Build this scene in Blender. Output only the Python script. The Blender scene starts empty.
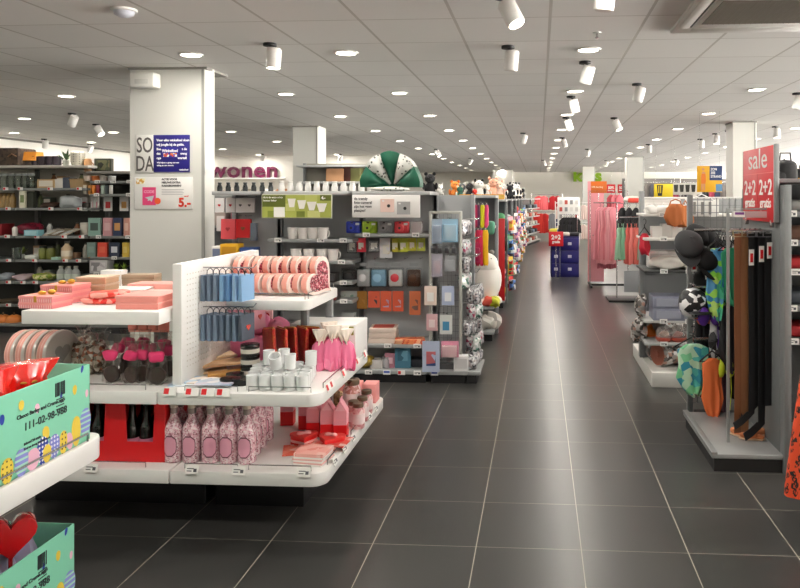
import bpy, bmesh, math, random
from mathutils import Vector, Matrix, Euler
PI = math.pi
R = random.Random(11)
SC = bpy.context.scene
LAMP_W, WORLD_S, UPLIGHT_S, EXPO = 14.0, 1.5, 36.0, 0.04
COL = SC.collection

# ------------------------------------------------------------------ camera frame of the photograph
FPX, CU, CV, EYE = 714.0, 495.0, 198.0, 1.5
YAW = math.radians(3.53)
SN, CS = math.sin(YAW), math.cos(YAW)
def ux(u, Y):
    k = (u - CU) / FPX
    return Y * (k * CS - SN) / (CS + k * SN)
def uy(u, X):
    k = (u - CU) / FPX
    return X * (CS + k * SN) / (k * CS - SN)
def vz(v, X, Y):
    return EYE - (v - CV) * (Y * CS - X * SN) / FPX
def pt(u, v, Y):
    x = ux(u, Y)
    return x, Y, vz(v, x, Y)

# ------------------------------------------------------------------ materials
_M = {}
def lin(h):
    h = h.lstrip('#')
    out = []
    for i in (0, 2, 4):
        c = int(h[i:i + 2], 16) / 255
        out.append(c / 12.92 if c <= .04045 else ((c + .055) / 1.055) ** 2.4)
    return (*out, 1)
def newmat(name):
    m = bpy.data.materials.new(name)
    m.use_nodes = True
    nt = m.node_tree
    b = nt.nodes['Principled BSDF']
    return m, nt, b
def M(hexc, rough=.5, metal=0, spec=.5, coat=0):
    k = ('M', hexc, rough, metal, spec, coat)
    if k not in _M:
        m, nt, b = newmat('paint_' + hexc.strip('#'))
        b.inputs['Base Color'].default_value = lin(hexc)
        b.inputs['Roughness'].default_value = rough
        b.inputs['Metallic'].default_value = metal
        b.inputs['Specular IOR Level'].default_value = spec
        if coat:
            b.inputs['Coat Weight'].default_value = coat
        # a faint mottling so that no surface is perfectly even
        n = nt.nodes.new('ShaderNodeTexNoise'); n.inputs['Scale'].default_value = 14
        mp = nt.nodes.new('ShaderNodeMapRange')
        mp.inputs['To Min'].default_value = max(0.02, rough - .06); mp.inputs['To Max'].default_value = min(1, rough + .06)
        tc = nt.nodes.new('ShaderNodeTexCoord')
        nt.links.new(tc.outputs['Object'], n.inputs['Vector'])
        nt.links.new(n.outputs['Fac'], mp.inputs['Value'])
        nt.links.new(mp.outputs['Result'], b.inputs['Roughness'])
        _M[k] = m
    return _M[k]
def clear(hexc='#ffffff', a=.22, rough=.08):
    k = ('C', hexc, a, rough)
    if k not in _M:
        m, nt, b = newmat('clear_film')
        b.inputs['Base Color'].default_value = lin(hexc)
        b.inputs['Roughness'].default_value = rough
        b.inputs['Alpha'].default_value = a
        _M[k] = m
    return _M[k]
def film(hexc='#ffffff', fac=.1, rough=.12):
    k = ('F', hexc, fac, rough)
    if k not in _M:
        m, nt, b = newmat('clear_cellophane')
        nt.nodes.remove(b)
        tr = nt.nodes.new('ShaderNodeBsdfTransparent'); tr.inputs['Color'].default_value = lin(hexc)
        gl = nt.nodes.new('ShaderNodeBsdfGlossy'); gl.inputs['Roughness'].default_value = rough
        lw = nt.nodes.new('ShaderNodeLayerWeight'); lw.inputs['Blend'].default_value = .3
        mp = nt.nodes.new('ShaderNodeMapRange'); mp.inputs['To Min'].default_value = fac * .5; mp.inputs['To Max'].default_value = min(1, fac * 4)
        nt.links.new(lw.outputs['Fresnel'], mp.inputs['Value'])
        mx = nt.nodes.new('ShaderNodeMixShader'); nt.links.new(mp.outputs['Result'], mx.inputs['Fac']); nt.links.new(tr.outputs[0], mx.inputs[1]); nt.links.new(gl.outputs[0], mx.inputs[2])
        nt.links.new(mx.outputs[0], nt.nodes['Material Output'].inputs['Surface'])
        _M[k] = m
    return _M[k]
def glow(hexc, s):
    k = ('E', hexc, s)
    if k not in _M:
        m, nt, b = newmat('lamp_glow')
        b.inputs['Base Color'].default_value = lin(hexc)
        b.inputs['Emission Color'].default_value = lin(hexc)
        b.inputs['Emission Strength'].default_value = s
        _M[k] = m
    return _M[k]
def ramp(nt, fac, stops, const=True):
    r = nt.nodes.new('ShaderNodeValToRGB')
    cr = r.color_ramp
    cr.interpolation = 'CONSTANT' if const else 'LINEAR'
    while len(cr.elements) < len(stops):
        cr.elements.new(.5)
    for e, (p, c) in zip(cr.elements, stops):
        e.position = p; e.color = lin(c)
    nt.links.new(fac, r.inputs['Fac'])
    return r.outputs['Color']
def cells(cols, scale=20, rough=.4, metal=0, feature='F1', jitter=1, stretch=(1, 1, 1)):
    """random coloured patches: confetti, prints, foil, sequins"""
    k = ('V', tuple(cols), scale, rough, metal, jitter, stretch)
    if k not in _M:
        m, nt, b = newmat('printed_pattern')
        tc = nt.nodes.new('ShaderNodeTexCoord'); mpg = nt.nodes.new('ShaderNodeMapping')
        mpg.inputs['Scale'].default_value = stretch
        v = nt.nodes.new('ShaderNodeTexVoronoi'); v.inputs['Scale'].default_value = scale
        v.inputs['Randomness'].default_value = jitter
        nt.links.new(tc.outputs['Object'], mpg.inputs['Vector']); nt.links.new(mpg.outputs['Vector'], v.inputs['Vector'])
        sp = nt.nodes.new('ShaderNodeSeparateColor'); nt.links.new(v.outputs['Color'], sp.inputs['Color'])
        n = len(cols)
        c = ramp(nt, sp.outputs[0], [(i / n, q) for i, q in enumerate(cols)])
        nt.links.new(c, b.inputs['Base Color'])
        b.inputs['Roughness'].default_value = rough; b.inputs['Metallic'].default_value = metal
        if metal > .3:
            bp = nt.nodes.new('ShaderNodeBump'); bp.inputs['Strength'].default_value = .7; bp.inputs['Distance'].default_value = .004
            nt.links.new(sp.outputs[1], bp.inputs['Height']); nt.links.new(bp.outputs['Normal'], b.inputs['Normal'])
        _M[k] = m
    return _M[k]
def dots(base, dot, scale=30, r=.3, rough=.5, jitter=0.0):
    """spots on a ground colour"""
    k = ('D', base, dot, scale, r, jitter)
    if k not in _M:
        m, nt, b = newmat('spotted_print')
        tc = nt.nodes.new('ShaderNodeTexCoord'); v = nt.nodes.new('ShaderNodeTexVoronoi')
        v.inputs['Scale'].default_value = scale; v.inputs['Randomness'].default_value = jitter
        nt.links.new(tc.outputs['Object'], v.inputs['Vector'])
        c = ramp(nt, v.outputs['Distance'], [(0, dot), (r, base)])
        nt.links.new(c, b.inputs['Base Color']); b.inputs['Roughness'].default_value = rough
        _M[k] = m
    return _M[k]
def stripes(c1, c2, scale=60, axis='X', rough=.5, duty=.5):
    k = ('S', c1, c2, scale, axis, duty)
    if k not in _M:
        m, nt, b = newmat('striped_print')
        tc = nt.nodes.new('ShaderNodeTexCoord'); sx = nt.nodes.new('ShaderNodeSeparateXYZ')
        nt.links.new(tc.outputs['Object'], sx.inputs[0])
        mu = nt.nodes.new('ShaderNodeMath'); mu.operation = 'MULTIPLY'; mu.inputs[1].default_value = scale
        nt.links.new(sx.outputs[axis], mu.inputs[0])
        fr = nt.nodes.new('ShaderNodeMath'); fr.operation = 'FRACT'; nt.links.new(mu.outputs[0], fr.inputs[0])
        c = ramp(nt, fr.outputs[0], [(0, c1), (duty, c2)])
        nt.links.new(c, b.inputs['Base Color']); b.inputs['Roughness'].default_value = rough
        _M[k] = m
    return _M[k]
def leopard():
    k = 'leopard'
    if k not in _M:
        m, nt, b = newmat('leopard_cloth')
        tc = nt.nodes.new('ShaderNodeTexCoord'); v = nt.nodes.new('ShaderNodeTexVoronoi'); v.inputs['Scale'].default_value = 32
        n = nt.nodes.new('ShaderNodeTexNoise'); n.inputs['Scale'].default_value = 40
        mx = nt.nodes.new('ShaderNodeVectorMath'); mx.operation = 'MULTIPLY_ADD'; mx.inputs[1].default_value = (.03, .03, .03)
        nt.links.new(n.outputs['Color'], mx.inputs[0]); nt.links.new(tc.outputs['Object'], mx.inputs[2])
        nt.links.new(mx.outputs[0], v.inputs['Vector'])
        c = ramp(nt, v.outputs['Distance'], [(0, '#c8431c'), (.2, '#1c1210'), (.42, '#d94a22')])
        nt.links.new(c, b.inputs['Base Color']); b.inputs['Roughness'].default_value = .75
        _M[k] = m
    return _M[k]
def grid_floor():
    m, nt, b = newmat('black_floor_tiles')
    L = nt.links
    def mth(op, a=None, bv=None):
        n = nt.nodes.new('ShaderNodeMath'); n.operation = op
        for i, q in enumerate((a, bv)):
            if q is None: continue
            if isinstance(q, (int, float)): n.inputs[i].default_value = q
            else: L.new(q, n.inputs[i])
        return n.outputs[0]
    tc = nt.nodes.new('ShaderNodeTexCoord'); s = nt.nodes.new('ShaderNodeSeparateXYZ'); L.new(tc.outputs['Object'], s.inputs[0])
    T = .45
    fx = mth('DIVIDE', mth('SUBTRACT', s.outputs[0], .18), T); fy = mth('DIVIDE', mth('SUBTRACT', s.outputs[1], 3.06), T)
    def edge(f):
        d = mth('ABSOLUTE', mth('SUBTRACT', mth('FRACT', f), .5))
        return d
    gx = mth('GREATER_THAN', edge(fx), .5 - .0042); gy = mth('GREATER_THAN', edge(fy), .5 - .0032)
    g = mth('MAXIMUM', gx, mth('MULTIPLY', gy, .8))
    cmb = nt.nodes.new('ShaderNodeCombineXYZ'); L.new(mth('FLOOR', fx), cmb.inputs[0]); L.new(mth('FLOOR', fy), cmb.inputs[1])
    wn = nt.nodes.new('ShaderNodeTexWhiteNoise'); L.new(cmb.outputs[0], wn.inputs['Vector'])
    nz = nt.nodes.new('ShaderNodeTexNoise'); nz.inputs['Scale'].default_value = 1.2; nz.inputs['Detail'].default_value = 1
    L.new(tc.outputs['Object'], nz.inputs['Vector'])
    base = ramp(nt, mth('ADD', mth('MULTIPLY', wn.outputs['Value'], .5), mth('MULTIPLY', nz.outputs['Fac'], .5)), [(0, '#353534'), (1, '#3f3e3c')], const=False)
    mix = nt.nodes.new('ShaderNodeMix'); mix.data_type = 'RGBA'
    L.new(g, mix.inputs['Factor']); L.new(base, mix.inputs['A']); mix.inputs['B'].default_value = lin('#a8a496')
    L.new(mix.outputs['Result'], b.inputs['Base Color'])
    ro = nt.nodes.new('ShaderNodeMapRange'); L.new(nz.outputs['Fac'], ro.inputs['Value'])
    ro.inputs['To Min'].default_value = .28; ro.inputs['To Max'].default_value = .3
    L.new(mth('ADD', ro.outputs['Result'], mth('MULTIPLY', g, .4)), b.inputs['Roughness'])
    bp = nt.nodes.new('ShaderNodeBump'); bp.inputs['Strength'].default_value = .15; bp.inputs['Distance'].default_value = .002; bp.invert = True
    L.new(g, bp.inputs['Height']); L.new(bp.outputs['Normal'], b.inputs['Normal'])
    return m
def grid_ceiling():
    m, nt, b = newmat('ceiling_tiles')
    L = nt.links
    def mth(op, a=None, bv=None):
        n = nt.nodes.new('ShaderNodeMath'); n.operation = op
        for i, q in enumerate((a, bv)):
            if q is None: continue
            if isinstance(q, (int, float)): n.inputs[i].default_value = q
            else: L.new(q, n.inputs[i])
        return n.outputs[0]
    tc = nt.nodes.new('ShaderNodeTexCoord'); s = nt.nodes.new('ShaderNodeSeparateXYZ'); L.new(tc.outputs['Object'], s.inputs[0])
    fx = mth('DIVIDE', mth('SUBTRACT', s.outputs[0], .07), .615); fy = mth('DIVIDE', mth('SUBTRACT', s.outputs[1], 4.55), .69)
    ed = lambda f: mth('ABSOLUTE', mth('SUBTRACT', mth('FRACT', f), .5))
    gx = mth('GREATER_THAN', ed(fx), .5 - .016); gy = mth('GREATER_THAN', ed(fy), .5 - .009)
    g = mth('MAXIMUM', gx, gy)
    nz = nt.nodes.new('ShaderNodeTexNoise'); nz.inputs['Scale'].default_value = 180; L.new(tc.outputs['Object'], nz.inputs['Vector'])
    cmb = nt.nodes.new('ShaderNodeCombineXYZ'); L.new(mth('FLOOR', fx), cmb.inputs[0]); L.new(mth('FLOOR', fy), cmb.inputs[1])
    wn = nt.nodes.new('ShaderNodeTexWhiteNoise'); L.new(cmb.outputs[0], wn.inputs['Vector'])
    base = ramp(nt, wn.outputs['Value'], [(0, '#f0eeea'), (1, '#f6f4f0')], const=False)
    mix = nt.nodes.new('ShaderNodeMix'); mix.data_type = 'RGBA'
    L.new(g, mix.inputs['Factor']); L.new(base, mix.inputs['A']); mix.inputs['B'].default_value = lin('#cfcbc4')
    L.new(mix.outputs['Result'], b.inputs['Base Color'])
    b.inputs['Roughness'].default_value = .7
    bp = nt.nodes.new('ShaderNodeBump'); bp.inputs['Strength'].default_value = .3; bp.inputs['Distance'].default_value = .004; bp.invert = True
    L.new(g, bp.inputs['Height']); L.new(bp.outputs['Normal'], b.inputs['Normal'])
    return m

WHITE = M('#f2f1ee', .35); WHITEM = M('#e9e9e6', .5); GREY = M('#8b8d8e', .45, .2); DGREY = M('#55585a', .45, .1)
LGREY = M('#b9bbbb', .4, .3); STEEL = M('#b8b8b8', .25, .9); BLACK = M('#141416', .5); RED = M('#d3141c', .4)
SHELFGREY = M('#a3a6a6', .4, .25); PANELGREY = M('#8b8e90', .55); PAPER = M('#f4f3ef', .7); DARKBACK = M('#3b3d3e', .6)

# ------------------------------------------------------------------ mesh building
class MB:
    def __init__(s): s.v, s.f, s.m = [], [], []
    def add(s, vs, fs, mi=0, T=None):
        o = len(s.v)
        if T is not None: vs = [tuple(T @ Vector(q)) for q in vs]
        s.v += vs
        for f in fs:
            s.f.append([o + i for i in f]); s.m.append(mi)
        return s
    def box(s, x0, x1, y0, y1, z0, z1, mi=0, T=None):
        vs = [(x, y, z) for z in (z0, z1) for y in (y0, y1) for x in (x0, x1)]
        return s.add(vs, [(0, 2, 3, 1), (4, 5, 7, 6), (0, 1, 5, 4), (2, 6, 7, 3), (0, 4, 6, 2), (1, 3, 7, 5)], mi, T)
    def cbox(s, cx, cy, z0, w, d, h, mi=0, T=None):
        return s.box(cx - w / 2, cx + w / 2, cy - d / 2, cy + d / 2, z0, z0 + h, mi, T)
    def taper(s, w0, d0, w1, d1, z0, z1, mi=0, T=None):
        vs = []
        for (w, d, z) in ((w0, d0, z0), (w1, d1, z1)):
            vs += [(-w / 2, -d / 2, z), (w / 2, -d / 2, z), (-w / 2, d / 2, z), (w / 2, d / 2, z)]
        return s.add(vs, [(0, 2, 3, 1), (4, 5, 7, 6), (0, 1, 5, 4), (2, 6, 7, 3), (0, 4, 6, 2), (1, 3, 7, 5)], mi, T)
    def lathe(s, prof, n=20, mi=0, T=None, closed=False):
        vs, fs = [], []
        k = len(prof)
        for (r, z) in prof:
            for i in range(n):
                a = 2 * PI * i / n
                vs.append((max(r, 1e-4) * math.cos(a), max(r, 1e-4) * math.sin(a), z))
        for j in range(k - 1):
            for i in range(n):
                i2 = (i + 1) % n
                fs.append((j * n + i, j * n + i2, (j + 1) * n + i2, (j + 1) * n + i))
        if closed:
            for i in range(n):
                i2 = (i + 1) % n
                fs.append(((k - 1) * n + i, (k - 1) * n + i2, i2, i))
        else:
            fs.append(tuple(range(n - 1, -1, -1))); fs.append(tuple((k - 1) * n + i for i in range(n)))
        return s.add(vs, fs, mi, T)
    def cyl(s, r, z0, z1, n=18, mi=0, T=None): return s.lathe([(r, z0), (r, z1)], n, mi, T)
    def tube(s, pts, r, n=6, mi=0, T=None, rect=None):
        pts = [Vector(p) for p in pts]
        vs, fs = [], []
        up = Vector((0, 0, 1))
        prev = None
        for i, p in enumerate(pts):
            t = (pts[min(i + 1, len(pts) - 1)] - pts[max(i - 1, 0)]).normalized()
            a = prev - t * prev.dot(t) if prev is not None else (up.cross(t) if abs(up.dot(t)) < .95 else Vector((1, 0, 0)).cross(t))
            if a.length < 1e-5: a = Vector((1, 0, 0))
            a.normalize(); prev = a; b = t.cross(a)
            for j in range(n):
                g = 2 * PI * (j + .5) / n
                ca, sa = math.cos(g), math.sin(g)
                if rect:
                    q = p + a * (rect[0] * (1 if ca > 0 else -1)) + b * (rect[1] * (1 if sa > 0 else -1))
                else:
                    q = p + a * (r * ca) + b * (r * sa)
                vs.append(tuple(q))
        for i in range(len(pts) - 1):
            for j in range(n):
                j2 = (j + 1) % n
                fs.append((i * n + j, i * n + j2, (i + 1) * n + j2, (i + 1) * n + j))
        fs.append(tuple(range(n - 1, -1, -1))); fs.append(tuple((len(pts) - 1) * n + j for j in range(n)))
        return s.add(vs, fs, mi, T)
    def prism(s, poly, y0, y1, mi=0, T=None, mside=None):
        """poly in x,z; extruded along y"""
        n = len(poly)
        vs = [(x, y0, z) for x, z in poly] + [(x, y1, z) for x, z in poly]
        s.add(vs, [tuple(range(n)), tuple(range(2 * n - 1, n - 1, -1))], mi, T)
        o = len(s.v) - 2 * n
        for i in range(n):
            s.f.append([o + i, o + n + i, o + n + (i + 1) % n, o + (i + 1) % n]); s.m.append(mi if mside is None else mside)
        return s
    def blob(s, cx, cy, cz, rx, ry, rz, amp=.08, seed=0, nu=16, nv=10, e=1.0, mi=0, T=None):
        q = random.Random(seed)
        ph = [(q.uniform(1, 4), q.uniform(1, 4), q.uniform(0, 6), q.uniform(0, 6)) for _ in range(4)]
        vs, fs = [], []
        def sg(x): return math.copysign(abs(x) ** e, x)
        for j in range(nv + 1):
            t = -PI / 2 + PI * j / nv
            for i in range(nu):
                a = 2 * PI * i / nu
                d = 1 + amp * sum(math.sin(round(k1) * a + p1) * math.cos(k2 * t + p2) for k1, k2, p1, p2 in ph) / 2
                vs.append((cx + rx * d * sg(math.cos(t)) * sg(math.cos(a)), cy + ry * d * sg(math.cos(t)) * sg(math.sin(a)), cz + rz * d * sg(math.sin(t))))
        for j in range(nv):
            for i in range(nu):
                i2 = (i + 1) % nu
                fs.append((j * nu + i, j * nu + i2, (j + 1) * nu + i2, (j + 1) * nu + i))
        return s.add(vs, fs, mi, T)
    def garment(s, prof, depth, fold=.01, k=7, n=36, seed=0, mi=0, T=None):
        """hanging cloth: prof = [(z, half_width)], closed thin volume with vertical folds growing downwards"""
        q = random.Random(seed); ph = q.uniform(0, 6); ph2 = q.uniform(0, 6)
        vs, fs = [], []
        zt, zb = prof[0][0], prof[-1][0]
        for (z, w) in prof:
            g = (zt - z) / (zt - zb + 1e-6)
            for i in range(n):
                a = 2 * PI * i / n
                x = w * math.cos(a)
                y = depth * (.5 + .5 * g) * math.sin(a) + fold * g * math.sin(k * math.cos(a) * 2.2 + ph) + fold * .5 * g * math.sin(11 * math.cos(a) + ph2)
                vs.append((x, y, z + .012 * g * math.sin(5 * math.cos(a) + ph2)))
        for j in range(len(prof) - 1):
            for i in range(n):
                i2 = (i + 1) % n
                fs.append((j * n + i, (j + 1) * n + i, (j + 1) * n + i2, j * n + i2))
        fs.append(tuple(range(n))); fs.append(tuple((len(prof) - 1) * n + i for i in range(n - 1, -1, -1)))
        return s.add(vs, fs, mi, T)
    def mesh(s, mats, bevel=0, seg=2, smooth=35, sub=0):
        me = bpy.data.meshes.new('m')
        me.from_pydata(s.v, [], s.f)
        if not isinstance(mats, (list, tuple)): mats = [mats]
        for q in mats: me.materials.append(q)
        me.polygons.foreach_set('material_index', [min(i, len(mats) - 1) for i in s.m])
        bm = bmesh.new(); bm.from_mesh(me)
        bmesh.ops.recalc_face_normals(bm, faces=bm.faces)
        if bevel:
            ed = [e for e in bm.edges if e.is_manifold and e.calc_face_angle(0) > .6]
            bmesh.ops.bevel(bm, geom=ed, offset=bevel, segments=seg, affect='EDGES', profile=.5, clamp_overlap=True)
        if sub:
            bmesh.ops.subdivide_edges(bm, edges=bm.edges, cuts=sub, use_grid_fill=True)
        bm.to_mesh(me); bm.free()
        if smooth:
            me.polygons.foreach_set('use_smooth', [True] * len(me.polygons))
            me.set_sharp_from_angle(angle=math.radians(smooth))
        me.update()
        return me

def text_mesh(txt, size, mat, ext=.0006, align='LEFT', bold=0, sx=1.0, spacing=1.0, lead=1.0):
    k = ('T', txt, size, mat.name, ext, align, bold, sx, spacing, lead)
    if k in _M: return _M[k]
    cu = bpy.data.curves.new('t', 'FONT')
    cu.body = txt; cu.size = size; cu.extrude = ext; cu.align_x = align; cu.offset = bold; cu.space_character = spacing; cu.space_line = lead
    cu.resolution_u = 3
    o = bpy.data.objects.new('t', cu)
    COL.objects.link(o)
    bpy.context.view_layer.update()
    me = bpy.data.meshes.new_from_object(o.evaluated_get(bpy.context.evaluated_depsgraph_get()))
    bpy.data.objects.remove(o); bpy.data.curves.remove(cu)
    me.transform(Matrix.Scale(sx, 4, (1, 0, 0)) if sx != 1 else Matrix.Identity(4))
    me.transform(Matrix.Rotation(PI / 2, 4, 'X'))          # stands upright, faces -y
    me.materials.clear(); me.materials.append(mat)
    _M[k] = me
    return me

# ------------------------------------------------------------------ objects
_NAMES = {}
def link(name, data, parent=None, loc=(0, 0, 0), rot=(0, 0, 0), s=None):
    o = bpy.data.objects.new(name, data)
    COL.objects.link(o)
    if parent: o.parent = parent
    o.location = loc; o.rotation_euler = rot
    if s is not None: o.scale = s if isinstance(s, (tuple, list)) else (s, s, s)
    return o
_SEEN = {}
def tag(o, label, cat, group=None):
    o['label'] = label; o['category'] = cat
    if group: o['group'] = group
    n = len(label.split())
    if n < 4 or n > 16: print('LABELLEN', n, label)
    _SEEN.setdefault(label, []).append(o.name)
    return o
def part(name, mesh, parent, loc=(0, 0, 0), rot=(0, 0, 0), label=None):
    o = link(name, mesh, parent, loc, rot)
    if label: o['label'] = label
    return o
def struct(name, mesh, loc=(0, 0, 0), rot=(0, 0, 0), parent=None):
    o = link(name, mesh, parent, loc, rot)
    if parent is None: o['kind'] = 'structure'
    return o
def place(pr, name, label, cat, loc, rz=0, group=None, rx=0, ry=0, s=None, recol=None):
    """one thing made from a prototype: list of (part name, mesh, index of the parent part or None[, loc[, rot]])"""
    if len(pr) == 1:
        o = link(name, pr[0][1], None, loc, (rx, ry, rz), s)
    else:
        o = link(name, None, None, loc, (rx, ry, rz), s)
        o.empty_display_size = .05
        made = []
        for q in pr:
            pn, me, pi = q[:3]
            c = link(pn, me, o if pi is None else made[pi], q[3] if len(q) > 3 else (0, 0, 0), q[4] if len(q) > 4 else (0, 0, 0))
            made.append(c)
    tag(o, label, cat, group)
    return o
class Frame:
    """local frame of a fixture: x along its front, y into its depth, z up"""
    def __init__(s, x, y, rz=0): s.x, s.y, s.rz = x, y, rz; s.c, s.s = math.cos(rz), math.sin(rz)
    def w(s, x, y, z=0): return (s.x + s.c * x - s.s * y, s.y + s.s * x + s.c * y, z)
ORD = ['first', 'second', 'third', 'fourth', 'fifth', 'sixth', 'seventh', 'eighth', 'ninth', 'tenth', 'eleventh', 'twelfth',
       'thirteenth', 'fourteenth', 'fifteenth', 'sixteenth', 'seventeenth', 'eighteenth', 'nineteenth', 'twentieth']

_P = {}
def memo(fn):
    def g(*a, **k):
        key = (fn.__name__, repr(a), repr(sorted(k.items())))
        if key not in _P: _P[key] = fn(*a, **k)
        return _P[key]
    return g
# ------------------------------------------------------------------ goods (each stands on z=0 or hangs with its top at z=0; front is -y)
@memo
def carton(w, d, h, col, front=None, lid=None, bev=.002):
    b = MB().cbox(0, 0, 0, w, d, h)
    out = [('carton', b.mesh(col, bev), None)]
    if front:
        out.append(('front_label', MB().box(-w * .4, w * .4, -d / 2 - .0015, -d / 2 + .0005, h * .18, h * .84).mesh(front, .0004, 1), None))
    if lid:
        out.append(('lid', MB().cbox(0, 0, h * .72, w + .006, d + .006, h * .285).mesh(lid, bev), None))
    return out
@memo
def hangcard(w, h, d, card, blister=None, art=None, head=.2):
    """hanging pack: printed card with a blister or a picture; top at z=0"""
    b = MB().box(-w / 2, w / 2, -.0012, .0012, -h, 0)
    out = [('card', b.mesh(card, .0005, 1), None)]
    if blister:
        m = MB().box(-w * .42, w * .42, -d, -.001, -h * .94, -h * (head + .04))
        out.append(('blister', m.mesh(blister, min(.006, d * .4, w * .1)), None))
    if art:
        m = MB().box(-w * .27, w * .27, -.0035, -.001, -h * .8, -h * (head + .14))
        out.append(('printed_picture', m.mesh(art, .0005, 1), None))
    return out
@memo
def pouch(w, h, d, bag, header=None, seed=0):
    """soft bag hanging from a folded header card"""
    m = MB().blob(0, 0, -h * .58, w / 2, d / 2, h * .44, .1, seed, 14, 8, .55)
    out = [('bag', m.mesh(bag, 0, smooth=60), None)]
    if header:
        out.append(('header_card', MB().box(-w / 2, w / 2, -.003, .003, -h * .2, 0).mesh(header, .001, 1), None))
    return out
@memo
def bottle(h, r, glass, neck=.3, cap=None, label=None, lab=(.18, .5), shoulder=.62):
    nr = r * neck
    p = [(r * .85, 0), (r, h * .02), (r, h * shoulder), (r * .88, h * (shoulder + .06)), (nr * 1.15, h * (shoulder + .2)), (nr, h * .88), (nr, h * .97), (nr * .8, h * .97)]
    out = [('bottle', MB().lathe(p, 18).mesh(glass, smooth=50), None)]
    if cap: out.append(('cap', MB().cyl(nr * 1.2, h * .9, h, 14).mesh(cap, .001), None))
    if label: out.append(('paper_label', MB().lathe([(r + .0004, h * lab[0]), (r + .0012, h * lab[0]), (r + .0012, h * lab[1]), (r + .0004, h * lab[1])], 18).mesh(label), None))
    return out
@memo
def jar(h, r, body, lid, label=None):
    p = [(r * .9, 0), (r, h * .04), (r, h * .7), (r * .75, h * .82), (r * .75, h * .86)]
    out = [('jar', MB().lathe(p, 18).mesh(body, smooth=50), None), ('lid', MB().lathe([(r * .82, h * .84), (r * .84, h * .86), (r * .84, h * .98), (r * .78, h)], 18).mesh(lid), None)]
    if label: out.append(('paper_label', MB().lathe([(r + .0004, h * .2), (r + .0012, h * .2), (r + .0012, h * .6), (r + .0004, h * .6)], 18).mesh(label), None))
    return out
@memo
def cup(h, r, col, handle=False, taper=.85):
    p = [(r * taper * .8, 0), (r * taper, h * .03), (r, h), (r * .9, h), (r * taper * .88, h * .1), (0.001, h * .08)]
    out = [('cup', MB().lathe(p, 24).mesh(col, smooth=50), None)]
    if handle:
        pts = [(r * .9 + .35 * r * math.sin(t), 0, h * .5 + h * .3 * math.cos(t)) for t in [PI * i / 8 for i in range(9)]]
        out.append(('handle', MB().tube(pts, r * .1, 6).mesh(col), None))
    return out
@memo
def tin(h, r, body, lid, band=None):
    out = [('tin', MB().cyl(r, 0, h, 24).mesh(body, .001), None), ('lid', MB().cyl(r * 1.03, h * .72, h * 1.01, 24).mesh(lid, .0015), None)]
    if band: out.append(('paper_band', MB().lathe([(r, h * .2), (r + .001, h * .2), (r + .001, h * .6), (r, h * .6)], 24).mesh(band), None))
    return out
def heart2d(s, n=28):
    out = []
    for i in range(n):
        t = 2 * PI * i / n
        out.append((s * 16 * math.sin(t) ** 3 / 34, s * (13 * math.cos(t) - 5 * math.cos(2 * t) - 2 * math.cos(3 * t) - math.cos(4 * t)) / 34))
    return out
@memo
def heartbox(s, d, side, rim, window):
    """heart-shaped gift box standing up, glitter window on its -y face; centred"""
    return [('box', MB().prism(heart2d(s), -d * .35, d / 2).mesh(side, smooth=30), None),
            ('lid', MB().prism(heart2d(s * 1.025), -d / 2, -d * .32).mesh(rim, smooth=30), None),
            ('glitter_window', MB().prism(heart2d(s * .82), -d / 2 - .0015, -d / 2 + .001).mesh(window, smooth=30), None)]
@memo
def giftbag(w, h, d, col, side=None, handle=None, motif=None):
    b = MB().taper(w * .96, d, w, d * .7, -h, 0)
    out = [('bag', b.mesh(col, .001, 1), None)]
    if handle:
        pts = [(-w * .22, -d * .3, -.005), (-w * .2, -d * .3, h * .14), (-w * .08, -d * .25, h * .22), (w * .08, -d * .25, h * .22), (w * .2, -d * .3, h * .14), (w * .22, -d * .3, -.005)]
        out.append(('rope_handle', MB().tube(pts, .002, 5).mesh(handle), None))
    if motif:
        out.append(('printed_motif', MB().prism([(x, z - h * .5) for x, z in heart2d(w * .32)], -d * .48 - .003, -d * .46).mesh(motif), None))
    return out
@memo
def cello(w, h, disc, filmm, tie, seed=0):
    """flat round sweet in a clear bag with a coloured tie card"""
    r = w * .4
    T = Matrix.Translation((0, 0, r * 1.02)) @ Matrix.Rotation(PI / 2, 4, 'X')
    fm = MB()
    fm.garment([(h, w * .42), (h * .93, w * .36), (h * .72, w * .3), (h * .62, w * .44), (h * .3, w * .5), (.002, w * .5)], w * .3, .006, 4, 26, seed)
    return [('chocolate_disc', MB().lathe([(r * .9, -.012), (r, -.008), (r, .008), (r * .9, .012), (r * .6, .014)], 22, 0, T).mesh(disc), None),
            ('clear_bag', fm.mesh(filmm, smooth=60), None),
            ('tie_card', MB().blob(0, -.012, h * .67, w * .38, .016, h * .125, .16, seed, 14, 8, .7).mesh(tie, smooth=60), None)]
@memo
def milkbox(w, h, top, low, seal):
    """carton with a gable top"""
    d = w
    b = MB().cbox(0, 0, 0, w, d, h * .36)
    t = MB().prism([(-w / 2, h * .36), (w / 2, h * .36), (w / 2, h * .7), (0.003, h * .94), (0.003, h), (-.003, h), (-.003, h * .94), (-w / 2, h * .7)], -d / 2, d / 2)
    g = MB().prism([(-w * .36, h * .715), (w * .36, h * .715), (0, h * .91)], -d / 2 - .001, -d / 2 + .001)
    return [('lower_carton', b.mesh(low, .001, 1), None), ('gable_top', t.mesh(top, .001, 1), None), ('gable_fold', g.mesh(seal), None)]
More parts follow.
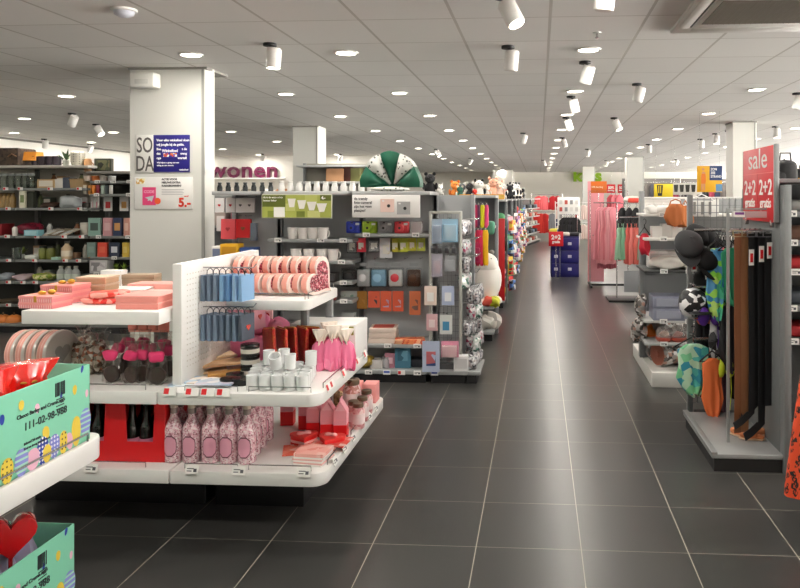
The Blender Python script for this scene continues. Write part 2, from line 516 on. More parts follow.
@memo
def crate(w, d, h, col):
    """display tray with a notched front"""
    t = .006
    m = MB()
    m.box(-w / 2, w / 2, -d / 2, d / 2, 0, t)
    m.box(-w / 2, w / 2, d / 2 - t, d / 2, 0, h)
    f = [(-w / 2, 0), (w / 2, 0), (w / 2, h * .9), (w * .3, h), (w * .26, h * .32), (-w * .26, h * .32), (-w * .3, h), (-w / 2, h * .9)]
    m.prism(f, -d / 2, -d / 2 + t)
    for sx in (-1, 1):
        x = sx * (w / 2 - t / 2)
        m.box(x - t / 2, x + t / 2, -d / 2 + t, d / 2 - t, 0, h)
    return [('tray', m.mesh(col, .001, 1), None)]
@memo
def cushion(w, h, d, col, seed=0, e=.5):
    return [('cushion', MB().blob(0, 0, h / 2, w / 2, d / 2, h / 2, .05, seed, 20, 12, e).mesh(col, smooth=80), None)]
@memo
def softlump(w, d, h, col, seed=0, amp=.22, e=.8):
    return [('bundle', MB().blob(0, 0, h / 2, w / 2, d / 2, h / 2, amp, seed, 22, 14, e).mesh(col, smooth=80), None)]
@memo
def camera_toy(col, dark, w=.125):
    h = w * .8; d = w * .5
    b = MB().cbox(0, 0, 0, w, d, h)
    T = Matrix.Translation((-w * .12, -d / 2, h * .46)) @ Matrix.Rotation(PI / 2, 4, 'X')
    ln = MB().lathe([(w * .3, -.002), (w * .29, w * .1), (w * .22, w * .16), (w * .1, w * .165)], 24, 0, T)
    gl = MB().lathe([(w * .085, w * .14), (w * .085, w * .176)], 16, 0, T)
    fl = MB().cbox(w * .28, -d / 2, h * .68, w * .26, .008, h * .2)
    vf = MB().cbox(-w * .1, -d / 2, h * .84, w * .16, .006, h * .1)
    gr = MB().cbox(w * .36, -d / 2, h * .1, w * .18, .016, h * .5)
    return [('camera_body', b.mesh(col, .012, 3), None), ('lens_ring', ln.mesh(col), 0), ('lens', gl.mesh(dark), 0), ('flash_window', fl.mesh(M('#d8dcdc', .2), .002), 0),
            ('viewfinder', vf.mesh(dark, .001), 0), ('grip', gr.mesh(col, .006), 0)]
@memo
def camera_case(w, h, shell, filmm, cam=None):
    """clear hanging bag with a rounded camera case in it"""
    c = MB().cbox(0, 0, -h * .97, w * .9, .05, h * .7)
    T = Matrix.Translation((-w * .05, -.022, -h * .6)) @ Matrix.Rotation(PI / 2, 4, 'X')
    ln = MB().lathe([(w * .28, -.002), (w * .26, .014), (w * .14, .02)], 20, 0, T)
    return [('case', c.mesh(shell, .016, 3), None), ('lens_bulge', ln.mesh(cam or shell), 0),
            ('clear_bag', MB().box(-w / 2, w / 2, -.036, .03, -h, -h * .2).mesh(filmm, .008), None),
            ('header_card', MB().box(-w * .3, w * .3, -.002, .002, -h * .12, 0).mesh(M('#9da0a2', .5), .0005, 1), None)]
@memo
def hanger_mesh(w=.4, mat=None):
    m = MB()
    m.tube([(0, 0, 0), (.018, 0, .018), (.016, 0, .04), (0, 0, .05), (-.012, 0, .042)], .0028, 5)
    m.tube([(0, 0, .002), (0, 0, -.02), (-w / 2, 0, -.085)], .005, 5)
    m.tube([(0, 0, -.02), (w / 2, 0, -.085)], .005, 5)
    m.tube([(-w / 2, 0, -.085), (w / 2, 0, -.085)], .003, 5)
    return m.mesh(mat or BLACK)
@memo
def dress(col, L, w0=.17, w1=.3, depth=.05, fold=.02, seed=0, straps=True, k=7):
    """garment on a hanger; hook of the hanger at z=.05, shoulders just below 0"""
    m = MB()
    prof = ([(-.1, w0 * .75)] if straps else [(-.012, w0 * .22), (-.03, w0 * .5), (-.075, w0 * .98)]) + [(-.14, w0), (-.3 * L - .05, w0 * .86), (-.5 * L, w0 + (w1 - w0) * .45), (-.8 * L, w0 + (w1 - w0) * .8), (-L, w1)]
    m.garment(prof, depth, fold, k, 44, seed)
    out = [('hanger', hanger_mesh(w0 * 2.0), None), ('garment', m.mesh(col, smooth=80), None)]
    if straps:
        s = MB()
        for sx in (-1, 1): s.tube([(sx * w0 * .5, .0, -.04), (sx * w0 * .55, -depth * .3, -.12)], .006, 5)
        out.append(('strap', s.mesh(col), None))
    return out
@memo
def swimtop(col, w=.2, h=.24, cut=.3, seed=0):
    m = MB().garment([(-.07, w * .18), (-.1, w * .42), (-.1 - h * .35, w * .38), (-.1 - h * .62, w * .46), (-.1 - h * .85, w * .3), (-.1 - h, w * .12)], .035, .014, 4, 28, seed)
    return [('hanger', hanger_mesh(w * 1.05), None), ('swimsuit', m.mesh(col, smooth=80), None)]
@memo
def bikini(col, w=.2, seed=0):
    m = MB()
    for sx in (-1, 1):
        m.blob(sx * w * .22, -.01, -.14, w * .2, .03, .06, .06, seed, 14, 8)
    st = MB()
    for sx in (-1, 1): st.tube([(sx * w * .24, 0, -.1), (sx * w * .3, 0, -.07)], .003, 5)
    st.tube([(-w * .45, 0, -.16), (w * .45, 0, -.16)], .004, 5)
    st.tube([(w * .3, 0, -.16), (w * .34, 0, -.3), (w * .3, .01, -.42)], .003, 5)
    return [('hanger', hanger_mesh(w * 1.0), None), ('cups', m.mesh(col, smooth=80), None), ('strings', st.mesh(col), None)]
@memo
def belt(L, w, col, buckle, curl=0):
    pts = [(0, 0, -.02 - L * i / 14) for i in range(15)]
    pts = [(x, y + .003 * math.sin(i * .5), z) for i, (x, y, z) in enumerate(pts)]
    if curl: pts += [(-.03, -.01, -L - .03), (-.09, -.03, -L - .055), (-.15, -.05, -L - .07)]
    m = MB().tube(pts, .01, 4, rect=(.0022, w / 2))
    bk = MB()
    for z0, z1 in ((0, -.005), (-.035, -.04)): bk.box(-w * .7, w * .7, -.003, .003, z1, z0)
    for sx in (-1, 1): bk.box(sx * w * .7 - .0025, sx * w * .7 + .0025, -.003, .003, -.04, 0)
    return [('strap', m.mesh(col, smooth=50), None), ('buckle', bk.mesh(buckle, .0008, 1), None)]
@memo
def basket(w, d, h, col, seed=0):
    m = MB().taper(w * .9, d * .9, w, d, 0, h)
    r = MB()
    T = None
    pts = [(-w / 2, -d / 2, h), (w / 2, -d / 2, h), (w / 2, d / 2, h), (-w / 2, d / 2, h), (-w / 2, -d / 2, h)]
    r.tube(pts, .006, 6)
    return [('basket', m.mesh(col, .004), None), ('rim', r.mesh(col), None)]
@memo
def plush(body, ear, h=.3, seed=0, muzzle=None):
    """sitting soft toy"""
    b = MB().blob(0, 0, h * .28, h * .24, h * .2, h * .28, .04, seed, 16, 10)
    hd = MB().blob(0, -h * .04, h * .7, h * .22, h * .19, h * .2, .03, seed + 1, 16, 10)
    ear_ = [MB().blob(sx * h * .17, 0, h * .9, h * .075, h * .04, h * .08, .02, seed, 10, 8).mesh(ear, smooth=80) for sx in (-1, 1)]
    leg_ = [MB().blob(sx * h * .19, -h * .2, h * .09, h * .09, h * .16, h * .09, .02, seed, 12, 8).mesh(ear, smooth=80) for sx in (-1, 1)]
    arm_ = [MB().blob(sx * h * .26, -h * .08, h * .38, h * .07, h * .09, h * .15, .02, seed, 12, 8).mesh(ear, smooth=80) for sx in (-1, 1)]
    eye_ = [MB().blob(sx * h * .08, -h * .22, h * .74, h * .025, h * .02, h * .025, 0, 0, 8, 6).mesh(BLACK) for sx in (-1, 1)]
    mz = MB().blob(0, -h * .2, h * .65, h * .09, h * .07, h * .065, .02, seed, 12, 8)
    return [('body', b.mesh(body, smooth=80), None), ('head', hd.mesh(body, smooth=80), None), ('muzzle', mz.mesh(muzzle or body, smooth=80), 1)] + [('ear', q, 1) for q in ear_] + [('eye', q, 1) for q in eye_] + [('leg', q, None) for q in leg_] + [('arm', q, None) for q in arm_]
@memo
def potplant(h, pot, leaf, seed=0, n=22):
    q = random.Random(seed)
    m = MB().lathe([(h * .13, 0), (h * .17, h * .3), (h * .15, h * .3), (h * .12, h * .05)], 18)
    f = MB()
    for i in range(n):
        a = q.uniform(0, 6.28); e = q.uniform(.3, 1.4); L = h * q.uniform(.3, .65)
        d = Vector((math.cos(a) * math.cos(e), math.sin(a) * math.cos(e), math.sin(e)))
        sd = d.cross(Vector((0, 0, 1))).normalized() * h * .06
        p0 = Vector((0, 0, h * .28)); p1 = p0 + d * L * .6; p2 = p0 + d * L
        nz = Vector((0, 0, h * .012))
        f.add([tuple(p0), tuple(p1 - sd + nz), tuple(p2), tuple(p1 + sd + nz)], [(0, 1, 2, 3)])
    return [('pot', m.mesh(pot), None), ('foliage', f.mesh(leaf, smooth=0), None)]
@memo
def book(w, h, d, cover, art=None):
    out = [('cover', MB().box(-w / 2, w / 2, -d / 2, d / 2, 0, h).mesh(cover, .0015, 1), None)]
    if art: out.append(('printed_picture', MB().box(-w * .32, w * .32, -d / 2 - .0012, -d / 2, h * .3, h * .72).mesh(art, .0004, 1), None))
    return out
@memo
def foiltin(r, L, wrap, endm, seed=0):
    """log rolled in crinkled film lying along x"""
    T = Matrix.Translation((0, 0, r)) @ Matrix.Rotation(PI / 2, 4, 'Y')
    m = MB().lathe([(r * .94, -L / 2), (r, -L / 2 + .01), (r, L / 2 - .01), (r * .94, L / 2)], 22, 0, T)
    e = MB().lathe([(r * .9, -L / 2 - .004), (r * .9, -L / 2 + .002)], 22, 0, T)
    e.lathe([(r * .3, -L / 2 - .014), (r * .3, -L / 2)], 16, 0, T)
    return [('roll', m.mesh(wrap), None), ('end_cap', e.mesh(endm), None)]
@memo
def capmesh(col, r=.08):
    c = MB().blob(0, 0, r * .55, r, r * 1.08, r * .75, .03, 3, 22, 12)
    v = []
    n = 16
    for i in range(n + 1):
        a = -PI * .08 - PI * .84 * i / n
        v.append((r * .98 * math.cos(a), r * .98 * math.sin(a)))
    o = [(1.0 * x, y - .065 * math.sin(PI * i / n)) for i, (x, y) in enumerate(v)]
    b = MB()
    vs = [(x, y, r * .2) for x, y in v] + [(x, y, r * .12) for x, y in o] + [(x, y, r * .2 + .004) for x, y in v] + [(x, y, r * .12 + .004) for x, y in o]
    k = n + 1
    fs = []
    for i in range(n):
        fs += [(i, i + 1, k + i + 1, k + i), (2 * k + i, 3 * k + i, 3 * k + i + 1, 2 * k + i + 1), (k + i, k + i + 1, 3 * k + i + 1, 3 * k + i)]
    b.add(vs, fs)
    bt = MB().blob(0, 0, r * 1.28, .009, .009, .006, 0, 0, 8, 6)
    return [('crown', c.mesh(col, smooth=80), None), ('brim', b.mesh(col, smooth=60), None), ('button', bt.mesh(col), None)]
@memo
def hat_pack(w, h, d, col, seed=0):
    return [('pack', MB().blob(0, 0, h / 2, w / 2, d / 2, h / 2, .1, seed, 16, 10, .4).mesh(col, smooth=60), None)]
@memo
def folded(w, d, h, col, seed=0):
    m = MB().blob(0, 0, h / 2, w / 2, d / 2, h / 2, .04, seed, 20, 8, .35)
    return [('folded_cloth', m.mesh(col, smooth=60), None)]
@memo
def shoe(col, sole):
    s = MB().blob(0, 0, .012, .045, .125, .012, .02, 1, 18, 6, .7)
    u = MB().blob(0, .03, .045, .04, .085, .04, .05, 2, 16, 10, .8); u.blob(0, -.06, .03, .036, .055, .024, .02, 3, 14, 8)
    return [('sole', s.mesh(sole), None), ('upper', u.mesh(col, smooth=80), None)]

# ------------------------------------------------------------------ shop fixtures
TICKET = MB().box(-.03, .03, -.003, 0, -.018, .018).box(-.022, .008, -.0036, -.003, .002, .006, 1).box(-.022, .0, -.0036, -.003, -.008, -.004, 1).box(.008, .022, -.0036, -.003, -.01, .004, 1).mesh([PAPER, M('#5a5a60', .6)], 0)
TICKETR = MB().box(-.03, .03, -.003, 0, -.018, .018).box(-.027, -.004, -.0036, -.003, -.012, .013, 1).mesh([PAPER, RED], 0)
TICKETB = MB().box(-.03, .03, -.003, 0, -.018, .018).box(-.025, .025, -.0036, -.003, -.004, .012, 1).mesh([PAPER, M('#4a62b8', .5)], 0)
HOOK = MB().tube([(0, 0, 0), (0, -.2, 0), (0, -.21, .012)], .0028, 5).mesh(STEEL)
HOOKS = MB().tube([(0, 0, 0), (0, -.13, 0), (0, -.14, .01)], .0028, 5).mesh(STEEL)
def shelving(name, label, cat, fr, W, D, H, shelves, plinth=.1, mat=SHELFGREY, back=DARKBACK, post=PANELGREY, bays=1, ticket=None, tk=.5, group=None, th=.028, kick=BLACK, top=None, seed=0, no_back=False):
    """shelving run: shelves = [(z, depth)] measured on the shelf's upper face; returns the root"""
    q = random.Random(seed + int(W * 100))
    o = link(name, None, None, fr.w(0, 0, 0), (0, 0, fr.rz)); tag(o, label, cat, group)
    if not no_back:
        part('back_panel', MB().box(0, W, D - .03, D, plinth, H).mesh(back), o)
    for i in range(bays + 1):
        x = W * i / bays
        part('upright', MB().box(x - .02, x + .02, D - .075, D + .005, 0, H + .004).mesh(post, .003), o)
    part('base_deck', MB().box(0.001, W - .001, 0, D - .08, plinth - .03, plinth).mesh(mat, .003), o)
    part('kick_plate', MB().box(.02, W - .02, .02, D - .08, 0, plinth - .03).mesh(kick), o)
    for b in range(bays):
        bw = W / bays
        for (z, d) in shelves:
            s = part('shelf', MB().box(b * bw + .004, (b + 1) * bw - .004, D - d, D - .03, z - th, z).mesh(mat, .003), o)
            if ticket:
                n = max(1, int(bw / .16))
                for i in range(n):
                    if q.random() < tk:
                        part('price_ticket', ticket, s, (b * bw + bw * (i + .5) / n + q.uniform(-.02, .02), D - d - .001, z - .008))
    if top:
        part('top_board', MB().box(-.02, W + .02, 0, D, H, H + .03).mesh(top, .003), o)
    return o
def hooks(o, pts, mesh=None):
    for p in pts: part('hook', mesh or HOOK, o, p)
# ================================================================== THE SETTING
H = 2.65
XL, XR, YF, YB = -10.0, 12.0, 32.0, -3.0
wallm = M('#e9e6de', .6)
fl = struct('floor', MB().box(XL, XR, YB, YF, -.1, 0).mesh(grid_floor(), smooth=0))
ce = struct('ceiling', MB().box(XL, XR, YB, YF, H, H + .1).mesh(grid_ceiling(), smooth=0))
struct('wall_left', MB().box(XL - .1, XL, YB, YF, 0, H).mesh(wallm))
wr = struct('window_added_1', MB().box(XR, XR + .06, YB, YF, 0, .12).box(XR, XR + .06, YB, YF, H - .12, H).mesh(M('#8a8c8c', .4, .4)))  # unseen glazed side, added in place of a wall to let light in
for k in range(13): part('mullion', MB().box(XR, XR + .06, YB + 2.9 * k - .03, YB + 2.9 * k + .03, .12, H - .12).mesh(M('#8a8c8c', .4, .4)), wr)
part('glass', MB().box(XR + .02, XR + .03, YB, YF, .12, H - .12).mesh(clear('#ffffff', .04, .02)), wr)
struct('wall_far', MB().box(XL, XR, YF, YF + .1, 0, H).mesh(M('#f0ede4', .6)))
struct('wall_front_added', MB().box(XL, XR, YB - .1, YB, 0, H).mesh(wallm))  # unseen wall behind the camera, added to keep frontal light off the goods
struct('wall_partition', MB().box(XL, -3.6, 19, 19.12, 0, H).mesh(wallm))
struct('trim_left', MB().box(XL, XL + .03, YB, YF, H - .05, H - .012).mesh(M('#6b6862', .6)))
struct('wall_projecting', MB().box(-1.9, -1.1, 29.2, YF, 0, H).mesh(wallm))
# clad pillars
pil = M('#d6d6d0', .4)
def pillar(i, x0, x1, y0, y1, cham=.0, m=pil, poly=None):
    o = link('pillar_%d' % i, None); o['kind'] = 'structure'
    c = cham
    poly = poly or [(x0, y0), (x1 - c, y0), (x1, y0 + c), (x1, y1), (x0, y1)]
    b = MB(); n = len(poly)
    b.add([(x, y, 0) for x, y in poly] + [(x, y, H) for x, y in poly], [tuple(range(n - 1, -1, -1)), tuple(range(n, 2 * n))] + [(k, (k + 1) % n, n + (k + 1) % n, n + k) for k in range(n)])
    b.v = b.v
    part('cladding', b.mesh(m, 0, smooth=20), o)
    part('edge_profile', MB().box(x1 - c - .012, x1 - c + .012, y0 - .004, y0 + .01, 0, H).mesh(M('#9d9d98', .4)), o)
    part('ceiling_collar', MB().box(x0 - .012, x1 - c * .3 + .006, y0 - .012, y1 + .012, H - .02, H).mesh(M('#8d8b86', .5)), o)
    return o
pa, pb_, pc = ux(130, 6.1), ux(203, 6.1), ux(214.5, 6.22)
pillar(1, pa, pc, 6.1, 6.5, pc - pb_, pil, [(pa, 6.1), (pb_, 6.1), (pc, 6.22), (pc - .06, 6.34), (pc - .2, 6.5), (pa, 6.5)])
pillar(2, ux(293, 11.2), ux(316, 11.2) + .04, 11.2, 11.6, .03)
pillar(3, ux(733, 10.9), ux(757, 10.9), 10.9, 11.3, .03)
pillar(4, ux(627, 20), ux(644, 20), 20, 20.45, .02)
pillar(5, ux(583, 26), ux(595, 26), 26, 26.4, .02)

# ------------------------------------------------------------------ recessed downlights on their regular grid
ring = MB().lathe([(.074, H - .001), (.098, H - .001), (.094, H - .012), (.078, H - .012)], 28, closed=True).mesh(M('#e8e6e2', .4))
diff = MB().lathe([(.0005, H - .006), (.077, H - .006), (.077, H - .002), (.0005, H - .002)], 24).mesh(glow('#fff3dc', 26))
ring.transform(Matrix.Translation((0, 0, -H))); diff.transform(Matrix.Translation((0, 0, -H)))
LX = [-9.2, -7.4, -5.3, -2.78, -1.52, .38, 2.29, 4.2, 6.1, 8.2]
LY = [1.25, 3.4] + [5.55 + 2.15 * k for k in range(12)]
RXW = ['hard against the wall of homeware', 'over the homeware aisle', 'over the homeware shelving', 'over the photo counter row, outer line', 'over the photo counter row, inner line', 'over the main aisle', 'over the sale rack line', 'over the clothing floor', 'over the deep clothing floor', 'near the far side wall']
for i, y in enumerate(LY):
    for j, x in enumerate(LX):
        if y < 5 and x < -7.5: continue
        o = place([('trim_ring', ring, None), ('diffuser', diff, None)], 'downlight', 'round recessed ceiling downlight, %s from the shop front, %s' % (ORD[i], RXW[j]), 'ceiling light', (x, y, H), group='recessed ceiling downlights')
        li = bpy.data.lights.new('downlight_lamp', 'AREA'); li.shape = 'DISK'; li.size = .15; li.energy = LAMP_W; li.color = (1, .95, .875)
        lo = link('downlight_lamp', li, None, (x, y, H - .02))

# ------------------------------------------------------------------ adjustable spotlights
@memo
def spot_head(on):
    m = MB().lathe([(.05, -.115), (.053, -.11), (.053, .025), (.045, .035)], 22)
    em = MB().lathe([(.043, -.1165), (.043, -.113)], 20)
    return m.mesh(M('#eceae6', .35), smooth=40), em.mesh(glow('#fff2da', 30) if on else M('#ddd9d0', .3))
SPB = MB().cyl(.05, H - .02, H, 20).mesh(BLACK, .002); SPB.transform(Matrix.Translation((0, 0, -H)))
SPA = MB().tube([(0, 0, -.015), (.02, 0, -.035), (.03, 0, -.06)], .009, 6).mesh(BLACK)
SPOTS = [  # u, v, ceiling distance, tilt x, tilt y, lit, where
    (503, 2, 4.05, -.25, -.45, 1, 'nearest the front over the aisle'), (270, 52, 5.2, 0, .05, 1, 'straight down beside the large pillar'),
    (508, 48, 5.4, .1, .1, 0, 'hanging upright beyond the nearest aisle spotlight'), (600, -22, 3.7, .1, .1, 0, 'at the front edge by the air unit'),
    (585, 64, 6.05, .3, .25, 0, 'above the aisle next to the first aisle downlight'), (637, 86, 7.25, .1, .25, 0, 'to the side of the aisle over the sale rack'),
    (571, 97, 8.1, .2, -.2, 0, 'third along the aisle track'), (566, 118, 10.2, .2, -.3, 1, 'fourth along the aisle track'), (614, 119, 10.3, -.2, -.4, 1, 'turned to the clothes beside the aisle'),
    (562, 138, 13.6, .2, -.3, 1, 'fifth along the aisle track'), (587, 150, 16.8, .2, .2, 1, 'sixth along the aisle, turned outward'), (648, 145, 15.4, .1, 0, 0, 'high over the summer clothes'),
    (72, 110, 9.3, .25, .55, 0, 'turned to the homeware shelves, nearer one'), (96, 122, 10.7, -.1, -.6, 1, 'turned to the homeware shelves, with a lit face'), (44, 137, 13.3, .2, .2, 0, 'over the homeware wall near the baskets'),
    (90, 142, 14.6, .2, .4, 0, 'over the homeware wall near the plants'), (728, 133, 12.4, .0, -.6, 1, 'turned at the rear right pillar'), (797, 96, 8, .1, .3, 0, 'at the edge over the side shelves'),
    (700, 140, 14.1, 0, 0, 0, 'over the swimwear poster'), (715, 135, 12.9, 0, 0, 1, 'just beyond the rear pillar spotlight'), (775, 128, 11.7, 0, 0, 1, 'lit over the bags on the side shelving'),
    (436, 149, 16.6, -.1, -.5, 1, 'over the toy shelves'), (262, 156, 18.2, .2, .4, 0, 'over the large letters on the partition'), (340, 157, 18.4, .1, .3, 0, 'over the brown carton'),
    (523, 133, 12.6, .2, .3, 0, 'over the toy aisle end'), (543, 160, 21.6, .2, -.4, 1, 'deep in the aisle, lit'), (606, 160, 22, .1, .3, 1, 'deep over the pink clothes'),
    (676, 160, 21.5, .1, .3, 0, 'deep behind the swimwear poster'), (470, 158, 20.5, .1, .4, 1, 'deep over the soft toys')]
for (u, v, Y, rx, ry, on, where) in SPOTS:
    x = ux(u, Y)
    o = place([('ceiling_base', SPB, None), ('swivel_arm', SPA, None), ('lamp_head', spot_head(on)[0], None, (.03, 0, -.07), (rx, ry, 0)), ('lamp_face', spot_head(on)[1], 2)], 'spotlight',
              'white cylindrical ceiling spotlight %s' % where, 'spotlight', (x, Y, H), group='adjustable ceiling spotlights')
    if on and Y < 17:
        li = bpy.data.lights.new('spotlight_lamp', 'SPOT'); li.energy = 55; li.spot_size = 1.0; li.spot_blend = .6; li.shadow_soft_size = .045; li.color = (1, .93, .83)
        e = Euler((rx, ry, 0)); d = e.to_matrix() @ Vector((0, 0, -.14))
        lo = link('spotlight_lamp', li, None, (x + .03 + d.x, Y + d.y, H - .075 + d.z), (rx, ry, 0))

# ------------------------------------------------------------------ air cassette, sprinkler, sensors
o = link('air_conditioner', None, None, (1.37, 4.38, H)); tag(o, 'white square ceiling air cassette with a dark centre grille', 'air conditioner')
o.rotation_euler = (0, 0, 0)
part('panel', MB().box(-.48, .48, -.56, .56, -.03, 0).mesh(M('#e6e3de', .4), .012), o)
part('intake_frame', MB().box(-.36, .36, -.3, .3, -.036, -.028).mesh(M('#d8d5cf', .4), .004), o)
g = MB().box(-.33, .33, -.27, .27, -.037, -.034)
gr = part('intake_grille', g.mesh(M('#2a2825', .7)), o)
sl = MB()
for k in range(26): sl.box(-.33, .33, -.27 + k * .0208, -.2665 + k * .0208, -.042, -.036)
for k in range(20): sl.box(-.33 + k * .034, -.329 + k * .034, -.27, .27, -.041, -.037)
part('grille_bars', sl.mesh(M('#8a8278', .5)), gr)
for sx, nm in ((-1, 0), (1, 0)):
    fp = part('air_flap', MB().box(sx * .42 - .035, sx * .42 + .035, -.4, .4, -.034, -.028).mesh(M('#dedbd5', .4), .004), o)
    part('slot', MB().box(sx * .38 - .005, sx * .38 + .005, -.36, .36, -.0345, -.03).mesh(BLACK), fp)
for sy in (-1, 1):
    fp = part('air_flap', MB().box(-.36, .36, sy * .44 - .04, sy * .44 + .04, -.034, -.028).mesh(M('#dedbd5', .4), .004), o)
place([('base', MB().cyl(.03, -.006, 0, 18).mesh(WHITEM), None), ('nozzle', MB().cyl(.008, -.035, -.006, 10).mesh(STEEL), None), ('deflector', MB().cyl(.014, -.038, -.034, 12).mesh(STEEL), None)], 'sprinkler',
      'small chrome sprinkler in the ceiling beside the air cassette', 'sprinkler', (ux(597, 5), 5.0, H))
place([('base', MB().cyl(.075, -.015, 0, 24).mesh(WHITEM, .003), None), ('dome', MB().lathe([(.06, -.015), (.055, -.035), (.03, -.048), (.001, -.05)], 24).mesh(M('#c9cbd6', .3), smooth=60), None)], 'smoke_detector',
      'round smoke detector on the ceiling above the pillar', 'smoke detector', (ux(124, 4.2), 4.2, H))
place([('housing', MB().cbox(0, -.06, -.17, .22, .12, .13).mesh(M('#e3e2dc', .4), .015, 3), None), ('lens_strip', MB().cbox(0, -.122, -.14, .12, .004, .04).mesh(M('#cfcec8', .3), .001), None)], 'sensor_box',
      'white plastic sensor box at the top of the large pillar', 'sensor', (ux(149, 6.1), 6.1, H - .02))
# ------------------------------------------------------------------ posters on the large pillar
Yp = 6.1
def board_at(u0, u1, v0, v1, Y, th=.008):
    x0, x1 = ux(u0, Y), ux(u1, Y); zt, zb = vz(v0, (x0 + x1) / 2, Y), vz(v1, (x0 + x1) / 2, Y)
    return x0, x1, zb, zt
x0, x1, zb, zt = board_at(137, 154, 135, 172, Yp)
o = link('sign_panel', None, None, (x0, Yp, zb)); tag(o, 'white sign panel with tall grey letters SO DA on the pillar', 'sign')
w, h = x1 - x0, zt - zb
part('board', MB().box(0, w, -.012, 0, 0, h).mesh(M('#e8e7e2', .5), .002), o)
for k, t in enumerate(('SO', 'DA')):
    part('lettering', text_mesh(t, h * .58, M('#5e5a58', .6), .001, 'CENTER', .0015, .62), o, (w * .5, -.0135, h * (.53 - .5 * k)))
x0, x1, zb, zt = board_at(154, 190, 135, 172, Yp)
o = link('poster', None, None, (x0, Yp, zb)); tag(o, 'dark blue poster with white lines of text on the pillar', 'poster')
w, h = x1 - x0, zt - zb
part('sheet', MB().box(0, w, -.01, 0, 0, h).mesh(M('#251f7c', .45), .001), o)
wt = M('#f4f4fa', .5)
for k, t in enumerate(('Voor elke winkelbed doen', 'wij jonglis bij de gelde.')):
    part('lettering', text_mesh(t, h * .085, wt, .0008, 'LEFT', .0012, 1.0), o, (w * .09, -.0115, h * (.83 - .12 * k)))
for k, (a, bb) in enumerate((('Bes', 't de'), ('dat', 'weng'), ('oge', 'wortel!'))):
    part('lettering', text_mesh(a, h * .085, wt, .0008, 'LEFT', .0012), o, (w * .09, -.0115, h * (.59 - .12 * k)))
    part('lettering', text_mesh(bb, h * .085, wt, .0008, 'RIGHT', .0012), o, (w * .93, -.0115, h * (.59 - .12 * k)))
for k, t in enumerate(('Wij helpen u graag met een', 'uitleg en een nieuwe.')):
    part('lettering', text_mesh(t, h * .055, wt, .0008, 'LEFT', .0006), o, (w * .1, -.0115, h * (.235 - .075 * k)))
part('lettering', text_mesh('winkelbed', h * .06, wt, .0008, 'RIGHT', .001), o, (w * .97, -.0115, h * .04))
st = part('sticker', MB().box(w * .25, w * .68, -.0135, -.0095, h * .38, h * .66).mesh(M('#2b2594', .4)), o)
part('lettering', text_mesh('Winkelbed', h * .1, wt, .0008, 'CENTER', .0015), st, (w * .465, -.0145, h * .54))
part('picture_band', MB().box(w * .28, w * .66, -.0145, -.0135, h * .41, h * .51).mesh(cells(['#e8a04a', '#f2f2f6', '#7b6bc8', '#d85a3a', '#2b2594'], 60, .5)), st)
x0, x1, zb, zt = board_at(135, 193, 177, 209, Yp)
o = link('poster', None, None, (x0, Yp, zb)); tag(o, 'white offer poster with a pink card and red price 5 on the pillar', 'poster')
w, h = x1 - x0, zt - zb
part('sheet', MB().box(0, w, -.008, 0, 0, h).mesh(M('#ecebe7', .5), .001), o)
dk = M('#4b4a50', .6); rd = M('#d83a22', .5)
for k, t in enumerate(('ACTIE VOOR', 'NIEUWE EXTRA', 'KADOBONNEN?')):
    part('lettering', text_mesh(t, h * .085, dk, .0006, 'LEFT', .001), o, (w * .47, -.0092, h * (.9 - .1 * k)))
for k in range(4):
    part('text_line', MB().box(w * .47, w * (.85 - .02 * (k % 2)), -.009, -.008, h * (.6 - .05 * k), h * (.615 - .05 * k)).mesh(M('#a9a8aa', .6)), o)
part('picture', MB().box(w * .03, w * .18, -.0095, -.0075, h * .78, h * .95).mesh(cells(['#f0e6b8', '#e8c860', '#f4f2e6', '#d8a850'], 50, .5)), o)
c = part('pink_card', MB().box(w * .14, w * .37, -.0105, -.0075, h * .12, h * .68).mesh(M('#e0447c', .45)), o)
part('lettering', text_mesh('CODE', h * .12, M('#f4a8c4', .5), .0006, 'CENTER', .001), c, (w * .255, -.0115, h * .5))
part('drawing', MB().prism([(w * .18, h * .36), (w * .34, h * .42), (w * .3, h * .22), (w * .27, h * .28), (w * .23, h * .25), (w * .24, h * .31)], -.012, -.0105).mesh(M('#c9d0d2', .4)), c)
T = Matrix.Translation((w * .4, -.0095, h * .25)) @ Matrix.Rotation(PI / 2, 4, 'X')
part('orange_badge', MB().cyl(h * .1, -.001, .002, 20, 0, T).mesh(M('#e85a2c', .5)), o)
part('price', text_mesh('5.-', h * .38, rd, .0008, 'RIGHT', .004), o, (w * .97, -.0092, h * .08))
part('price_caption', text_mesh('vanaf', h * .07, rd, .0006, 'RIGHT', .0005), o, (w * .93, -.0092, h * .38))

# ------------------------------------------------------------------ large letters on the partition wall and other wall signs
Yw = 18.98
o = link('wall_lettering', None, None, (ux(214, Yw), Yw, vz(178, ux(240, Yw), Yw))); tag(o, 'large plum coloured letters reading wonen above a white ledge', 'lettering')
part('letters', text_mesh('wonen', .6, M('#5e0c38', .4), .018, 'LEFT', .011, 1.14, 1.04), o, (-.12, -.06, .02))
part('ledge', MB().box(-.1, 2.0, -.16, 0, -.03, 0).mesh(WHITE), o)
o = link('wall_lettering', None, None, (ux(573, 31.9), 31.9, vz(181, ux(590, 31.9), 31.9))); tag(o, 'bright green letters reading kids on the rear wall', 'lettering')
part('letters', text_mesh('kids', .72, M('#8fb81a', .4), .04, 'LEFT', .03, 1.1), o, (0, -.05, 0))
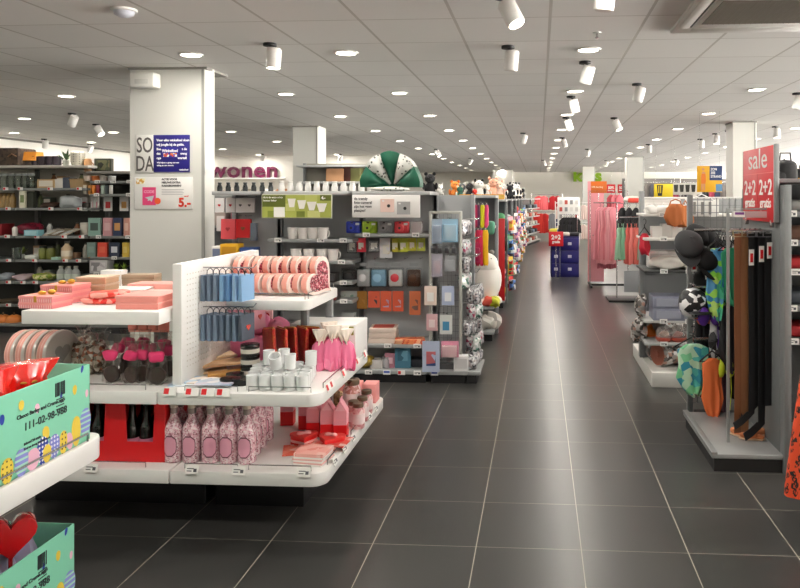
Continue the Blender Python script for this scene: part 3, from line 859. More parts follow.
# ================================================================== WHITE PROMOTION GONDOLA IN FRONT
WP = M('#eeedea', .32)
def roundshelf(x0, x1, y0, y1, z0, z1, r=.07, left=False):
    pts = []
    def arc(cx, cy, a0):
        for i in range(7):
            a = a0 + PI / 2 * i / 6
            pts.append((cx + r * math.cos(a), cy + r * math.sin(a)))
    if left: arc(x0 + r, y0 + r, PI)
    else: pts.append((x0, y0))
    arc(x1 - r, y0 + r, 1.5 * PI)
    arc(x1 - r, y1 - r, 0)
    pts.append((x0, y1))
    n = len(pts); b = MB()
    b.add([(x, y, z0) for x, y in pts] + [(x, y, z1) for x, y in pts], [tuple(range(n - 1, -1, -1)), tuple(range(n, 2 * n))] + [(k, (k + 1) % n, n + (k + 1) % n, n + k) for k in range(n)])
    return b.mesh(WP, .006, 2)
XE, XP, YG, YK = -.93, -1.643, 3.05, 4.28        # aisle edge, dividing panel, front, back
ZM, ZL, ZT, ZH = .645, .30, .998, .995
g = link('promotion_gondola', None, None, (XP, 3.6, 0)); tag(g, 'white rounded promotion gondola with raised end panel, beside the main aisle', 'display stand')
def gp(n, m, **k):
    o = link(n, m, g, (-XP, -3.6, 0)); return o
gp('plinth', MB().box(-1.58, -1.14, 3.4, 4.1, 0, ZL - .06).mesh(BLACK, .004))
sl_ = gp('lower_shelf', roundshelf(-1.625, XE, YG, YK, ZL - .06, ZL))
sm_ = gp('middle_shelf', roundshelf(-1.68, XE - .02, YG, 3.97, ZM - .057, ZM))
su_ = gp('upper_shelf', roundshelf(-1.55, -1.13, 3.45, 3.98, ZH - .05, ZH, .04))
gp('end_panel', MB().box(XP - .022, XP + .022, YG + .1, 4.05, ZM, 1.2).mesh(WP, .004))
hm = MB()
for iy in range(30):
    for iz in range(18): hm.box(XP + .0205, XP + .0235, 3.2 + iy * .027, 3.206 + iy * .027, .72 + iz * .025, .726 + iz * .025)
gp('peg_holes', hm.mesh(M('#d9d4cc', .6), 0, smooth=0))
for (x, y) in ((-1.22, 3.66), (-1.17, 3.93), (-1.52, 3.93)):
    gp('post', MB().box(x - .018, x + .018, y - .018, y + .018, ZL, ZH - .04).mesh(GREY, .002))
def wire(pts, r=.0028): return MB().tube(pts, r, 5).mesh(STEEL)
def tkt(par, x, y, z, rz=0, m=TICKET): 
    o = link('price_ticket', m, par, (x, y, z), (-.35, 0, rz))
for (x) in (-1.52, -1.31, -1.02): tkt(sl_, x, YG - .004, ZL + .008)
for y in (3.2, 3.36, 3.52, 3.7, 3.86, 4.02): tkt(sl_, XE + .002, y, ZL + .004, PI / 2)
for x in (-1.62, -1.52, -1.45, -1.38): tkt(sm_, x, YG - .003, ZM + .004, 0, TICKETR)
for y in (3.16, 3.22, 3.42, 3.6, 3.68, 3.84): tkt(sm_, XE - .018, y, ZM + .004, PI / 2, TICKETR)
for s_, z in ((sl_, ZL), (sm_, ZM)):
    for x0, x1 in ((-1.57, -1.33), (-1.28, -1.0)):
        link('wire_stop', wire([(x0, YG + .03, z), (x0, YG + .03, z + .022), (x1, YG + .03, z + .022), (x1, YG + .03, z)]), s_)
    xe = XE - (.02 if s_ is sl_ else .04)
    for y0, y1 in ((3.16, 3.5), (3.56, 3.9)):
        link('wire_stop', wire([(xe, y0, z), (xe, y0, z + .022), (xe, y1, z + .022), (xe, y1, z)]), s_)
link('wire_stop', wire([(-1.53, 3.48, ZH), (-1.53, 3.48, ZH + .03), (-1.16, 3.48, ZH + .03), (-1.16, 3.48, ZH)]), su_)
link('wire_stop', wire([(-1.15, 3.5, ZH), (-1.15, 3.5, ZH + .03), (-1.15, 3.94, ZH + .03), (-1.15, 3.94, ZH)]), su_)
for c in g.children:
    for q in c.children:
        pass
pegs = []
for z, y in ((1.165, 3.36), (1.165, 3.72), (.975, 3.36), (.975, 3.66)):
    link('peg_hook', MB().tube([(XP + .02, y, z), (XP + .27, y, z), (XP + .285, y, z + .018)], .003, 5).mesh(STEEL), g, (-XP, -3.6, 0))

# left half: table on a grey post
t = link('display_table', None, None, (-2.0, 3.5, 0)); tag(t, 'white display table unit with a square top shelf, beside the end panel', 'display stand')
def tp(n, m, par=None): return link(n, m, par or t, (2.0, -3.5, 0) if par is None else (0, 0, 0))
tp('top_shelf', MB().box(ux(21, 3.05), -1.672, YG, 3.95, ZT - .06, ZT).mesh(WP, .005))
ml = tp('middle_shelf', MB().box(-2.62, -1.685, YG, 4.0, ZM - .057, ZM).mesh(WP, .005))
ll = tp('lower_shelf', MB().box(-2.62, -1.63, YG, YK, ZL - .06, ZL).mesh(WP, .005))
tp('plinth', MB().box(-2.5, -1.63, 3.4, 4.1, 0, ZL - .06).mesh(BLACK, .004))
for x, y in ((-2.1, 3.85), (-1.73, 3.85)):
    tp('post', MB().box(x - .03, x + .03, y - .02, y + .02, ZL, ZT - .05).mesh(DGREY, .002))
for x0, x1 in ((-2.2, -1.75),):
    for par, z in ((ml, ZM), (ll, ZL)): link('wire_stop', wire([(x0, YG + .03, z), (x0, YG + .03, z + .022), (x1, YG + .03, z + .022), (x1, YG + .03, z)]), par)
tkt(ml, -2.02, YG - .003, ZM + .004); tkt(ll, -1.98, YG - .003, ZL + .004)

# ------------------------------------------------------------------ lower shelf goods
candy = cells(['#ead2d6', '#dcaab6', '#ecdcde', '#a8747f', '#e2b8c2', '#cc98a4', '#e6c4cc'], 150, .25)
pinkl = cells(['#d99aae', '#dfa4b6', '#d48fa5'], 8, .5)
btl = bottle(.27, .041, candy, .36, M('#cfc4b4', .3, .4), None, (.16, .46), .55)
def patch(r, z0, z1, half, n=10):
    vs, fs = [], []
    for j in range(7):
        t_ = j / 6; hw = half * math.sqrt(max(.15, 1 - (2 * t_ - 1) ** 4))
        for i in range(n + 1):
            a = -PI / 2 - hw + 2 * hw * i / n
            vs.append((r * math.cos(a), r * math.sin(a), z0 + (z1 - z0) * t_))
    for j in range(6):
        for i in range(n): q = j * (n + 1) + i; fs.append((q, q + 1, q + n + 2, q + n + 1))
    return MB().add(vs, fs)
btl = btl + [('neck', MB().lathe([(.0165, .218), (.0158, .245), (.0158, .262), (.014, .27)], 14).mesh(M('#a89894', .2, .3)), None), ('label_border', patch(.0418, .03, .125, .78).mesh(M('#6a3a48', .5)), None), ('paper_label', patch(.0424, .036, .119, .7).mesh(pinkl), 2)]
rows = [(3.17, [ux(u, 3.17) for u in (174, 192, 211, 229, 247)], 'front row'), (3.27, [ux(u, 3.27) for u in (180, 199, 217, 235, 252)], 'second row'), (3.37, [ux(u, 3.37) for u in (187, 206, 223, 240, 258)], 'third row'), (3.47, [ux(u, 3.47) for u in (196, 214, 232, 249, 265)], 'back row')]
for y, xs, nm in rows:
    for i, x in enumerate(xs):
        o = place(btl, 'sweet_bottle', 'clear bottle of pink sweets, %s from the red crates in the %s' % (ORD[i], nm), 'bottle', (x, y, ZL), R.uniform(-.3, .3), 'bottles of pink sweets')
crt = crate(.235, .32, .285, M('#cf1018', .42))
wine = bottle(.26, .034, M('#16110f', .15), .4, M('#2a0f14', .3), M('#d98aa8', .5), (.05, .34), .5)
for i, uc in enumerate((141, 92)):
    x = ux(uc, 3.15)
    place(crt, 'display_crate', ('bright red notched card crate next to the pink sweet bottles', 'bright red notched card crate partly behind the mint egg box')[i], 'crate', (x, 3.3, ZL), 0, 'red display crates')
    for a in range(3):
        for bb in range(2):
            place(wine, 'dark_bottle', 'dark pink-labelled bottle, %s in the %s of the crate %s' % (ORD[a], ('front', 'back')[bb], ('beside the sweet bottles', 'behind the mint egg box')[i]), 'bottle', (x - .07 + .07 * a, 3.2 + bb * .1, ZL + .007), 0, 'dark bottles in red crates')
mk = milkbox(.066, .2, M('#f0a4b0', .5), M('#e2141c', .45), M('#f6bcc6', .5))
for i, (u, Y, nm) in enumerate(((341, 3.52, 'nearest the aisle edge'), (328, 3.53, 'middle of the front three'), (314, 3.55, 'inner end of the front three'), (322, 3.64, 'behind the front three, aisle side'), (306, 3.66, 'behind the front three, inner side'), (288, 3.72, 'standing apart by the grey post'))):
    place(mk, 'gable_carton', 'pink and red gable-top carton, %s' % nm, 'carton', (ux(u, Y), Y, ZL), .12, 'pink and red gable cartons')
@memo
def ribbonbox(s, h):
    T = Matrix.Rotation(PI / 2, 4, 'X')
    def hp(sc, z0, z1): return MB().prism(heart2d(sc), -z1, -z0, 0, Matrix.Rotation(-PI / 2, 4, 'X'))
    return [('box', hp(s, 0, h * .62).mesh(M('#df1a1c', .4), smooth=30), None), ('white_ribbon', hp(s * 1.015, h * .24, h * .42).mesh(M('#f3c9c6', .5), smooth=30), None),
            ('lid', hp(s * 1.05, h * .62, h * .8).mesh(M('#e23a34', .4), smooth=30), None), ('bow', MB().blob(-s * .1, 0, h * .88, s * .16, s * .1, h * .16, .1, 1).blob(s * .1, 0, h * .88, s * .16, s * .1, h * .16, .1, 2).mesh(M('#f0a5a5', .5), smooth=60), 2)]
for i, (u, Y) in enumerate(((304, 3.42), (331, 3.4))):
    place(ribbonbox(.135, .062), 'heart_box', ('red heart-shaped box with pale ribbon, farther from the aisle edge', 'red heart-shaped box with pale ribbon, nearer the aisle edge')[i], 'gift box', (ux(u, Y), Y, ZL), .35 - .5 * i, 'red heart ribbon boxes')
cardm = cells(['#f0a79c', '#f2b3a8', '#e88c80', '#f4c4bb'], 22, .5)
for i in range(7):
    place([('booklet', MB().box(-.07, .07, -.065, .065, 0, .0075).mesh([cardm if i > 4 else M(('#f3efec', '#e9b7b0')[i % 2], .6)], .001, 1), None)], 'booklet', 'pink and white booklet, %s up in the pile at the shelf corner' % ORD[i], 'booklet', (ux(314, 3.2) + R.uniform(-.006, .006), 3.2, ZL + .0078 * i), R.uniform(-.06, .06) - .1, 'booklets piled at the lower shelf corner')
for i, (u, Y, a) in enumerate(((296, 3.33, .3), (309, 3.34, .15), (322, 3.32, .1), (333, 3.33, -.1))):
    place([('card', MB().box(-.06, .06, -.07, .07, 0, .006).mesh(cells([('#f08a70', '#e86a52'), ('#f4b0a4', '#f0a094'), ('#ee9684', '#f6c0b4'), ('#e65a4c', '#f0887c')][i] + ('#f7d4cc',), 24, .5), .001, 1), None)], 'greeting_card', 'flat coral greeting card, %s from the inner end of the fan' % ORD[i], 'card', (ux(u, Y), Y + .02 * i, ZL + .007 * i + .0 ), a, 'fanned coral cards')
jr = jar(.13, .034, cells(['#e8b8b8', '#f0d2d0', '#d88f94'], 60, .3), M('#8a7763', .3, .8), M('#f0dcdc', .5))
place(jar(.185, .05, cells(['#e8b4b0', '#f2d4d0', '#c88a80'], 60, .2), M('#9a8872', .28, .85), M('#f2e6e4', .5)), 'glass_jar', 'tall glass jar with metal lid and white label at the shelf end', 'jar', (ux(352, 3.95), 3.95, ZL))
for i, (u, Y) in enumerate(((362, 3.68), (366, 3.8), (370, 3.93), (357, 3.72))):
    place(jr, 'glass_jar', 'small pink jar with metal lid, %s' % ('nearest along the shelf edge', 'second along the shelf edge', 'third along the shelf edge', 'set back beside the first edge jar')[i], 'jar', (ux(u, Y) - .02, Y, ZL), 0, 'small pink jars')
pb = carton(.2, .1, .08, M('#ee9f9c', .5))
for i, u in enumerate((352, 371)):
    place(carton((.26, .08)[i], .1, (.11, .11)[i], M('#ee9f9c', .5)), 'pink_carton', ('long pink carton behind the tall jar', 'short pink carton at the far end of the lower shelf')[i], 'carton', (ux(u - 12 * (1 - i), 4.17), 4.17, ZL))
T = Matrix.Rotation(.0, 4, 'X')
place([('tin', MB().cyl(.042, 0, .05, 24).mesh(M('#ee7f86', .4), .003), None), ('lid', MB().cyl(.044, .05, .064, 24).mesh(M('#e24a50', .4), .002), None)], 'round_tin', 'round coral tin behind the pink gable cartons', 'tin', (ux(349, 3.78), 3.78, ZL))
place(softlump(.3, .1, .1, cells(['#7a5a3a', '#9a7a52', '#5a3f28', '#b49468'], 60, .7), 5, .1), 'raffia_bundle', 'brown raffia bundle lying behind the gable cartons', 'bundle', (ux(322, 4.02), 4.03, ZL))

# ------------------------------------------------------------------ middle shelf goods
cp = cup(.066, .0275, M('#eef0f0', .18, 0, .6), False, .95)
n = 0
for r_ in range(5):
    for i in range(5):
        x = ux(251 + 12.6 * i + 2.0 * r_, 3.1 + .063 * r_); y = 3.115 + .063 * r_
        place(cp, 'porcelain_cup', 'small white porcelain cup, %s from the black tins in the %s row' % (ORD[i], ('front', 'second', 'third', 'fourth', 'back')[r_]), 'cup', (x, y, ZM), R.uniform(0, 3), 'white porcelain cups')
for i, (u, Y, rx) in enumerate(((277, 3.2, .5), (290, 3.22, 0.0), (284, 3.33, 0), (269, 3.3, 0), (311, 3.29, 0))):
    place(cp, 'porcelain_cup', ('white porcelain cup lying tilted on top of the cup rows', 'white porcelain cup standing on top of the second row', 'white porcelain cup standing on top at the back', 'white porcelain cup on top near the black tins', 'white porcelain cup stacked on top at the aisle end')[i], 'cup', (ux(u, Y), Y, ZM + .0705 + (.012 if rx else 0)), 0, 'white porcelain cups', rx)
bt = tin(.05, .043, M('#1b1917', .3), M('#141312', .25), M('#d8d2c6', .6))
x = ux(245, 3.3)
for k in range(3): place(bt, 'black_tin', 'round black tin with pale band, %s of the stack of three' % ('lowest', 'middle', 'topmost')[k], 'tin', (x, 3.36, ZM + .0512 * k), .4 * k, 'stacked black tins')
for i, (u, Y) in enumerate(((229, 3.2), (241, 3.2), (235, 3.29))):
    place(tin(.028, .04, M('#1b1917', .3), M('#141312', .25)), 'black_tin', ('low black tin standing in front, away from the cups', 'low black tin standing in front beside the cups', 'low black tin standing behind the front two')[i], 'tin', (ux(u, Y), Y, ZM), 0, 'low black tins')
seq = cells(['#7d0a12', '#a5121a', '#5c050a', '#a01822', '#c8202c', '#b01420', '#d08a40', '#9a0c18'], 420, .28, .55)
for i, (u, a, t_) in enumerate(((271, -.22, -.14), (282, -.3, -.02), (292, -.2, -.12), (302, -.26, .0), (310, .2, 0.0))):
    Y = 3.5 + .015 * i
    place([('pouch', MB().cbox(0, 0, 0, .125, .022, .2).mesh(seq, .008), None), ('zip', MB().cbox(0, 0, .2, .11, .006, .004).mesh(M('#c8963c', .3, .8)), None)], 'sequin_pouch', 'red sequin pouch standing upright, %s from the pink cushions' % ORD[i], 'pouch', (ux(u, Y), Y, ZM + .001), a - .55, 'red sequin pouches', 0, t_)
pinks = M('#ef8fb0', .75); pinkd = cells(['#ee86ac', '#f09ab8', '#e8709c'], 9, .7)
for i, (u, Y, z, w, h) in enumerate(((243, 3.76, 0, .24, .13), (262, 3.72, .0, .2, .12), (249, 3.77, .125, .22, .1), (274, 3.82, 0, .18, .19), (231, 3.85, .0, .14, .2))):
    place(softlump(w, .2, h, pinkd, 20 + i, .12, .7), 'pink_cushion', ('plump pink cushion low beside the grey post', 'plump pink cushion low behind the sequin pouches', 'plump pink cushion lying on top of another', 'tall pink cushion behind the sequin pouches', 'tall pink cushion against the end panel')[i], 'cushion', (ux(u, Y), Y, ZM + z), .2 * i, 'pink cushions')
place([('card', MB().cbox(0, 0, 0, .16, .012, .3).mesh(M('#f3d9d6', .6), .001), None), ('lettering', text_mesh('HAPPY', .05, M('#d8323c', .5), .0008, 'CENTER', .001, .9), None, (-.01, -.0072, .24)), ('heart', MB().prism([(x + .04, z + .2) for x, z in heart2d(.05)], -.0075, -.006).mesh(RED), None)],
      'greeting_box', 'pale pink card reading HAPPY with a red heart, standing under the heart shelf', 'card', (ux(258, 3.87), 3.88, ZM + .0))
gw = cells(['#f07aa2', '#ee6a98', '#f48fb2'], 7, .5)
@memo
def wrapped(w, h, seed):
    b = MB().garment([(h * .72, w * .18), (h * .6, w * .4), (h * .35, w * .5), (.012, w * .46), (.0, w * .4)], w * .36, .012, 5, 26, seed)
    t_ = MB().garment([(h, w * .42), (h * .9, w * .36), (h * .72, w * .16), (h * .68, w * .16)], w * .26, .015, 5, 26, seed + 1)
    rb = MB().lathe([(w * .2, h * .68), (w * .21, h * .7), (w * .2, h * .72)], 14, closed=False)
    return [('wrapped_bag', b.mesh(gw, smooth=70), None), ('gathered_top', t_.mesh(M('#f3e6da', .6), smooth=70), None), ('tie', rb.mesh(M('#e45a8a', .4)), None)]
for i, (u, Y) in enumerate(((321, 3.5), (333, 3.5), (345, 3.52), (329, 3.6), (342, 3.6))):
    place(wrapped(.11, .2 + .02 * (i % 2), i), 'gift_pouch', 'pink wrapped gift pouch with cream top, %s' % ('nearest the sequin pouches', 'middle of the front three', 'nearest the aisle', 'behind, farther from the aisle', 'behind, toward the white carton')[i], 'gift', (ux(u, Y), Y, ZM), .2 * i, 'pink gift pouches')
place([('carton', MB().cbox(0, 0, 0, .35, .26, .19).mesh(M('#f1f0ee', .45), .003), None), ('green_strip', MB().box(.14, .165, -.132, -.1295, .14, .185).mesh(M('#9a9a4a', .5)), None), ('tulip_picture', MB().prism([(x * 1.0 + .12, z * 1.6 + .08) for x, z in heart2d(.05)], -.132, -.1298).mesh(M('#d83c2c', .5)), None),
       ('flap', MB().box(-.174, .174, -.129, .0, .19, .1925).mesh(M('#f4f3f1', .45)), None)], 'white_carton', 'large white carton with a small tulip picture at the rear of the middle shelf', 'carton', (-1.13, 3.8, ZM), .0)
for i, (u, v, Y, c, a) in enumerate((((190, 0, 3.2, ('#bcd0e2', '#dfe6ec', '#94aec8', '#e6c2cc'), .2)), (205, 0, 3.22, ('#b9cde0', '#f0e2d8', '#8aa6c4', '#d6dee6'), -.15), (216, 0, 3.17, ('#d8d2e0', '#c2cfe0', '#f0eef0', '#a4b4cc'), .1))):
    place([('magazine', MB().box(-.085, .085, -.06, .06, 0, .006).mesh(cells(c, 18, .35), .001, 1), None)], 'magazine', 'pale blue magazine lying flat, %s from the end panel' % ORD[i], 'magazine', (ux(u, Y), Y, ZM + .006 * i), a, 'magazines at the end panel')
for i, (u, Y) in enumerate(((205, 3.42), (222, 3.46), (214, 3.55))):
    place([('sheet_pack', MB().box(-.1, .1, -.06, .06, 0, .012).mesh(M(('#d8b48c', '#c9a078', '#e2c4a0')[i], .7), .001, 1), None)], 'kraft_pack', 'flat kraft paper pack, %s from the front beside the end panel' % ORD[i], 'paper', (ux(u, Y), Y, ZM + .018 + .0125 * i if i else ZM), .5 + .1 * i, 'kraft paper packs')
for i in range(2):
    Y = 3.32 + .05 * i
    T = Matrix.Rotation(PI / 2, 4, 'Y')
    place([('tube', MB().cyl(.011, -.09, .09, 14, 0, T).mesh(M('#b8803a', .4), .001), None), ('end_cap', MB().cyl(.0125, .08, .092, 14, 0, T).mesh(M('#d8b070', .3, .6)), None)], 'gold_tube', ('slim gold tube lying nearer the black tins', 'slim gold tube lying nearer the kraft packs')[i], 'tube', (ux(228, Y), Y, ZM + .0125), .5, 'slim gold tubes')

# ------------------------------------------------------------------ upper shelf: heart boxes in a row, lying on their side edge
glit = cells(['#7c1a2a', '#a8384a', '#54101c', '#c86a78', '#e0a8a8', '#8c2838'], 130, .3, .3)
HA = math.radians(40)
HZ = max(-(px_ * math.cos(HA) + pz_ * math.sin(HA)) for px_, pz_ in heart2d(.238)) + .001
hb = heartbox(.232, .042, M('#eda494', .5), M('#f2ded6', .5), glit)
for i in range(9):
    x = -1.575 + .0515 * i
    o = place(hb, 'heart_box', 'salmon heart-shaped box with glitter window, %s in the row from the end panel' % ORD[i], 'gift box', (x, 3.69 + .012 * (i % 2), ZH + HZ), 0, 'salmon heart boxes')
    o.rotation_euler = (Matrix.Rotation(math.radians(-20), 3, 'Z') @ Matrix.Rotation(-HA, 3, 'X') @ Matrix(((0, -1, 0), (0, 0, -1), (1, 0, 0)))).to_euler()

# ------------------------------------------------------------------ gift bags on the end panel pegs
cb = [M('#7fa9d2', .5), M('#5d88b8', .5), M('#8fb4d8', .5)]; cs = [M('#6d7f94', .5), M('#5b6c80', .5), M('#46505e', .5)]
for (z, y, n_, cc, nm) in ((1.16, 3.36, 7, 'blue', 'upper front peg'), (1.16, 3.72, 5, 'black', 'upper rear peg'), (.97, 3.36, 7, 'slate', 'lower front peg'), (.97, 3.66, 5, 'pink', 'lower rear peg')):
    for i in range(n_):
        last = i == n_ - 1
        col = {'blue': (cb[i % 3] if i > 2 else cs[0]), 'black': M('#34343a', .5), 'slate': cs[min(i // 3, 2)], 'pink': M('#e6a0ae', .5)}[cc]
        wname = {'blue': ('slate' if i <= 2 else 'light blue'), 'black': 'charcoal', 'slate': ('slate', 'grey blue', 'dark slate')[min(i // 3, 2)], 'pink': 'pink'}[cc]
        bg = giftbag(.1, .125, .022, col, None, M('#30343c', .5), M('#e8584a', .5) if last and cc in ('slate', 'black', 'pink') else None)
        place(bg, 'gift_bag', '%s paper gift bag, %s out from the panel on the %s' % (wname, ORD[i], nm), 'gift bag', (XP + .05 + .031 * i, y, z - .028), PI / 2 - .25, 'paper gift bags on the pegs')

# ------------------------------------------------------------------ left table top
pinkstripe = stripes('#e88c90', '#f3c4c0', 90, 'X', .5, .6)
gold = M('#d9a640', .35, .5)
@memo
def stripebox(w, d, h, bow):
    out = [('box', MB().cbox(0, 0, 0, w, d, h * .9).mesh(pinkstripe, .001, 1), None), ('lid', MB().cbox(0, 0, h * .55, w + .004, d + .004, h * .45).mesh(M('#ee9d98', .5), .001, 1), None)]
    if bow: out += [('bow', MB().blob(-.02, 0, h + .008, .02, .012, .009, .1, 1).blob(.022, .008, h + .011, .02, .01, .012, .1, 2).box(-w / 2 - .001, w / 2 + .001, -.006, .006, h * .995, h * 1.01).box(-.006, .006, -d / 2 - .003, d / 2 + .003, 0, h * 1.01).mesh(gold, smooth=70), None)]
    return out
for (u, Y, n_, nm) in ((46, 3.17, 2, 'front stack'), (66, 3.34, 3, 'rear stack')):
    for k in range(n_):
        place(stripebox(.165, .13, .028, k == n_ - 1), 'striped_box', 'pink striped gift box%s, %s of the %s' % (' with a gold bow' if k == n_ - 1 else '', ('lowest', 'topmost') [k] if n_ == 2 else ('lowest', 'middle', 'topmost')[k], nm), 'gift box', (ux(u, Y), Y, ZT + .0285 * k), -.06, 'pink striped gift boxes')
for k in range(3):
    place(carton(.15, .12, .034, M('#c9a888', .6), None, M('#d8bfa6', .6)), 'kraft_box', 'kraft gift box beside the rear striped stack, %s of three' % ('lowest', 'middle', 'topmost')[k], 'gift box', (ux(98, 3.5), 3.5, ZT + .036 * k), 0, 'kraft gift boxes')
pk = carton(.2, .18, .03, M('#e8948a', .5), None, M('#eda096', .5))
for k in range(2): place(pk, 'coral_box', 'flat coral gift box with lid, %s at the table corner' % ('lower', 'upper')[k], 'gift box', (ux(148, 3.2), 3.2, ZT + .0305 * k), -.02, 'flat coral boxes at the corner')
place(carton(.2, .16, .03, M('#f0b6ac', .5)), 'coral_box', 'pale coral box lying behind the corner boxes', 'gift box', (ux(160, 3.5), 3.5, ZT + .0))
place(carton(.26, .14, .045, M('#eda79c', .5)), 'coral_box', 'long pale coral box at the back of the table top', 'gift box', (ux(158, 3.74), 3.74, ZT))
rp = cells(['#e23a2e', '#ef6a58', '#d8281e', '#f4a698'], 40, .35)
for i, (u, Y) in enumerate(((104, 3.3), (116, 3.36), (110, 3.31))):
    place([('pack', MB().blob(0, 0, .014, .09, .07, .014, .06, i, 18, 8, .45).mesh(rp, smooth=60), None)], 'red_sweet_pack', 'flat red pack of sweets, %s' % ('lying nearer the striped boxes', 'lying nearer the coral boxes', 'lying on top of the other two')[i], 'sweets', (ux(u, Y), Y, ZT + (.028 if i == 2 else 0)), .3 * i, 'flat red sweet packs')
for i in range(3):
    place([('plate', MB().box(-.11, .11, -.09, .09, 0, .011).mesh(M('#f3ece8', .4), .002), None)], 'white_board', 'flat white board, %s in the pile at the table centre' % ('lowest', 'middle', 'topmost')[i], 'board', (ux(128, 3.6), 3.6, ZT + .0115 * i), .1 * i, 'flat white boards')
place([('carton', MB().cbox(0, 0, 0, .12, .06, .1).mesh(M('#f1efec', .5), .001), None), ('heart_print', MB().prism([(x, z + .05) for x, z in heart2d(.06)], -.0315, -.0298).mesh(M('#e05a34', .5)), None)], 'small_carton', 'small white carton with an orange heart at the table back', 'carton', (ux(114, 3.85), 3.85, ZT))
for i in range(3):
    place(carton(.2, .1, .025, M('#a89078', .6)), 'brown_pack', 'flat brown pack, %s of the pile at the table back' % ('lowest', 'middle', 'topmost')[i], 'carton', (ux(140, 3.88), 3.88, ZT + .0255 * i), .05 * i, 'flat brown packs')

# ------------------------------------------------------------------ left middle shelf
tinp = stripes('#e8a89a', '#f0c4b8', 60, 'Z', .5, .7)
T = Matrix.Rotation(PI / 2, 4, 'X') 
for i in range(4):
    Y = 3.32
    u = 26 + 10.5 * i
    Tt = Matrix.Rotation(PI / 2, 4, 'Y')
    place([('tin', MB().lathe([(.101, -.024), (.105, -.02), (.105, .02), (.101, .024)], 40, 0, Tt).mesh(stripes('#e2a294', '#eec2b4', 60, 'X', .5, .7)), None), ('rim', MB().lathe([(.103, .014), (.108, .014), (.108, .028), (.103, .028)], 40, 0, Tt, True).mesh(M('#d6d2cc', .3, .5)), None),
           ('lid', MB().lathe([(.001, .028), (.102, .028), (.102, .02), (.001, .02)], 40, 0, Tt).mesh(M('#b9b4ae', .35, .3)), None), ('heart_print', MB().prism([(x, z) for x, z in heart2d(.1)], -.0305, -.028, 0, Matrix.Rotation(PI / 2, 4, 'Z')).mesh(M('#8e8a86', .5)), None)], 'round_tin',
          'large round pink striped tin standing on edge, %s from the outer end' % ORD[i], 'tin', (ux(u, Y), Y, ZM + .109), -.12, 'large round tins on edge')
cellf = film('#f8f6f4', .1); choc = M('#301a10', .45); pinktie = M('#d8306a', .45)
for i, (u, Y, k) in enumerate(((112, 3.2, 0), (132, 3.2, 1), (143, 3.22, 2), (157, 3.18, 3), (170, 3.32, 4), (120, 3.36, 5), (137, 3.36, 6), (152, 3.36, 7), (166, 3.46, 8), (128, 3.5, 9), (145, 3.5, 10))):
    nm = ('at the outer end of the front row', 'second in the front row', 'third in the front row', 'at the panel end of the front row', 'close against the end panel', 'outer end of the second row', 'middle of the second row', 'inner end of the second row', 'back row close to the end panel', 'outer of the back row', 'middle of the back row')[i]
    place(cello(.095, .19, choc, cellf, pinktie, k % 4), 'chocolate_bag', 'bagged chocolate disc with pink tie, %s' % nm, 'sweets', (ux(u, Y), Y, ZM), R.uniform(-.3, .3), 'chocolate discs in clear bags')
mixm = cells(['#8a7a6a', '#c8b8a8', '#5a3a2a', '#d8d0c8', '#a85a3a'], 60, .3)
for i, (u, Y) in enumerate(((78, 3.4), (90, 3.34), (98, 3.48), (84, 3.56), (102, 3.36))):
    place([('biscuits', MB().blob(0, 0, .07, .045, .03, .07, .12, i, 14, 10, .8).mesh(mixm, smooth=60), None), ('clear_bag', MB().garment([(.2, .05), (.185, .035), (.16, .025), (.12, .05), (.002, .05)], .036, .006, 4, 24, i).mesh(cellf, smooth=60), None)], 'biscuit_bag',
          'clear bag of brown biscuits beside the round tins, %s' % ('nearest the tins', 'at the front', 'behind the front one', 'farthest back', 'next to the pink tied bags')[i], 'sweets', (ux(u, Y), Y, ZM), .3 * i, 'clear bags of biscuits')
for i in range(4):
    place(hangcard(.06, .17, .02, M('#e2917e', .5), M('#d88070', .4)), 'salmon_pack', 'salmon coloured pack hanging under the table top, %s from the panel' % ORD[3 - i], 'packet', (ux(134 + 10 * i, 3.8), 3.8, ZT - .065), 0, 'salmon packs under the table top')
link('hanging_rail', MB().tube([(-2.05, 3.8, ZT - .062), (-1.68, 3.8, ZT - .062)], .004, 6).mesh(STEEL), t, (2.0, -3.5, 0))

# ================================================================== NEAR STAND WITH THE MINT EGG BOXES
n_ = link('near_gondola', None, None, (-1.9, 1.9, 0)); tag(n_, 'white rounded shelf end of the nearest gondola, carrying mint egg boxes', 'display stand')
def npz(nm, m): return link(nm, m, n_, (1.9, -1.9, 0))
def shelf_end(x0, x1, y0, y1, z0, z1, r):
    pts = [(x0, y0), (x1, y0)]
    for i in range(9):
        a = PI / 2 * i / 8
        pts.append((x1 - r + r * math.cos(a), y1 - r + r * math.sin(a)))
    pts.append((x0, y1)); n = len(pts); b = MB()
    b.add([(x, y, z0) for x, y in pts] + [(x, y, z1) for x, y in pts], [tuple(range(n - 1, -1, -1)), tuple(range(n, 2 * n))] + [(k, (k + 1) % n, n + (k + 1) % n, n + k) for k in range(n)])
    return b.mesh(WP, .006, 2)
us = npz('upper_shelf', shelf_end(-2.5, -1.585, 1.3, 2.53, .56, .64, .06))
npz('lower_shelf', shelf_end(-2.5, -1.56, 1.3, 2.42, .04, .11, .06))
npz('back_panel', MB().box(-2.54, -2.5, 1.3, 2.5, 0, 1.5).mesh(WP, .004))
npz('plinth', MB().box(-2.48, -1.75, 1.35, 2.2, 0, .05).mesh(BLACK))
link('wire_stop', wire([(-1.592, 1.5, .64), (-1.592, 1.5, .668), (-1.592, 2.43, .668), (-1.592, 2.43, .64)], .004), us)
mint = M('#86d3b4', .5)
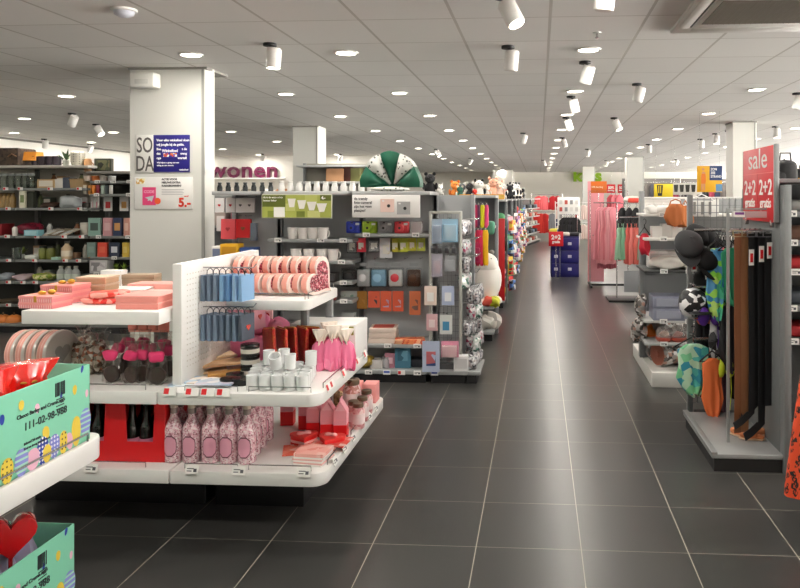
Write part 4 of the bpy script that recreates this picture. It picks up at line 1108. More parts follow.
def flatdisc(b, cy, cz, ry, rz, x, mi, a=0, n=22):
    pts = []
    for i in range(n):
        t_ = 2 * PI * i / n
        ey, ez = ry * math.cos(t_), rz * math.sin(t_) * (1 + .12 * math.cos(t_) * 0 - .13 * math.sin(t_))
        pts.append((x, cy + ey * math.cos(a) - ez * math.sin(a), cz + ey * math.sin(a) + ez * math.cos(a)))
    o = len(b.v); b.v += pts; b.f.append(list(range(o, o + n))); b.m.append(mi)
def eggbox(zb, y0, y1, hgt, label, seed):
    o = link('egg_display_box', None, None, (-1.685, (y0 + y1) / 2, zb)); tag(o, label, 'display box', 'mint egg display boxes')
    yc = (y0 + y1) / 2; L = y1 - y0
    xf = .085
    tr = MB().box(-.2, xf, -L / 2, L / 2, 0, .005).box(xf - .004, xf, -L / 2, L / 2, 0, hgt).box(-.2, -.196, -L / 2, L / 2, 0, hgt).box(-.2, xf, -L / 2, -L / 2 + .004, 0, hgt * .9).box(-.2, xf, L / 2 - .004, L / 2, 0, hgt)
    bx = part('tray', tr.mesh(mint, .0008, 1), o)
    pr = MB(); x = xf + .0012
    pals = [M('#e9cd4a', .5), M('#eeb9cf', .5), M('#243f9e', .5), dots('#7f86cf', '#e8e8f4', 70, .3), dots('#243f9e', '#f0f0f0', 70, .3), stripes('#8a8fd6', '#a9dcc8', 55, 'Z', .5, .6), dots('#e9cd4a', '#2a2a2a', 60, .28)]
    e = L / 2
    for (cy, cz, ry, rz, mi, a) in ((e - .045, .262, .007, .013, 2, -.3), (e - .085, .2, .011, .017, 0, 0), (e - .02, .17, .008, .014, 1, 0), (e - .27, .19, .011, .016, 1, .2), (e - .23, .1, .016, .022, 0, .3), (e - .155, .2, .006, .012, 2, -.2), (e - .34, .22, .012, .016, 0, 0), (e - .42, .2, .01, .016, 2, 0), (e - .5, .16, .014, .02, 1, 0),
                                    (e - .028, .075, .03, .05, 5, 0), (e - .078, .06, .024, .052, 0, 0), (e - .115, .035, .018, .03, 1, .2), (e - .145, .035, .02, .04, 6, 0), (e - .19, .045, .027, .04, 3, 0), (e - .245, .05, .028, .045, 4, 0), (e - .225, .025, .02, .03, 0, 0), (e - .29, .03, .03, .035, 1, 0), (e - .34, .045, .03, .045, 5, 0), (e - .4, .035, .026, .04, 6, 0), (e - .46, .04, .028, .045, 3, 0), (e - .53, .04, .03, .045, 0, 0)):
        flatdisc(pr, cy, max(cz, rz + .002), ry, rz, x + .00004 * len(pr.f), mi, a)
    part('printed_eggs', pr.mesh(pals, 0, smooth=0), bx)
    ink = M('#2c3a3a', .6)
    def txt(s, size, y, z): link('lettering', text_mesh(s, size, ink, .0004, 'LEFT', .0004), bx, (x + .001, y, z), (0, 0, PI / 2))
    txt('111-02-98-988', .034, e - .33, .135); txt('Choco Barley and Creme eggs', .018, e - .36, .178); txt('inhoud 24 stuks', .012, e - .33, .09); txt('Koel en droog bewaren a.u.b.', .01, e - .33, .075)
    bc = MB()
    for k in range(22):
        if R.random() < .72: bc.box(x - .0004, x + .0008, e - .185 + k * .0022, e - .1835 + k * .0022, .2, .245)
    part('barcode', bc.mesh(ink, 0, smooth=0), bx)
    for k in range(4): link('text_line', MB().box(x - .0004, x + .0006, e - .18, e - .145 + .004 * (k % 2), .155 + .011 * k, .158 + .011 * k).mesh(ink, 0), bx)
    return o
eggbox(.64, 1.62, 2.455, .268, 'mint green egg display box on the upper shelf, full of red foil bags', 1)
eggbox(.11, 1.56, 2.37, .268, 'mint green egg display box on the low shelf, with a red heart bag', 2)
rc = M('#e8241c', .18, 0, .6, .5)
for i, (y, x_, z, w, h) in enumerate(((2.27, -1.7, .885, .2, .19), (2.08, -1.69, .9, .22, .19), (1.9, -1.7, .9, .22, .19), (2.16, -1.8, .89, .2, .18), (2.36, -1.76, .84, .16, .16))):
    place([('foil_bag', MB().garment([(h, w * .5), (h * .92, w * .46), (h * .7, w * .3), (h * .55, w * .34), (h * .3, w * .42), (0, w * .38)], w * .3, .02, 5, 34, i).mesh(rc, smooth=70), None), ('twist_tie', MB().lathe([(w * .2, h * .66), (w * .22, h * .68), (w * .2, h * .7)], 14).mesh(gold), None)], 'foil_bag',
          'glossy red foil bag in the upper mint box, %s' % ('second from its aisle corner', 'in the middle', 'farthest from its corner', 'set behind the front bags', 'in its far corner')[i], 'sweets', (x_, y, z - .12), .4 * i + .9, 'red foil bags')
lil = M('#b9a6d8', .3)
place([('heart_balloon', MB().prism(heart2d(.155), -.03, .03).mesh(M('#c01018', .15, 0, .6, .6), .016, 3), None), ('stem', MB().cyl(.006, -.2, -.06, 8).mesh(M('#c01018', .4)), None)], 'foil_heart', 'shiny red heart wrapped in film in the low mint box', 'sweets', (-1.7, 2.2, .415), .7)
for i, (y, z) in enumerate(((2.13, .3), (2.03, .3), (2.31, .25), (2.22, .24))):
    place([('bag', MB().garment([(.15, .05), (.13, .04), (.1, .03), (.07, .05), (0, .055)], .05, .012, 5, 30, i).mesh(M('#c9bedd', .2, 0, .6), smooth=70), None), ('sweet_egg', MB().blob(0, 0, .05, .035, .035, .05, 0, 0).mesh(lil, smooth=80), None)], 'lilac_bag', 'lilac egg in crinkled film in the low mint box, %s' % ('beside the red heart', 'farthest from its corner', 'at its aisle corner', 'deepest in the box')[i], 'sweets', (-1.75, y, z - .02), i, 'lilac eggs in film')
# ================================================================== HOMEWARE SHELVING BEHIND, LEFT OF THE PILLAR
YH = 7.6
hx0, hx1 = -6.7, ux(86, YH)
HD = .45
zof = lambda v, u=40: vz(v, ux(u, YH), YH)
A = Frame(hx0, YH)
hsh = [(z, .42) for z in (zof(188), zof(208), zof(236), zof(260), zof(282), zof(305), zof(328))]
hw = shelving('homeware_shelving', 'dark backed homeware shelving run left of the large pillar, with red price tickets', 'shelving', A, hx1 - hx0, HD, zof(168), hsh, .1, M('#7f8280', .4, .3), M('#33352f', .6), M('#5a5b58', .5), 2, TICKETR, .55, top=M('#b5b2aa', .5))
part('upper_back_panel', MB().box(0, hx1 - hx0, HD - .04, HD - .028, zof(208), zof(168)).mesh(M('#c9c5ba', .6)), hw)
def onshelf(u, z, dy=.1): return (ux(u, YH + dy), YH + dy, z)
zt_ = zof(168) + .03
# top board
place([('basket', MB().cbox(0, 0, 0, .42, .3, .2).mesh(cells(['#3a2c22', '#4a3a2c', '#2c2018'], 30, .7), .02), None), ('handle', MB().tube([(.1, -.16, .1), (.15, -.17, .13), (.2, -.16, .1)], .008, 6).mesh(M('#7a5a3a')), None)], 'storage_basket', 'dark brown storage basket on the top board of the homeware shelving', 'basket', onshelf(10, zt_, .2))
place(giftbag(.16, .1, .16, M('#d98a2c', .6), None, M('#8a5a20')), 'shoulder_bag', 'orange soft bag on the top board beside the dark basket', 'bag', (onshelf(27, zt_)[0], YH + .2, zt_ + .16))
for i, u in enumerate((36, 43, 50, 57)):
    place(cup(.11, .05, M('#2a1f2c', .3), True), 'dark_mug', 'dark plum mug on the top board, %s from the orange bag' % ORD[i], 'mug', onshelf(u, zt_, .18), .3 * i, 'dark plum mugs')
place(potplant(.22, M('#cfd2c8', .4), M('#3c5a34', .6), 3), 'potted_plant', 'leafy green plant in a pale pot on the top board', 'plant', onshelf(66, zt_, .2))
place([('vase', MB().lathe([(.06, 0), (.075, .05), (.075, .15), (.06, .17), (.052, .17), (.06, .05), (.001, .02)], 22).mesh(dots('#d8d4c4', '#5a5a52', 40, .25)), None)], 'spotted_planter', 'pale spotted planter on the top board next to the plant', 'planter', onshelf(78, zt_, .2))
# row below top board: glass jars
z = hsh[0][0]
glass = film('#dfe8e4', .22, .06)
for i, u in enumerate((4, 11, 18, 25, 31)):
    place(jar(.17, .045, glass, clear('#dfe8e6', .4), None), 'glass_storage_jar', 'clear glass storage jar on the upper homeware shelf, %s from the outer end' % ORD[i], 'jar', onshelf(u, z, .2), 0, 'clear glass storage jars')
place(carton(.2, .14, .1, M('#c8a878', .6), M('#f0e8d8', .6)), 'craft_box', 'kraft box with pale label on the upper homeware shelf', 'box', onshelf(50, z, .15))
place(carton(.1, .12, .1, M('#ece8e0', .5)), 'white_box', 'white box beside the kraft box on the upper homeware shelf', 'box', onshelf(62, z, .15))
place(carton(.09, .12, .12, M('#454d5c', .5)), 'slate_box', 'dark slate box at the pillar end of the upper homeware shelf', 'box', onshelf(70, z, .15))
place(basket(.16, .14, .1, M('#b89c72', .7)), 'wicker_basket', 'small wicker basket last on the upper homeware shelf', 'basket', onshelf(80, z, .15))
z = hsh[1][0]
for i, u in enumerate((1, 5, 9, 13)):
    place(bottle(.17, .032, M('#9a7c48', .3), .5, M('#6a5430')), 'amber_bottle', 'amber reed bottle on the second homeware shelf, %s from the outer end' % ORD[i], 'bottle', onshelf(u, z, .16), 0, 'amber reed bottles')
place(book(.07, .2, .03, M('#e6e2cc', .6), M('#7a8a5a', .6)), 'cream_carton', 'tall cream carton with a green print on the second homeware shelf', 'carton', onshelf(23, z, .07))
place(book(.08, .18, .05, M('#3e4238', .6)), 'dark_carton', 'tall dark carton behind the cream carton', 'carton', onshelf(31, z, .12))
place(softlump(.2, .15, .06, M('#4a3428', .6), 3), 'brown_cloth', 'folded brown cloth on the second homeware shelf', 'cloth', onshelf(50, z, .15))
place(softlump(.22, .15, .13, M('#c2c8ca', .3), 8, .2, .6), 'wrapped_throw', 'silver grey throw wrapped in film on the second homeware shelf', 'throw', onshelf(70, z, .15))
z = hsh[2][0]
place(carton(.12, .2, .13, M('#8c1c24', .5)), 'red_carton', 'dark red carton at the outer end of the third homeware shelf', 'carton', onshelf(3, z, .15))
place(softlump(.26, .2, .13, cells(['#7c1830', '#a02a44', '#5a1020'], 24, .5), 4, .25), 'berry_garland', 'crimson berry garland lying on the third homeware shelf', 'garland', onshelf(30, z, .2))
place([('candle', MB().lathe([(.026, 0), (.028, .08), (.018, .1), (.001, .1)], 18).mesh(M('#ece6de', .5)), None)], 'white_candle', 'short white candle in front of the crimson garland', 'candle', onshelf(15, z, .04))
place(carton(.16, .1, .065, M('#8cc4d0', .5), M('#b4dce4', .5)), 'blue_box', 'light blue box on the third homeware shelf', 'box', onshelf(34, z, .05))
for i, u in enumerate((52, 60, 69)):
    place([('tray', MB().box(-.07, .07, -.1, .1, 0, .012).mesh(M(('#cbbfae', '#a8957e', '#ded2c0')[i], .5), .003), None), ('label', MB().box(-.05, .05, -.08, .03, .012, .0135).mesh(PAPER), None)], 'wooden_board', 'pale serving board leaning on the third homeware shelf, %s toward the pillar' % ORD[i], 'board', (ux(u, YH + .15), YH + .15, z + .03), -.5, 'pale serving boards', .35)
z = hsh[3][0]
place(potplant(.17, M('#c8ccc6', .3), M('#7a8a3a', .6), 5), 'potted_plant', 'small green plant in a grey pot on the fourth homeware shelf', 'plant', onshelf(22, z, .15))
place(cup(.13, .05, glass), 'glass_vase', 'clear glass vase on the fourth homeware shelf', 'vase', onshelf(17, z, .07))
for i, u in enumerate((43, 51)):
    place(jar(.15, .045, M('#7c8240', .35), M('#22231e', .4)), 'olive_jar', 'olive jar with a black lid, %s on the fourth homeware shelf' % ('nearer the plant', 'nearer the lamp bottle')[i], 'jar', onshelf(u, z, .12), 0, 'olive jars with black lids')
place(folded(.14, .12, .05, M('#dfe2da', .7)), 'folded_napkins', 'folded white napkins on the fourth homeware shelf', 'napkins', onshelf(33, z, .08))
place(bottle(.2, .055, M('#d2b894', .4), .4, M('#4a463e', .4), M('#e8dcc8', .6)), 'lamp_bottle', 'beige bottle with dark cap on the fourth homeware shelf', 'bottle', onshelf(67, z, .1))
place(carton(.08, .08, .03, M('#a8d0c0', .5)), 'mint_dish', 'small mint dish on the fourth homeware shelf', 'dish', onshelf(57, z, .05))
z = hsh[4][0]
for i, u in enumerate((61, 69, 76)):
    place(bottle(.17, .043, clear('#e8ece8', .45), .45, M('#b8b4a8', .4, .4), M('#c8d0c4', .6)), 'swing_bottle', 'clear bottle with a swing cap, %s on the fifth homeware shelf' % ORD[i], 'bottle', onshelf(u, z, .1), 0, 'clear swing cap bottles')
place(softlump(.26, .2, .08, cells(['#9cae3c', '#c8cc50', '#7c9a38', '#e0dca0'], 30, .6), 6), 'green_textile', 'lime green patterned textile on the fifth homeware shelf', 'textile', onshelf(45, z, .15))
place(softlump(.2, .2, .07, M('#b8a4a8', .6), 9), 'pink_textile', 'dusty pink textile on the fifth homeware shelf', 'textile', onshelf(25, z, .15))
place(softlump(.14, .2, .08, M('#a4acb4', .6), 10), 'grey_textile', 'grey textile at the outer end of the fifth homeware shelf', 'textile', onshelf(6, z, .15))
z = hsh[5][0]
for i, u in enumerate((8, 22)):
    place([('tray', MB().lathe([(.1, 0), (.13, .03), (.125, .03), (.1, .008), (.001, .006)], 26).mesh(M(('#6a5a48', '#51443a')[i], .5)), None)], 'wooden_bowl', 'shallow brown bowl on the sixth homeware shelf, %s' % ('outer one', 'inner one')[i], 'bowl', onshelf(u, z, .16), 0, 'shallow brown bowls')
z = hsh[6][0]
for i, u in enumerate((3, 14, -8)):
    place([('pumpkin', MB().lathe([(.02, 0), (.06, .005), (.085, .05), (.075, .1), (.03, .125), (.001, .115)], 20).mesh(M('#d8803a', .5), smooth=70), None), ('stem', MB().cyl(.01, .11, .15, 8).mesh(M('#6a5030'), .001), None)], 'orange_pumpkin', 'orange ceramic pumpkin on the lowest visible homeware shelf, %s' % ('middle one', 'nearest the pillar', 'outermost')[i], 'ornament', onshelf(u, z, .12), 0, 'orange ceramic pumpkins')
for i, u in enumerate((40, 52, 64)):
    place(carton(.15, .2, .06, M(('#c89080', '#2e2e2c', '#d8d4c8')[i], .5)), 'low_carton', ('salmon', 'black', 'cream')[i] + ' low carton on the lowest visible homeware shelf', 'carton', onshelf(u, z, .15))

fill = [('small_box', lambda i: carton(.09, .1, .08 + .02 * (i % 4), M(('#8a7a68', '#d8d2c6', '#4a5448', '#b08a60', '#2e2c2a', '#a8b0a8')[i % 6], .5), M('#e6e0d4', .5)), 'box'), ('small_bottle', lambda i: bottle(.14 + .015 * (i % 3), .03, M(('#c8c4b8', '#6a7448', '#8a5a3a', '#dfe0da')[i % 4], .35), .5, M('#4a4640')), 'bottle'), ('small_bowl', lambda i: cup(.06, .05, M(('#e4e0d6', '#a8b4ac', '#5a5650', '#c89a78')[i % 4], .4)), 'bowl')]
for r_ in range(7):
    for i in range(9):
        k = (i * 2 + r_) % 3
        x = hx0 + .9 + .1 * r_ % .07 + .11 * i + .03 * (r_ % 2)
        if x > hx1 - .06: continue
        place(fill[k][1](i + r_), fill[k][0], '%s in the back of the %s homeware shelf, %s along' % (('small carton', 'slim bottle', 'round bowl')[k], ORD[r_], ORD[i]), fill[k][2], (x, YH + .3, hsh[r_][0]), 0, 'small goods at the back of the homeware shelves')
# second bay: cards and books
B = Frame(hx1 + .02, YH)
bx1 = ux(150, YH)
bsh = [(zof(181), .42), (zof(194), .42), (zof(236), .42), (zof(257), .42), (zof(273), .42), (zof(300), .42)]
hb_ = shelving('card_shelving', 'dark shelving bay with cards and notebooks, running behind the large pillar', 'shelving', B, bx1 - hx1, HD, zof(174), bsh, .1, M('#7f8280', .4, .3), M('#2d2f2b', .6), M('#5a5b58', .5), 1, TICKET, .6, top=M('#8a8780', .5))
hooks(hb_, [(x, .42, zof(197) + .004) for x in (.08, .22, .36, .5)], HOOKS)
zt2 = zof(174) + .03
place([('jug', MB().lathe([(.035, 0), (.045, .03), (.04, .13), (.03, .15), (.026, .15), (.034, .03), (.001, .01)], 18).mesh(M('#c89868', .45), smooth=60), None), ('handle', MB().tube([(.036, 0, .05), (.07, 0, .08), (.034, 0, .12)], .006, 6).mesh(M('#c89868', .45)), None)], 'clay_jug', 'tan clay jug on the top board next to the dark picture frame', 'jug', onshelf(88, zt2, .2))
place([('frame', MB().cbox(0, 0, 0, .2, .05, .15).mesh(M('#3a3a2e', .5), .004), None), ('picture', MB().box(-.08, .08, -.027, -.024, .02, .13).mesh(cells(['#4a5238', '#6a6a48', '#2a2c20', '#7a7250'], 20, .6)), None)], 'picture_frame', 'dark framed picture standing at the end of the top board', 'picture', onshelf(104, zt2, .2))
z = bsh[0][0]
for i, (u, c) in enumerate(((88, '#e8d8c8'), (96, '#d87a3a'), (104, '#c8c0b8'), (112, '#e8e8e4'))):
    place(cup(.06, .045, M(c, .4)), 'bowl_cup', ('cream', 'orange', 'pale grey', 'white')[i] + ' round bowl on the upper shelf of the card bay', 'bowl', onshelf(u, z, .14))
z = bsh[1][0]
for i, (u, c, n1) in enumerate(((85, '#ece4d4', 'cream'), (90, '#e6a860', 'apricot'), (94, '#e0842c', 'orange'), (98, '#8c2030', 'wine red'), (103, '#c8d8cc', 'pale mint'), (107, '#4a5458', 'slate'), (111, '#e8e6e0', 'white'))):
    place([('candle', MB().cyl(.02, 0, .1, 16).mesh(M(c, .5), .002), None), ('wick', MB().cyl(.0015, .1, .112, 6).mesh(BLACK), None)], 'pillar_candle', '%s candle in the row of coloured candles in the card bay' % n1, 'candle', onshelf(u, z, .1), 0)
for i, (u, c) in enumerate(((84, ('#e05a5a', 'red script')), (95, ('#e8a0b0', 'rose script')), (108, ('#d83a3a', 'bold red script')), (124, ('#e0a860', 'golden script')))):
    x, y, _ = onshelf(u, 0, .28)
    w_ = .105 if i != 0 else .08
    place(hangcard(w_, .16, .004, M('#f0eeea', .6), None, M(c[0], .5)), 'wall_card', 'white hanging card with %s in the card bay' % c[1], 'card', (x, y, zof(197)), 0)
z = bsh[2][0]
for i, (u, c, a, w_) in enumerate(((95, '#8cb0a4', '#4a5a54', .14), (108, '#d8a0a4', '#e8c0c0', .1), (118, '#2c3a5c', '#d8a060', .1), (127, '#d8a090', '#ecc8b8', .06))):
    place(book(w_, .2, .03, M(c, .5), M(a, .5)), 'notebook', ('sage green', 'dusty pink', 'navy', 'salmon')[i] + ' notebook on the notebook shelf of the card bay', 'notebook', onshelf(u, z, .07))
z = bsh[3][0]
for i, (u, c, a, w_) in enumerate(((92, '#7a9088', '#8aa098', .1), (103, '#e0503c', '#e86a50', .11), (115, '#26304a', '#d8dce4', .11), (126, '#d8b848', '#e0c870', .07))):
    place(book(w_, .16, .03, M(c, .5), M(a, .5)), 'notebook', ('grey green', 'coral red', 'dark navy printed', 'mustard')[i] + ' notebook on the lower notebook shelf of the card bay', 'notebook', onshelf(u, z, .07))
z = bsh[4][0]
place(carton(.2, .14, .14, M('#c4c0c0', .5), cells(['#d8d4d4', '#8a8688', '#c0b8bc'], 14, .5)), 'photo_box', 'grey photo storage box in the card bay', 'box', onshelf(102, z, .1))
for i, u in enumerate((116, 124)):
    place(potplant(.14, M('#a8c030', .4), M('#8aa838', .6), 12 + i), 'potted_plant', 'small plant in a lime pot, %s in the card bay' % ('nearer the photo box', 'nearer the pillar')[i], 'plant', onshelf(u, z, .1), 0, 'small plants in lime pots')
z = bsh[5][0]
place(carton(.25, .2, .1, M('#2e2c2c', .5)), 'dark_box', 'dark box low in the card bay', 'box', onshelf(98, z, .12))
place(carton(.08, .1, .06, M('#b82028', .5)), 'red_box', 'small red box low in the card bay', 'box', onshelf(105, z + .101, .1))
# far wall homeware unit on the left wall (taller, beyond)
D_ = Frame(-9.55, 11, PI / 2)
lw = shelving('wall_shelving', 'white wall shelving run along the far homeware wall', 'shelving', D_, 6.0, .42, 1.5, [(.5, .4), (.85, .4), (1.2, .4)], .1, WHITEM, M('#cfcbc2', .6), WHITEM, 5)

# ================================================================== CENTRE PHOTO AND GIFT GONDOLA, FACING THE FRONT
YE = 5.73
ex0, ex1 = ux(214, YE), ux(480, YE)
ED = .46
zE = lambda v, u=340: vz(v, ux(u, YE), YE)
E1, E2, E3 = ux(262, YE), ux(350, YE), ux(428, YE)
TOPZ = zE(195)
def bay(nm, label, x0, x1, shelves, **k):
    return shelving(nm, label, 'shelving', Frame(x0, YE), x1 - x0, ED, TOPZ, shelves, .1, SHELFGREY, M('#adb0b2', .55), PANELGREY, 1, k.pop('ticket', TICKET), k.pop('tk', .6), **k)
ES = lambda u, z, dy=.1: (ux(u, YE + dy), YE + dy, z)
b1 = bay('gift_bag_bay', 'grey shelving bay hung with gift bags, next to the large pillar', ex0, E1 - .003, [(zE(262), .4), (zE(283), .36), (zE(310), .36)], top=LGREY)
b2 = bay('mug_bay', 'grey shelving bay with white mugs under a green sign', E1 + .003, E2 - .003, [(zE(240), .36), (zE(262), .36), (zE(283), .36), (zE(302), .36), (zE(330), .36)], top=LGREY)
b3 = bay('camera_bay', 'grey shelving bay with toy-like instant cameras', E2 + .003, E3 - .003, [(zE(234.5), .32), (zE(345), .42)], ticket=TICKET, tk=.9, top=LGREY)
b4 = bay('phone_case_bay', 'narrow grey bay with a wire grid of phone accessories at the aisle corner', E3 + .003, ex1 - .1, [], top=None)
for b_ in (b1, b2, b3, b4):
    pass
part('price_ticket', TICKETB, b3, (.3, -.001, .085)); part('price_ticket', TICKETR, b3, (.42, -.001, .085)); part('price_ticket', TICKET, b3, (.15, -.001, .085)); part('price_ticket', TICKET, b3, (.55, -.001, .085)); part('price_ticket', TICKETB, b4, (.05, -.001, .085))
hookx = lambda b_, us, v, dy=.43: hooks(b_, [(ux(u, YE) - b_.location.x, dy, zE(v, u)) for u in us], HOOKS)
# gift bag bay
for r_, (v, us) in enumerate(((197, (222, 232, 242, 250)), (217, (220, 231, 249)))): hookx(b1, us, v)
def hung(pr, nm, label, cat, u, v, dy=.29, group=None, rz=0):
    x = ux(u, YE + dy); return place(pr, nm, label, cat, (x, YE + dy, vz(v, x, YE + dy)), rz, group)
for i, (u, c) in enumerate(((220, 'r'), (231, 'r'), (241, 'k'), (250, 'k'))):
    hung(giftbag(.082, .125, .03, M('#f0eeec', .5), None, None, M('#d8202c', .5) if c == 'r' else M('#5a5a5e', .5)), 'gift_bag', 'white paper bag with a %s motif, %s in the top row by the pillar' % ('red' if c == 'r' else 'dark', ORD[i]), 'gift bag', u, 198, .29, 'white paper bags top row')
hung(giftbag(.07, .13, .03, M('#e6e2e0', .5)), 'gift_bag', 'white paper bag hanging lower next to the red bags', 'gift bag', 221, 216)
hung(giftbag(.125, .17, .05, M('#e0525a', .5), None, None, M('#b8323c', .5)), 'gift_bag', 'coral red paper bag with a motif, beside the plain red one', 'gift bag', 229, 219, .22)
hung(giftbag(.125, .16, .05, M('#c8141c', .5), None, None, M('#8a4a28', .5)), 'gift_bag', 'bright red paper bag with a gold motif', 'gift bag', 244, 219, .24)
hung(giftbag(.05, .15, .05, M('#6c7684', .5)), 'gift_bag', 'narrow slate paper bag beside the bright red one', 'gift bag', 254, 223, .24)
z = zE(262)
place(carton(.08, .1, .12, M('#eceae8', .5), M('#7a88a8', .5)), 'white_carton', 'white carton with a blue print on the gift bag bay shelf', 'carton', ES(219, z))
place(carton(.15, .12, .14, M('#e0aa18', .45), M('#c8901c', .5)), 'yellow_carton', 'yellow carton on the gift bag bay shelf', 'carton', ES(232, z))
place(carton(.13, .12, .11, M('#28447c', .45), M('#3a5ca0', .5)), 'blue_carton', 'navy blue carton on the gift bag bay shelf', 'carton', ES(250, z))
for i, (u, c) in enumerate(((224, '#e8b0b4'), (240, '#d8cfc8'), (254, '#3c4450'))):
    place(carton(.11, .14, .07, M(c, .5)), 'low_carton', ('pink', 'stone', 'dark blue')[i] + ' low carton on the second gift bag bay shelf', 'carton', ES(u, zE(283)))
# mug bay
mug = cup(.095, .047, M('#ece8e4', .25, 0, .6), True, .8)
for v, us, nm in ((240, (293, 303, 313, 323), 'upper mug shelf'), (262, (296, 309, 322, 333), 'lower mug shelf')):
    for i, u in enumerate(us):
        o = place(mug, 'white_mug', 'white mug, %s from the sign end on the %s' % (ORD[i], nm), 'mug', ES(u, zE(v), .13), R.uniform(-1, .3), 'white mugs')
for i, (u, c) in enumerate(((300, '#141416'), (315, '#1c1c1f'), (330, '#201c1c'))):
    place(carton(.12, .14, .07, M(c, .4), M('#3a3a3c', .4)), 'black_box', 'black gift box on the third mug bay shelf, %s from the sign end' % ORD[i], 'box', ES(u, zE(283)), 0, 'black gift boxes')
for i, u in enumerate((322, 333)):
    place(jar(.06, .03, M('#6a1c1a', .3), M('#2a1614', .4)), 'red_jar', 'small dark red jar on the fourth mug bay shelf, %s' % ('farther from the cameras', 'nearer the cameras')[i], 'jar', ES(u, zE(302)), 0, 'small dark red jars')
x0, x1 = ux(262, YE - .03), ux(331, YE - .03)
o = link('product_sign', None, None, (x0, YE - .02, zE(217.5, 300))); tag(o, 'green checked sign with white cups above the mug shelves', 'sign')
w, h = x1 - x0, zE(195, 300) - zE(217.5, 300)
part('frame', MB().box(-.006, w + .006, -.004, .008, -.006, h + .006).mesh(M('#c9cbb8', .4), .002), o)
part('sheet', MB().box(0, w, -.007, -.003, 0, h).mesh(M('#a8b052', .5)), o)
for (a, b_, c, d, q) in ((0, .34, .48, 1, '#5f6a1e'), (.08, .2, .02, .3, '#7f8c34'), (.34, .48, .3, .62, '#c4c878'), (.5, .62, .02, .28, '#6b7626'), (.62, .8, .62, 1, '#b9bf66'), (.84, 1, .75, 1, '#5f6a1e'), (.2, .34, .25, .48, '#8d993c'), (.66, .84, .02, .3, '#c9cd80')):
    part('colour_patch', MB().box(w * a, w * b_, -.0078, -.006, h * c, h * d).mesh(M(q, .5)), o)
part('white_note', MB().box(w * .17, w * .33, -.009, -.006, h * .02, h * .46).mesh(PAPER), o)
for k, t in enumerate(('dit is de enige echte', 'bewaar beker')): part('lettering', text_mesh(t, h * .11, PAPER, .0006, 'LEFT', .0004), o, (w * .015, -.0088, h * (.86 - .14 * k)))
part('price', text_mesh('4.-', h * .17, PAPER, .0006, 'LEFT', .002), o, (w * .86, -.0088, h * .82))
for k in range(4):
    cx = w * (.43 + .145 * k); zz = h * (.46 - .07 * k)
    part('printed_cup', MB().prism([(cx - w * .035, zz), (cx + w * .035, zz), (cx + w * (.058 + .006 * k), zz + h * .38), (cx - w * (.058 + .006 * k), zz + h * .38)], -.0092, -.0075).mesh(M('#eeece4', .5)), o)
# camera bay
x0, x1 = ux(352, YE - .03), ux(420, YE - .03)
o = link('product_sign', None, None, (x0, YE - .02, zE(217.5, 385))); tag(o, 'white sign picturing a pink and a grey instant camera', 'sign')
w, h = x1 - x0, zE(195, 385) - zE(217.5, 385)
part('sheet', MB().box(0, w, -.008, .004, 0, h).mesh(M('#efedea', .4), .004), o)
for k, t in enumerate(('de trendy', 'foto-camera!', 'zijn het geen', 'plaatjes?')): part('lettering', text_mesh(t, h * .155, M('#2d2d30', .5), .0006, 'LEFT', .0006), o, (w * .03, -.0095, h * (.79 - .175 * k)))
def printed_camera(cx, cz, s, c):
    p = part('printed_camera', MB().cbox(cx, -.009, cz - s * .5, s, .003, s * .95).mesh(M(c, .5), .001, 1), o)
    T = Matrix.Translation((cx + s * .1, -.0106, cz - s * .05)) @ Matrix.Rotation(PI / 2, 4, 'X')
    link('printed_lens', MB().cyl(s * .12, -.001, .001, 18, 0, T).mesh(BLACK), p)
    link('printed_flash', MB().cbox(cx - s * .3, -.0108, cz + s * .25, s * .16, .001, s * .1).mesh(M('#f2f0ee', .4)), p)
printed_camera(w * .52, h * .55, h * .62, '#e8c9bf'); printed_camera(w * .76, h * .44, h * .6, '#a9a9a9')
z = zE(234.5)
for i, (u, c, n1) in enumerate(((354, '#2c3fae', 'cobalt blue'), (370, '#a6c92c', 'lime green'), (386, '#8e8e90', 'smoky grey'), (402, '#ea4a52', 'coral pink'))):
    place(camera_toy(M(c, .35), BLACK), 'instant_camera', '%s instant camera on the camera shelf' % n1, 'camera', ES(u, z, .24), .05)
place(carton(.09, .1, .1, clear('#e8dcdc', .4)), 'clear_box', 'clear display box at the end of the camera shelf', 'box', ES(417, z, .22))
fil = film('#f0f2f2', .07)
hookx(b3, (344 + 8, 362, 371, 387, 396, 404, 413, 421), 237); hookx(b3, (354, 366, 378, 398, 414), 262); hookx(b3, (352, 363, 375, 387, 399, 415), 290)
row2 = [(352, '#303034', '#8a8a8e', .075, .13, 'black and grey'), (361, '#d83040', '#e8a0a8', .07, .12, 'red topped'), (374, '#48484c', '#a0a0a4', .08, .12, 'charcoal'), (386, '#e8e8ea', '#e0c040', .09, .17, 'white film'), (395, '#d8d040', '#4a8a3a', .07, .12, 'yellow and green'), (403, '#cfd848', '#3a7a34', .07, .12, 'lime and green'), (412, '#d0c840', '#488838', .06, .11, 'yellow printed'), (421, '#c8d050', '#3c8040', .06, .11, 'pale lime')]
for u, c, a, w_, h_, n1 in row2:
    hung(hangcard(w_ * 1.2, h_, .02, M(c, .5), clear('#ffffff', .25) if n1 in ('charcoal', 'black and grey') else None, cells([a, c, '#f2efe4'], 24, .5)), 'film_pack', '%s hanging pack in the row under the cameras' % n1, 'packet', u, 238, .3)
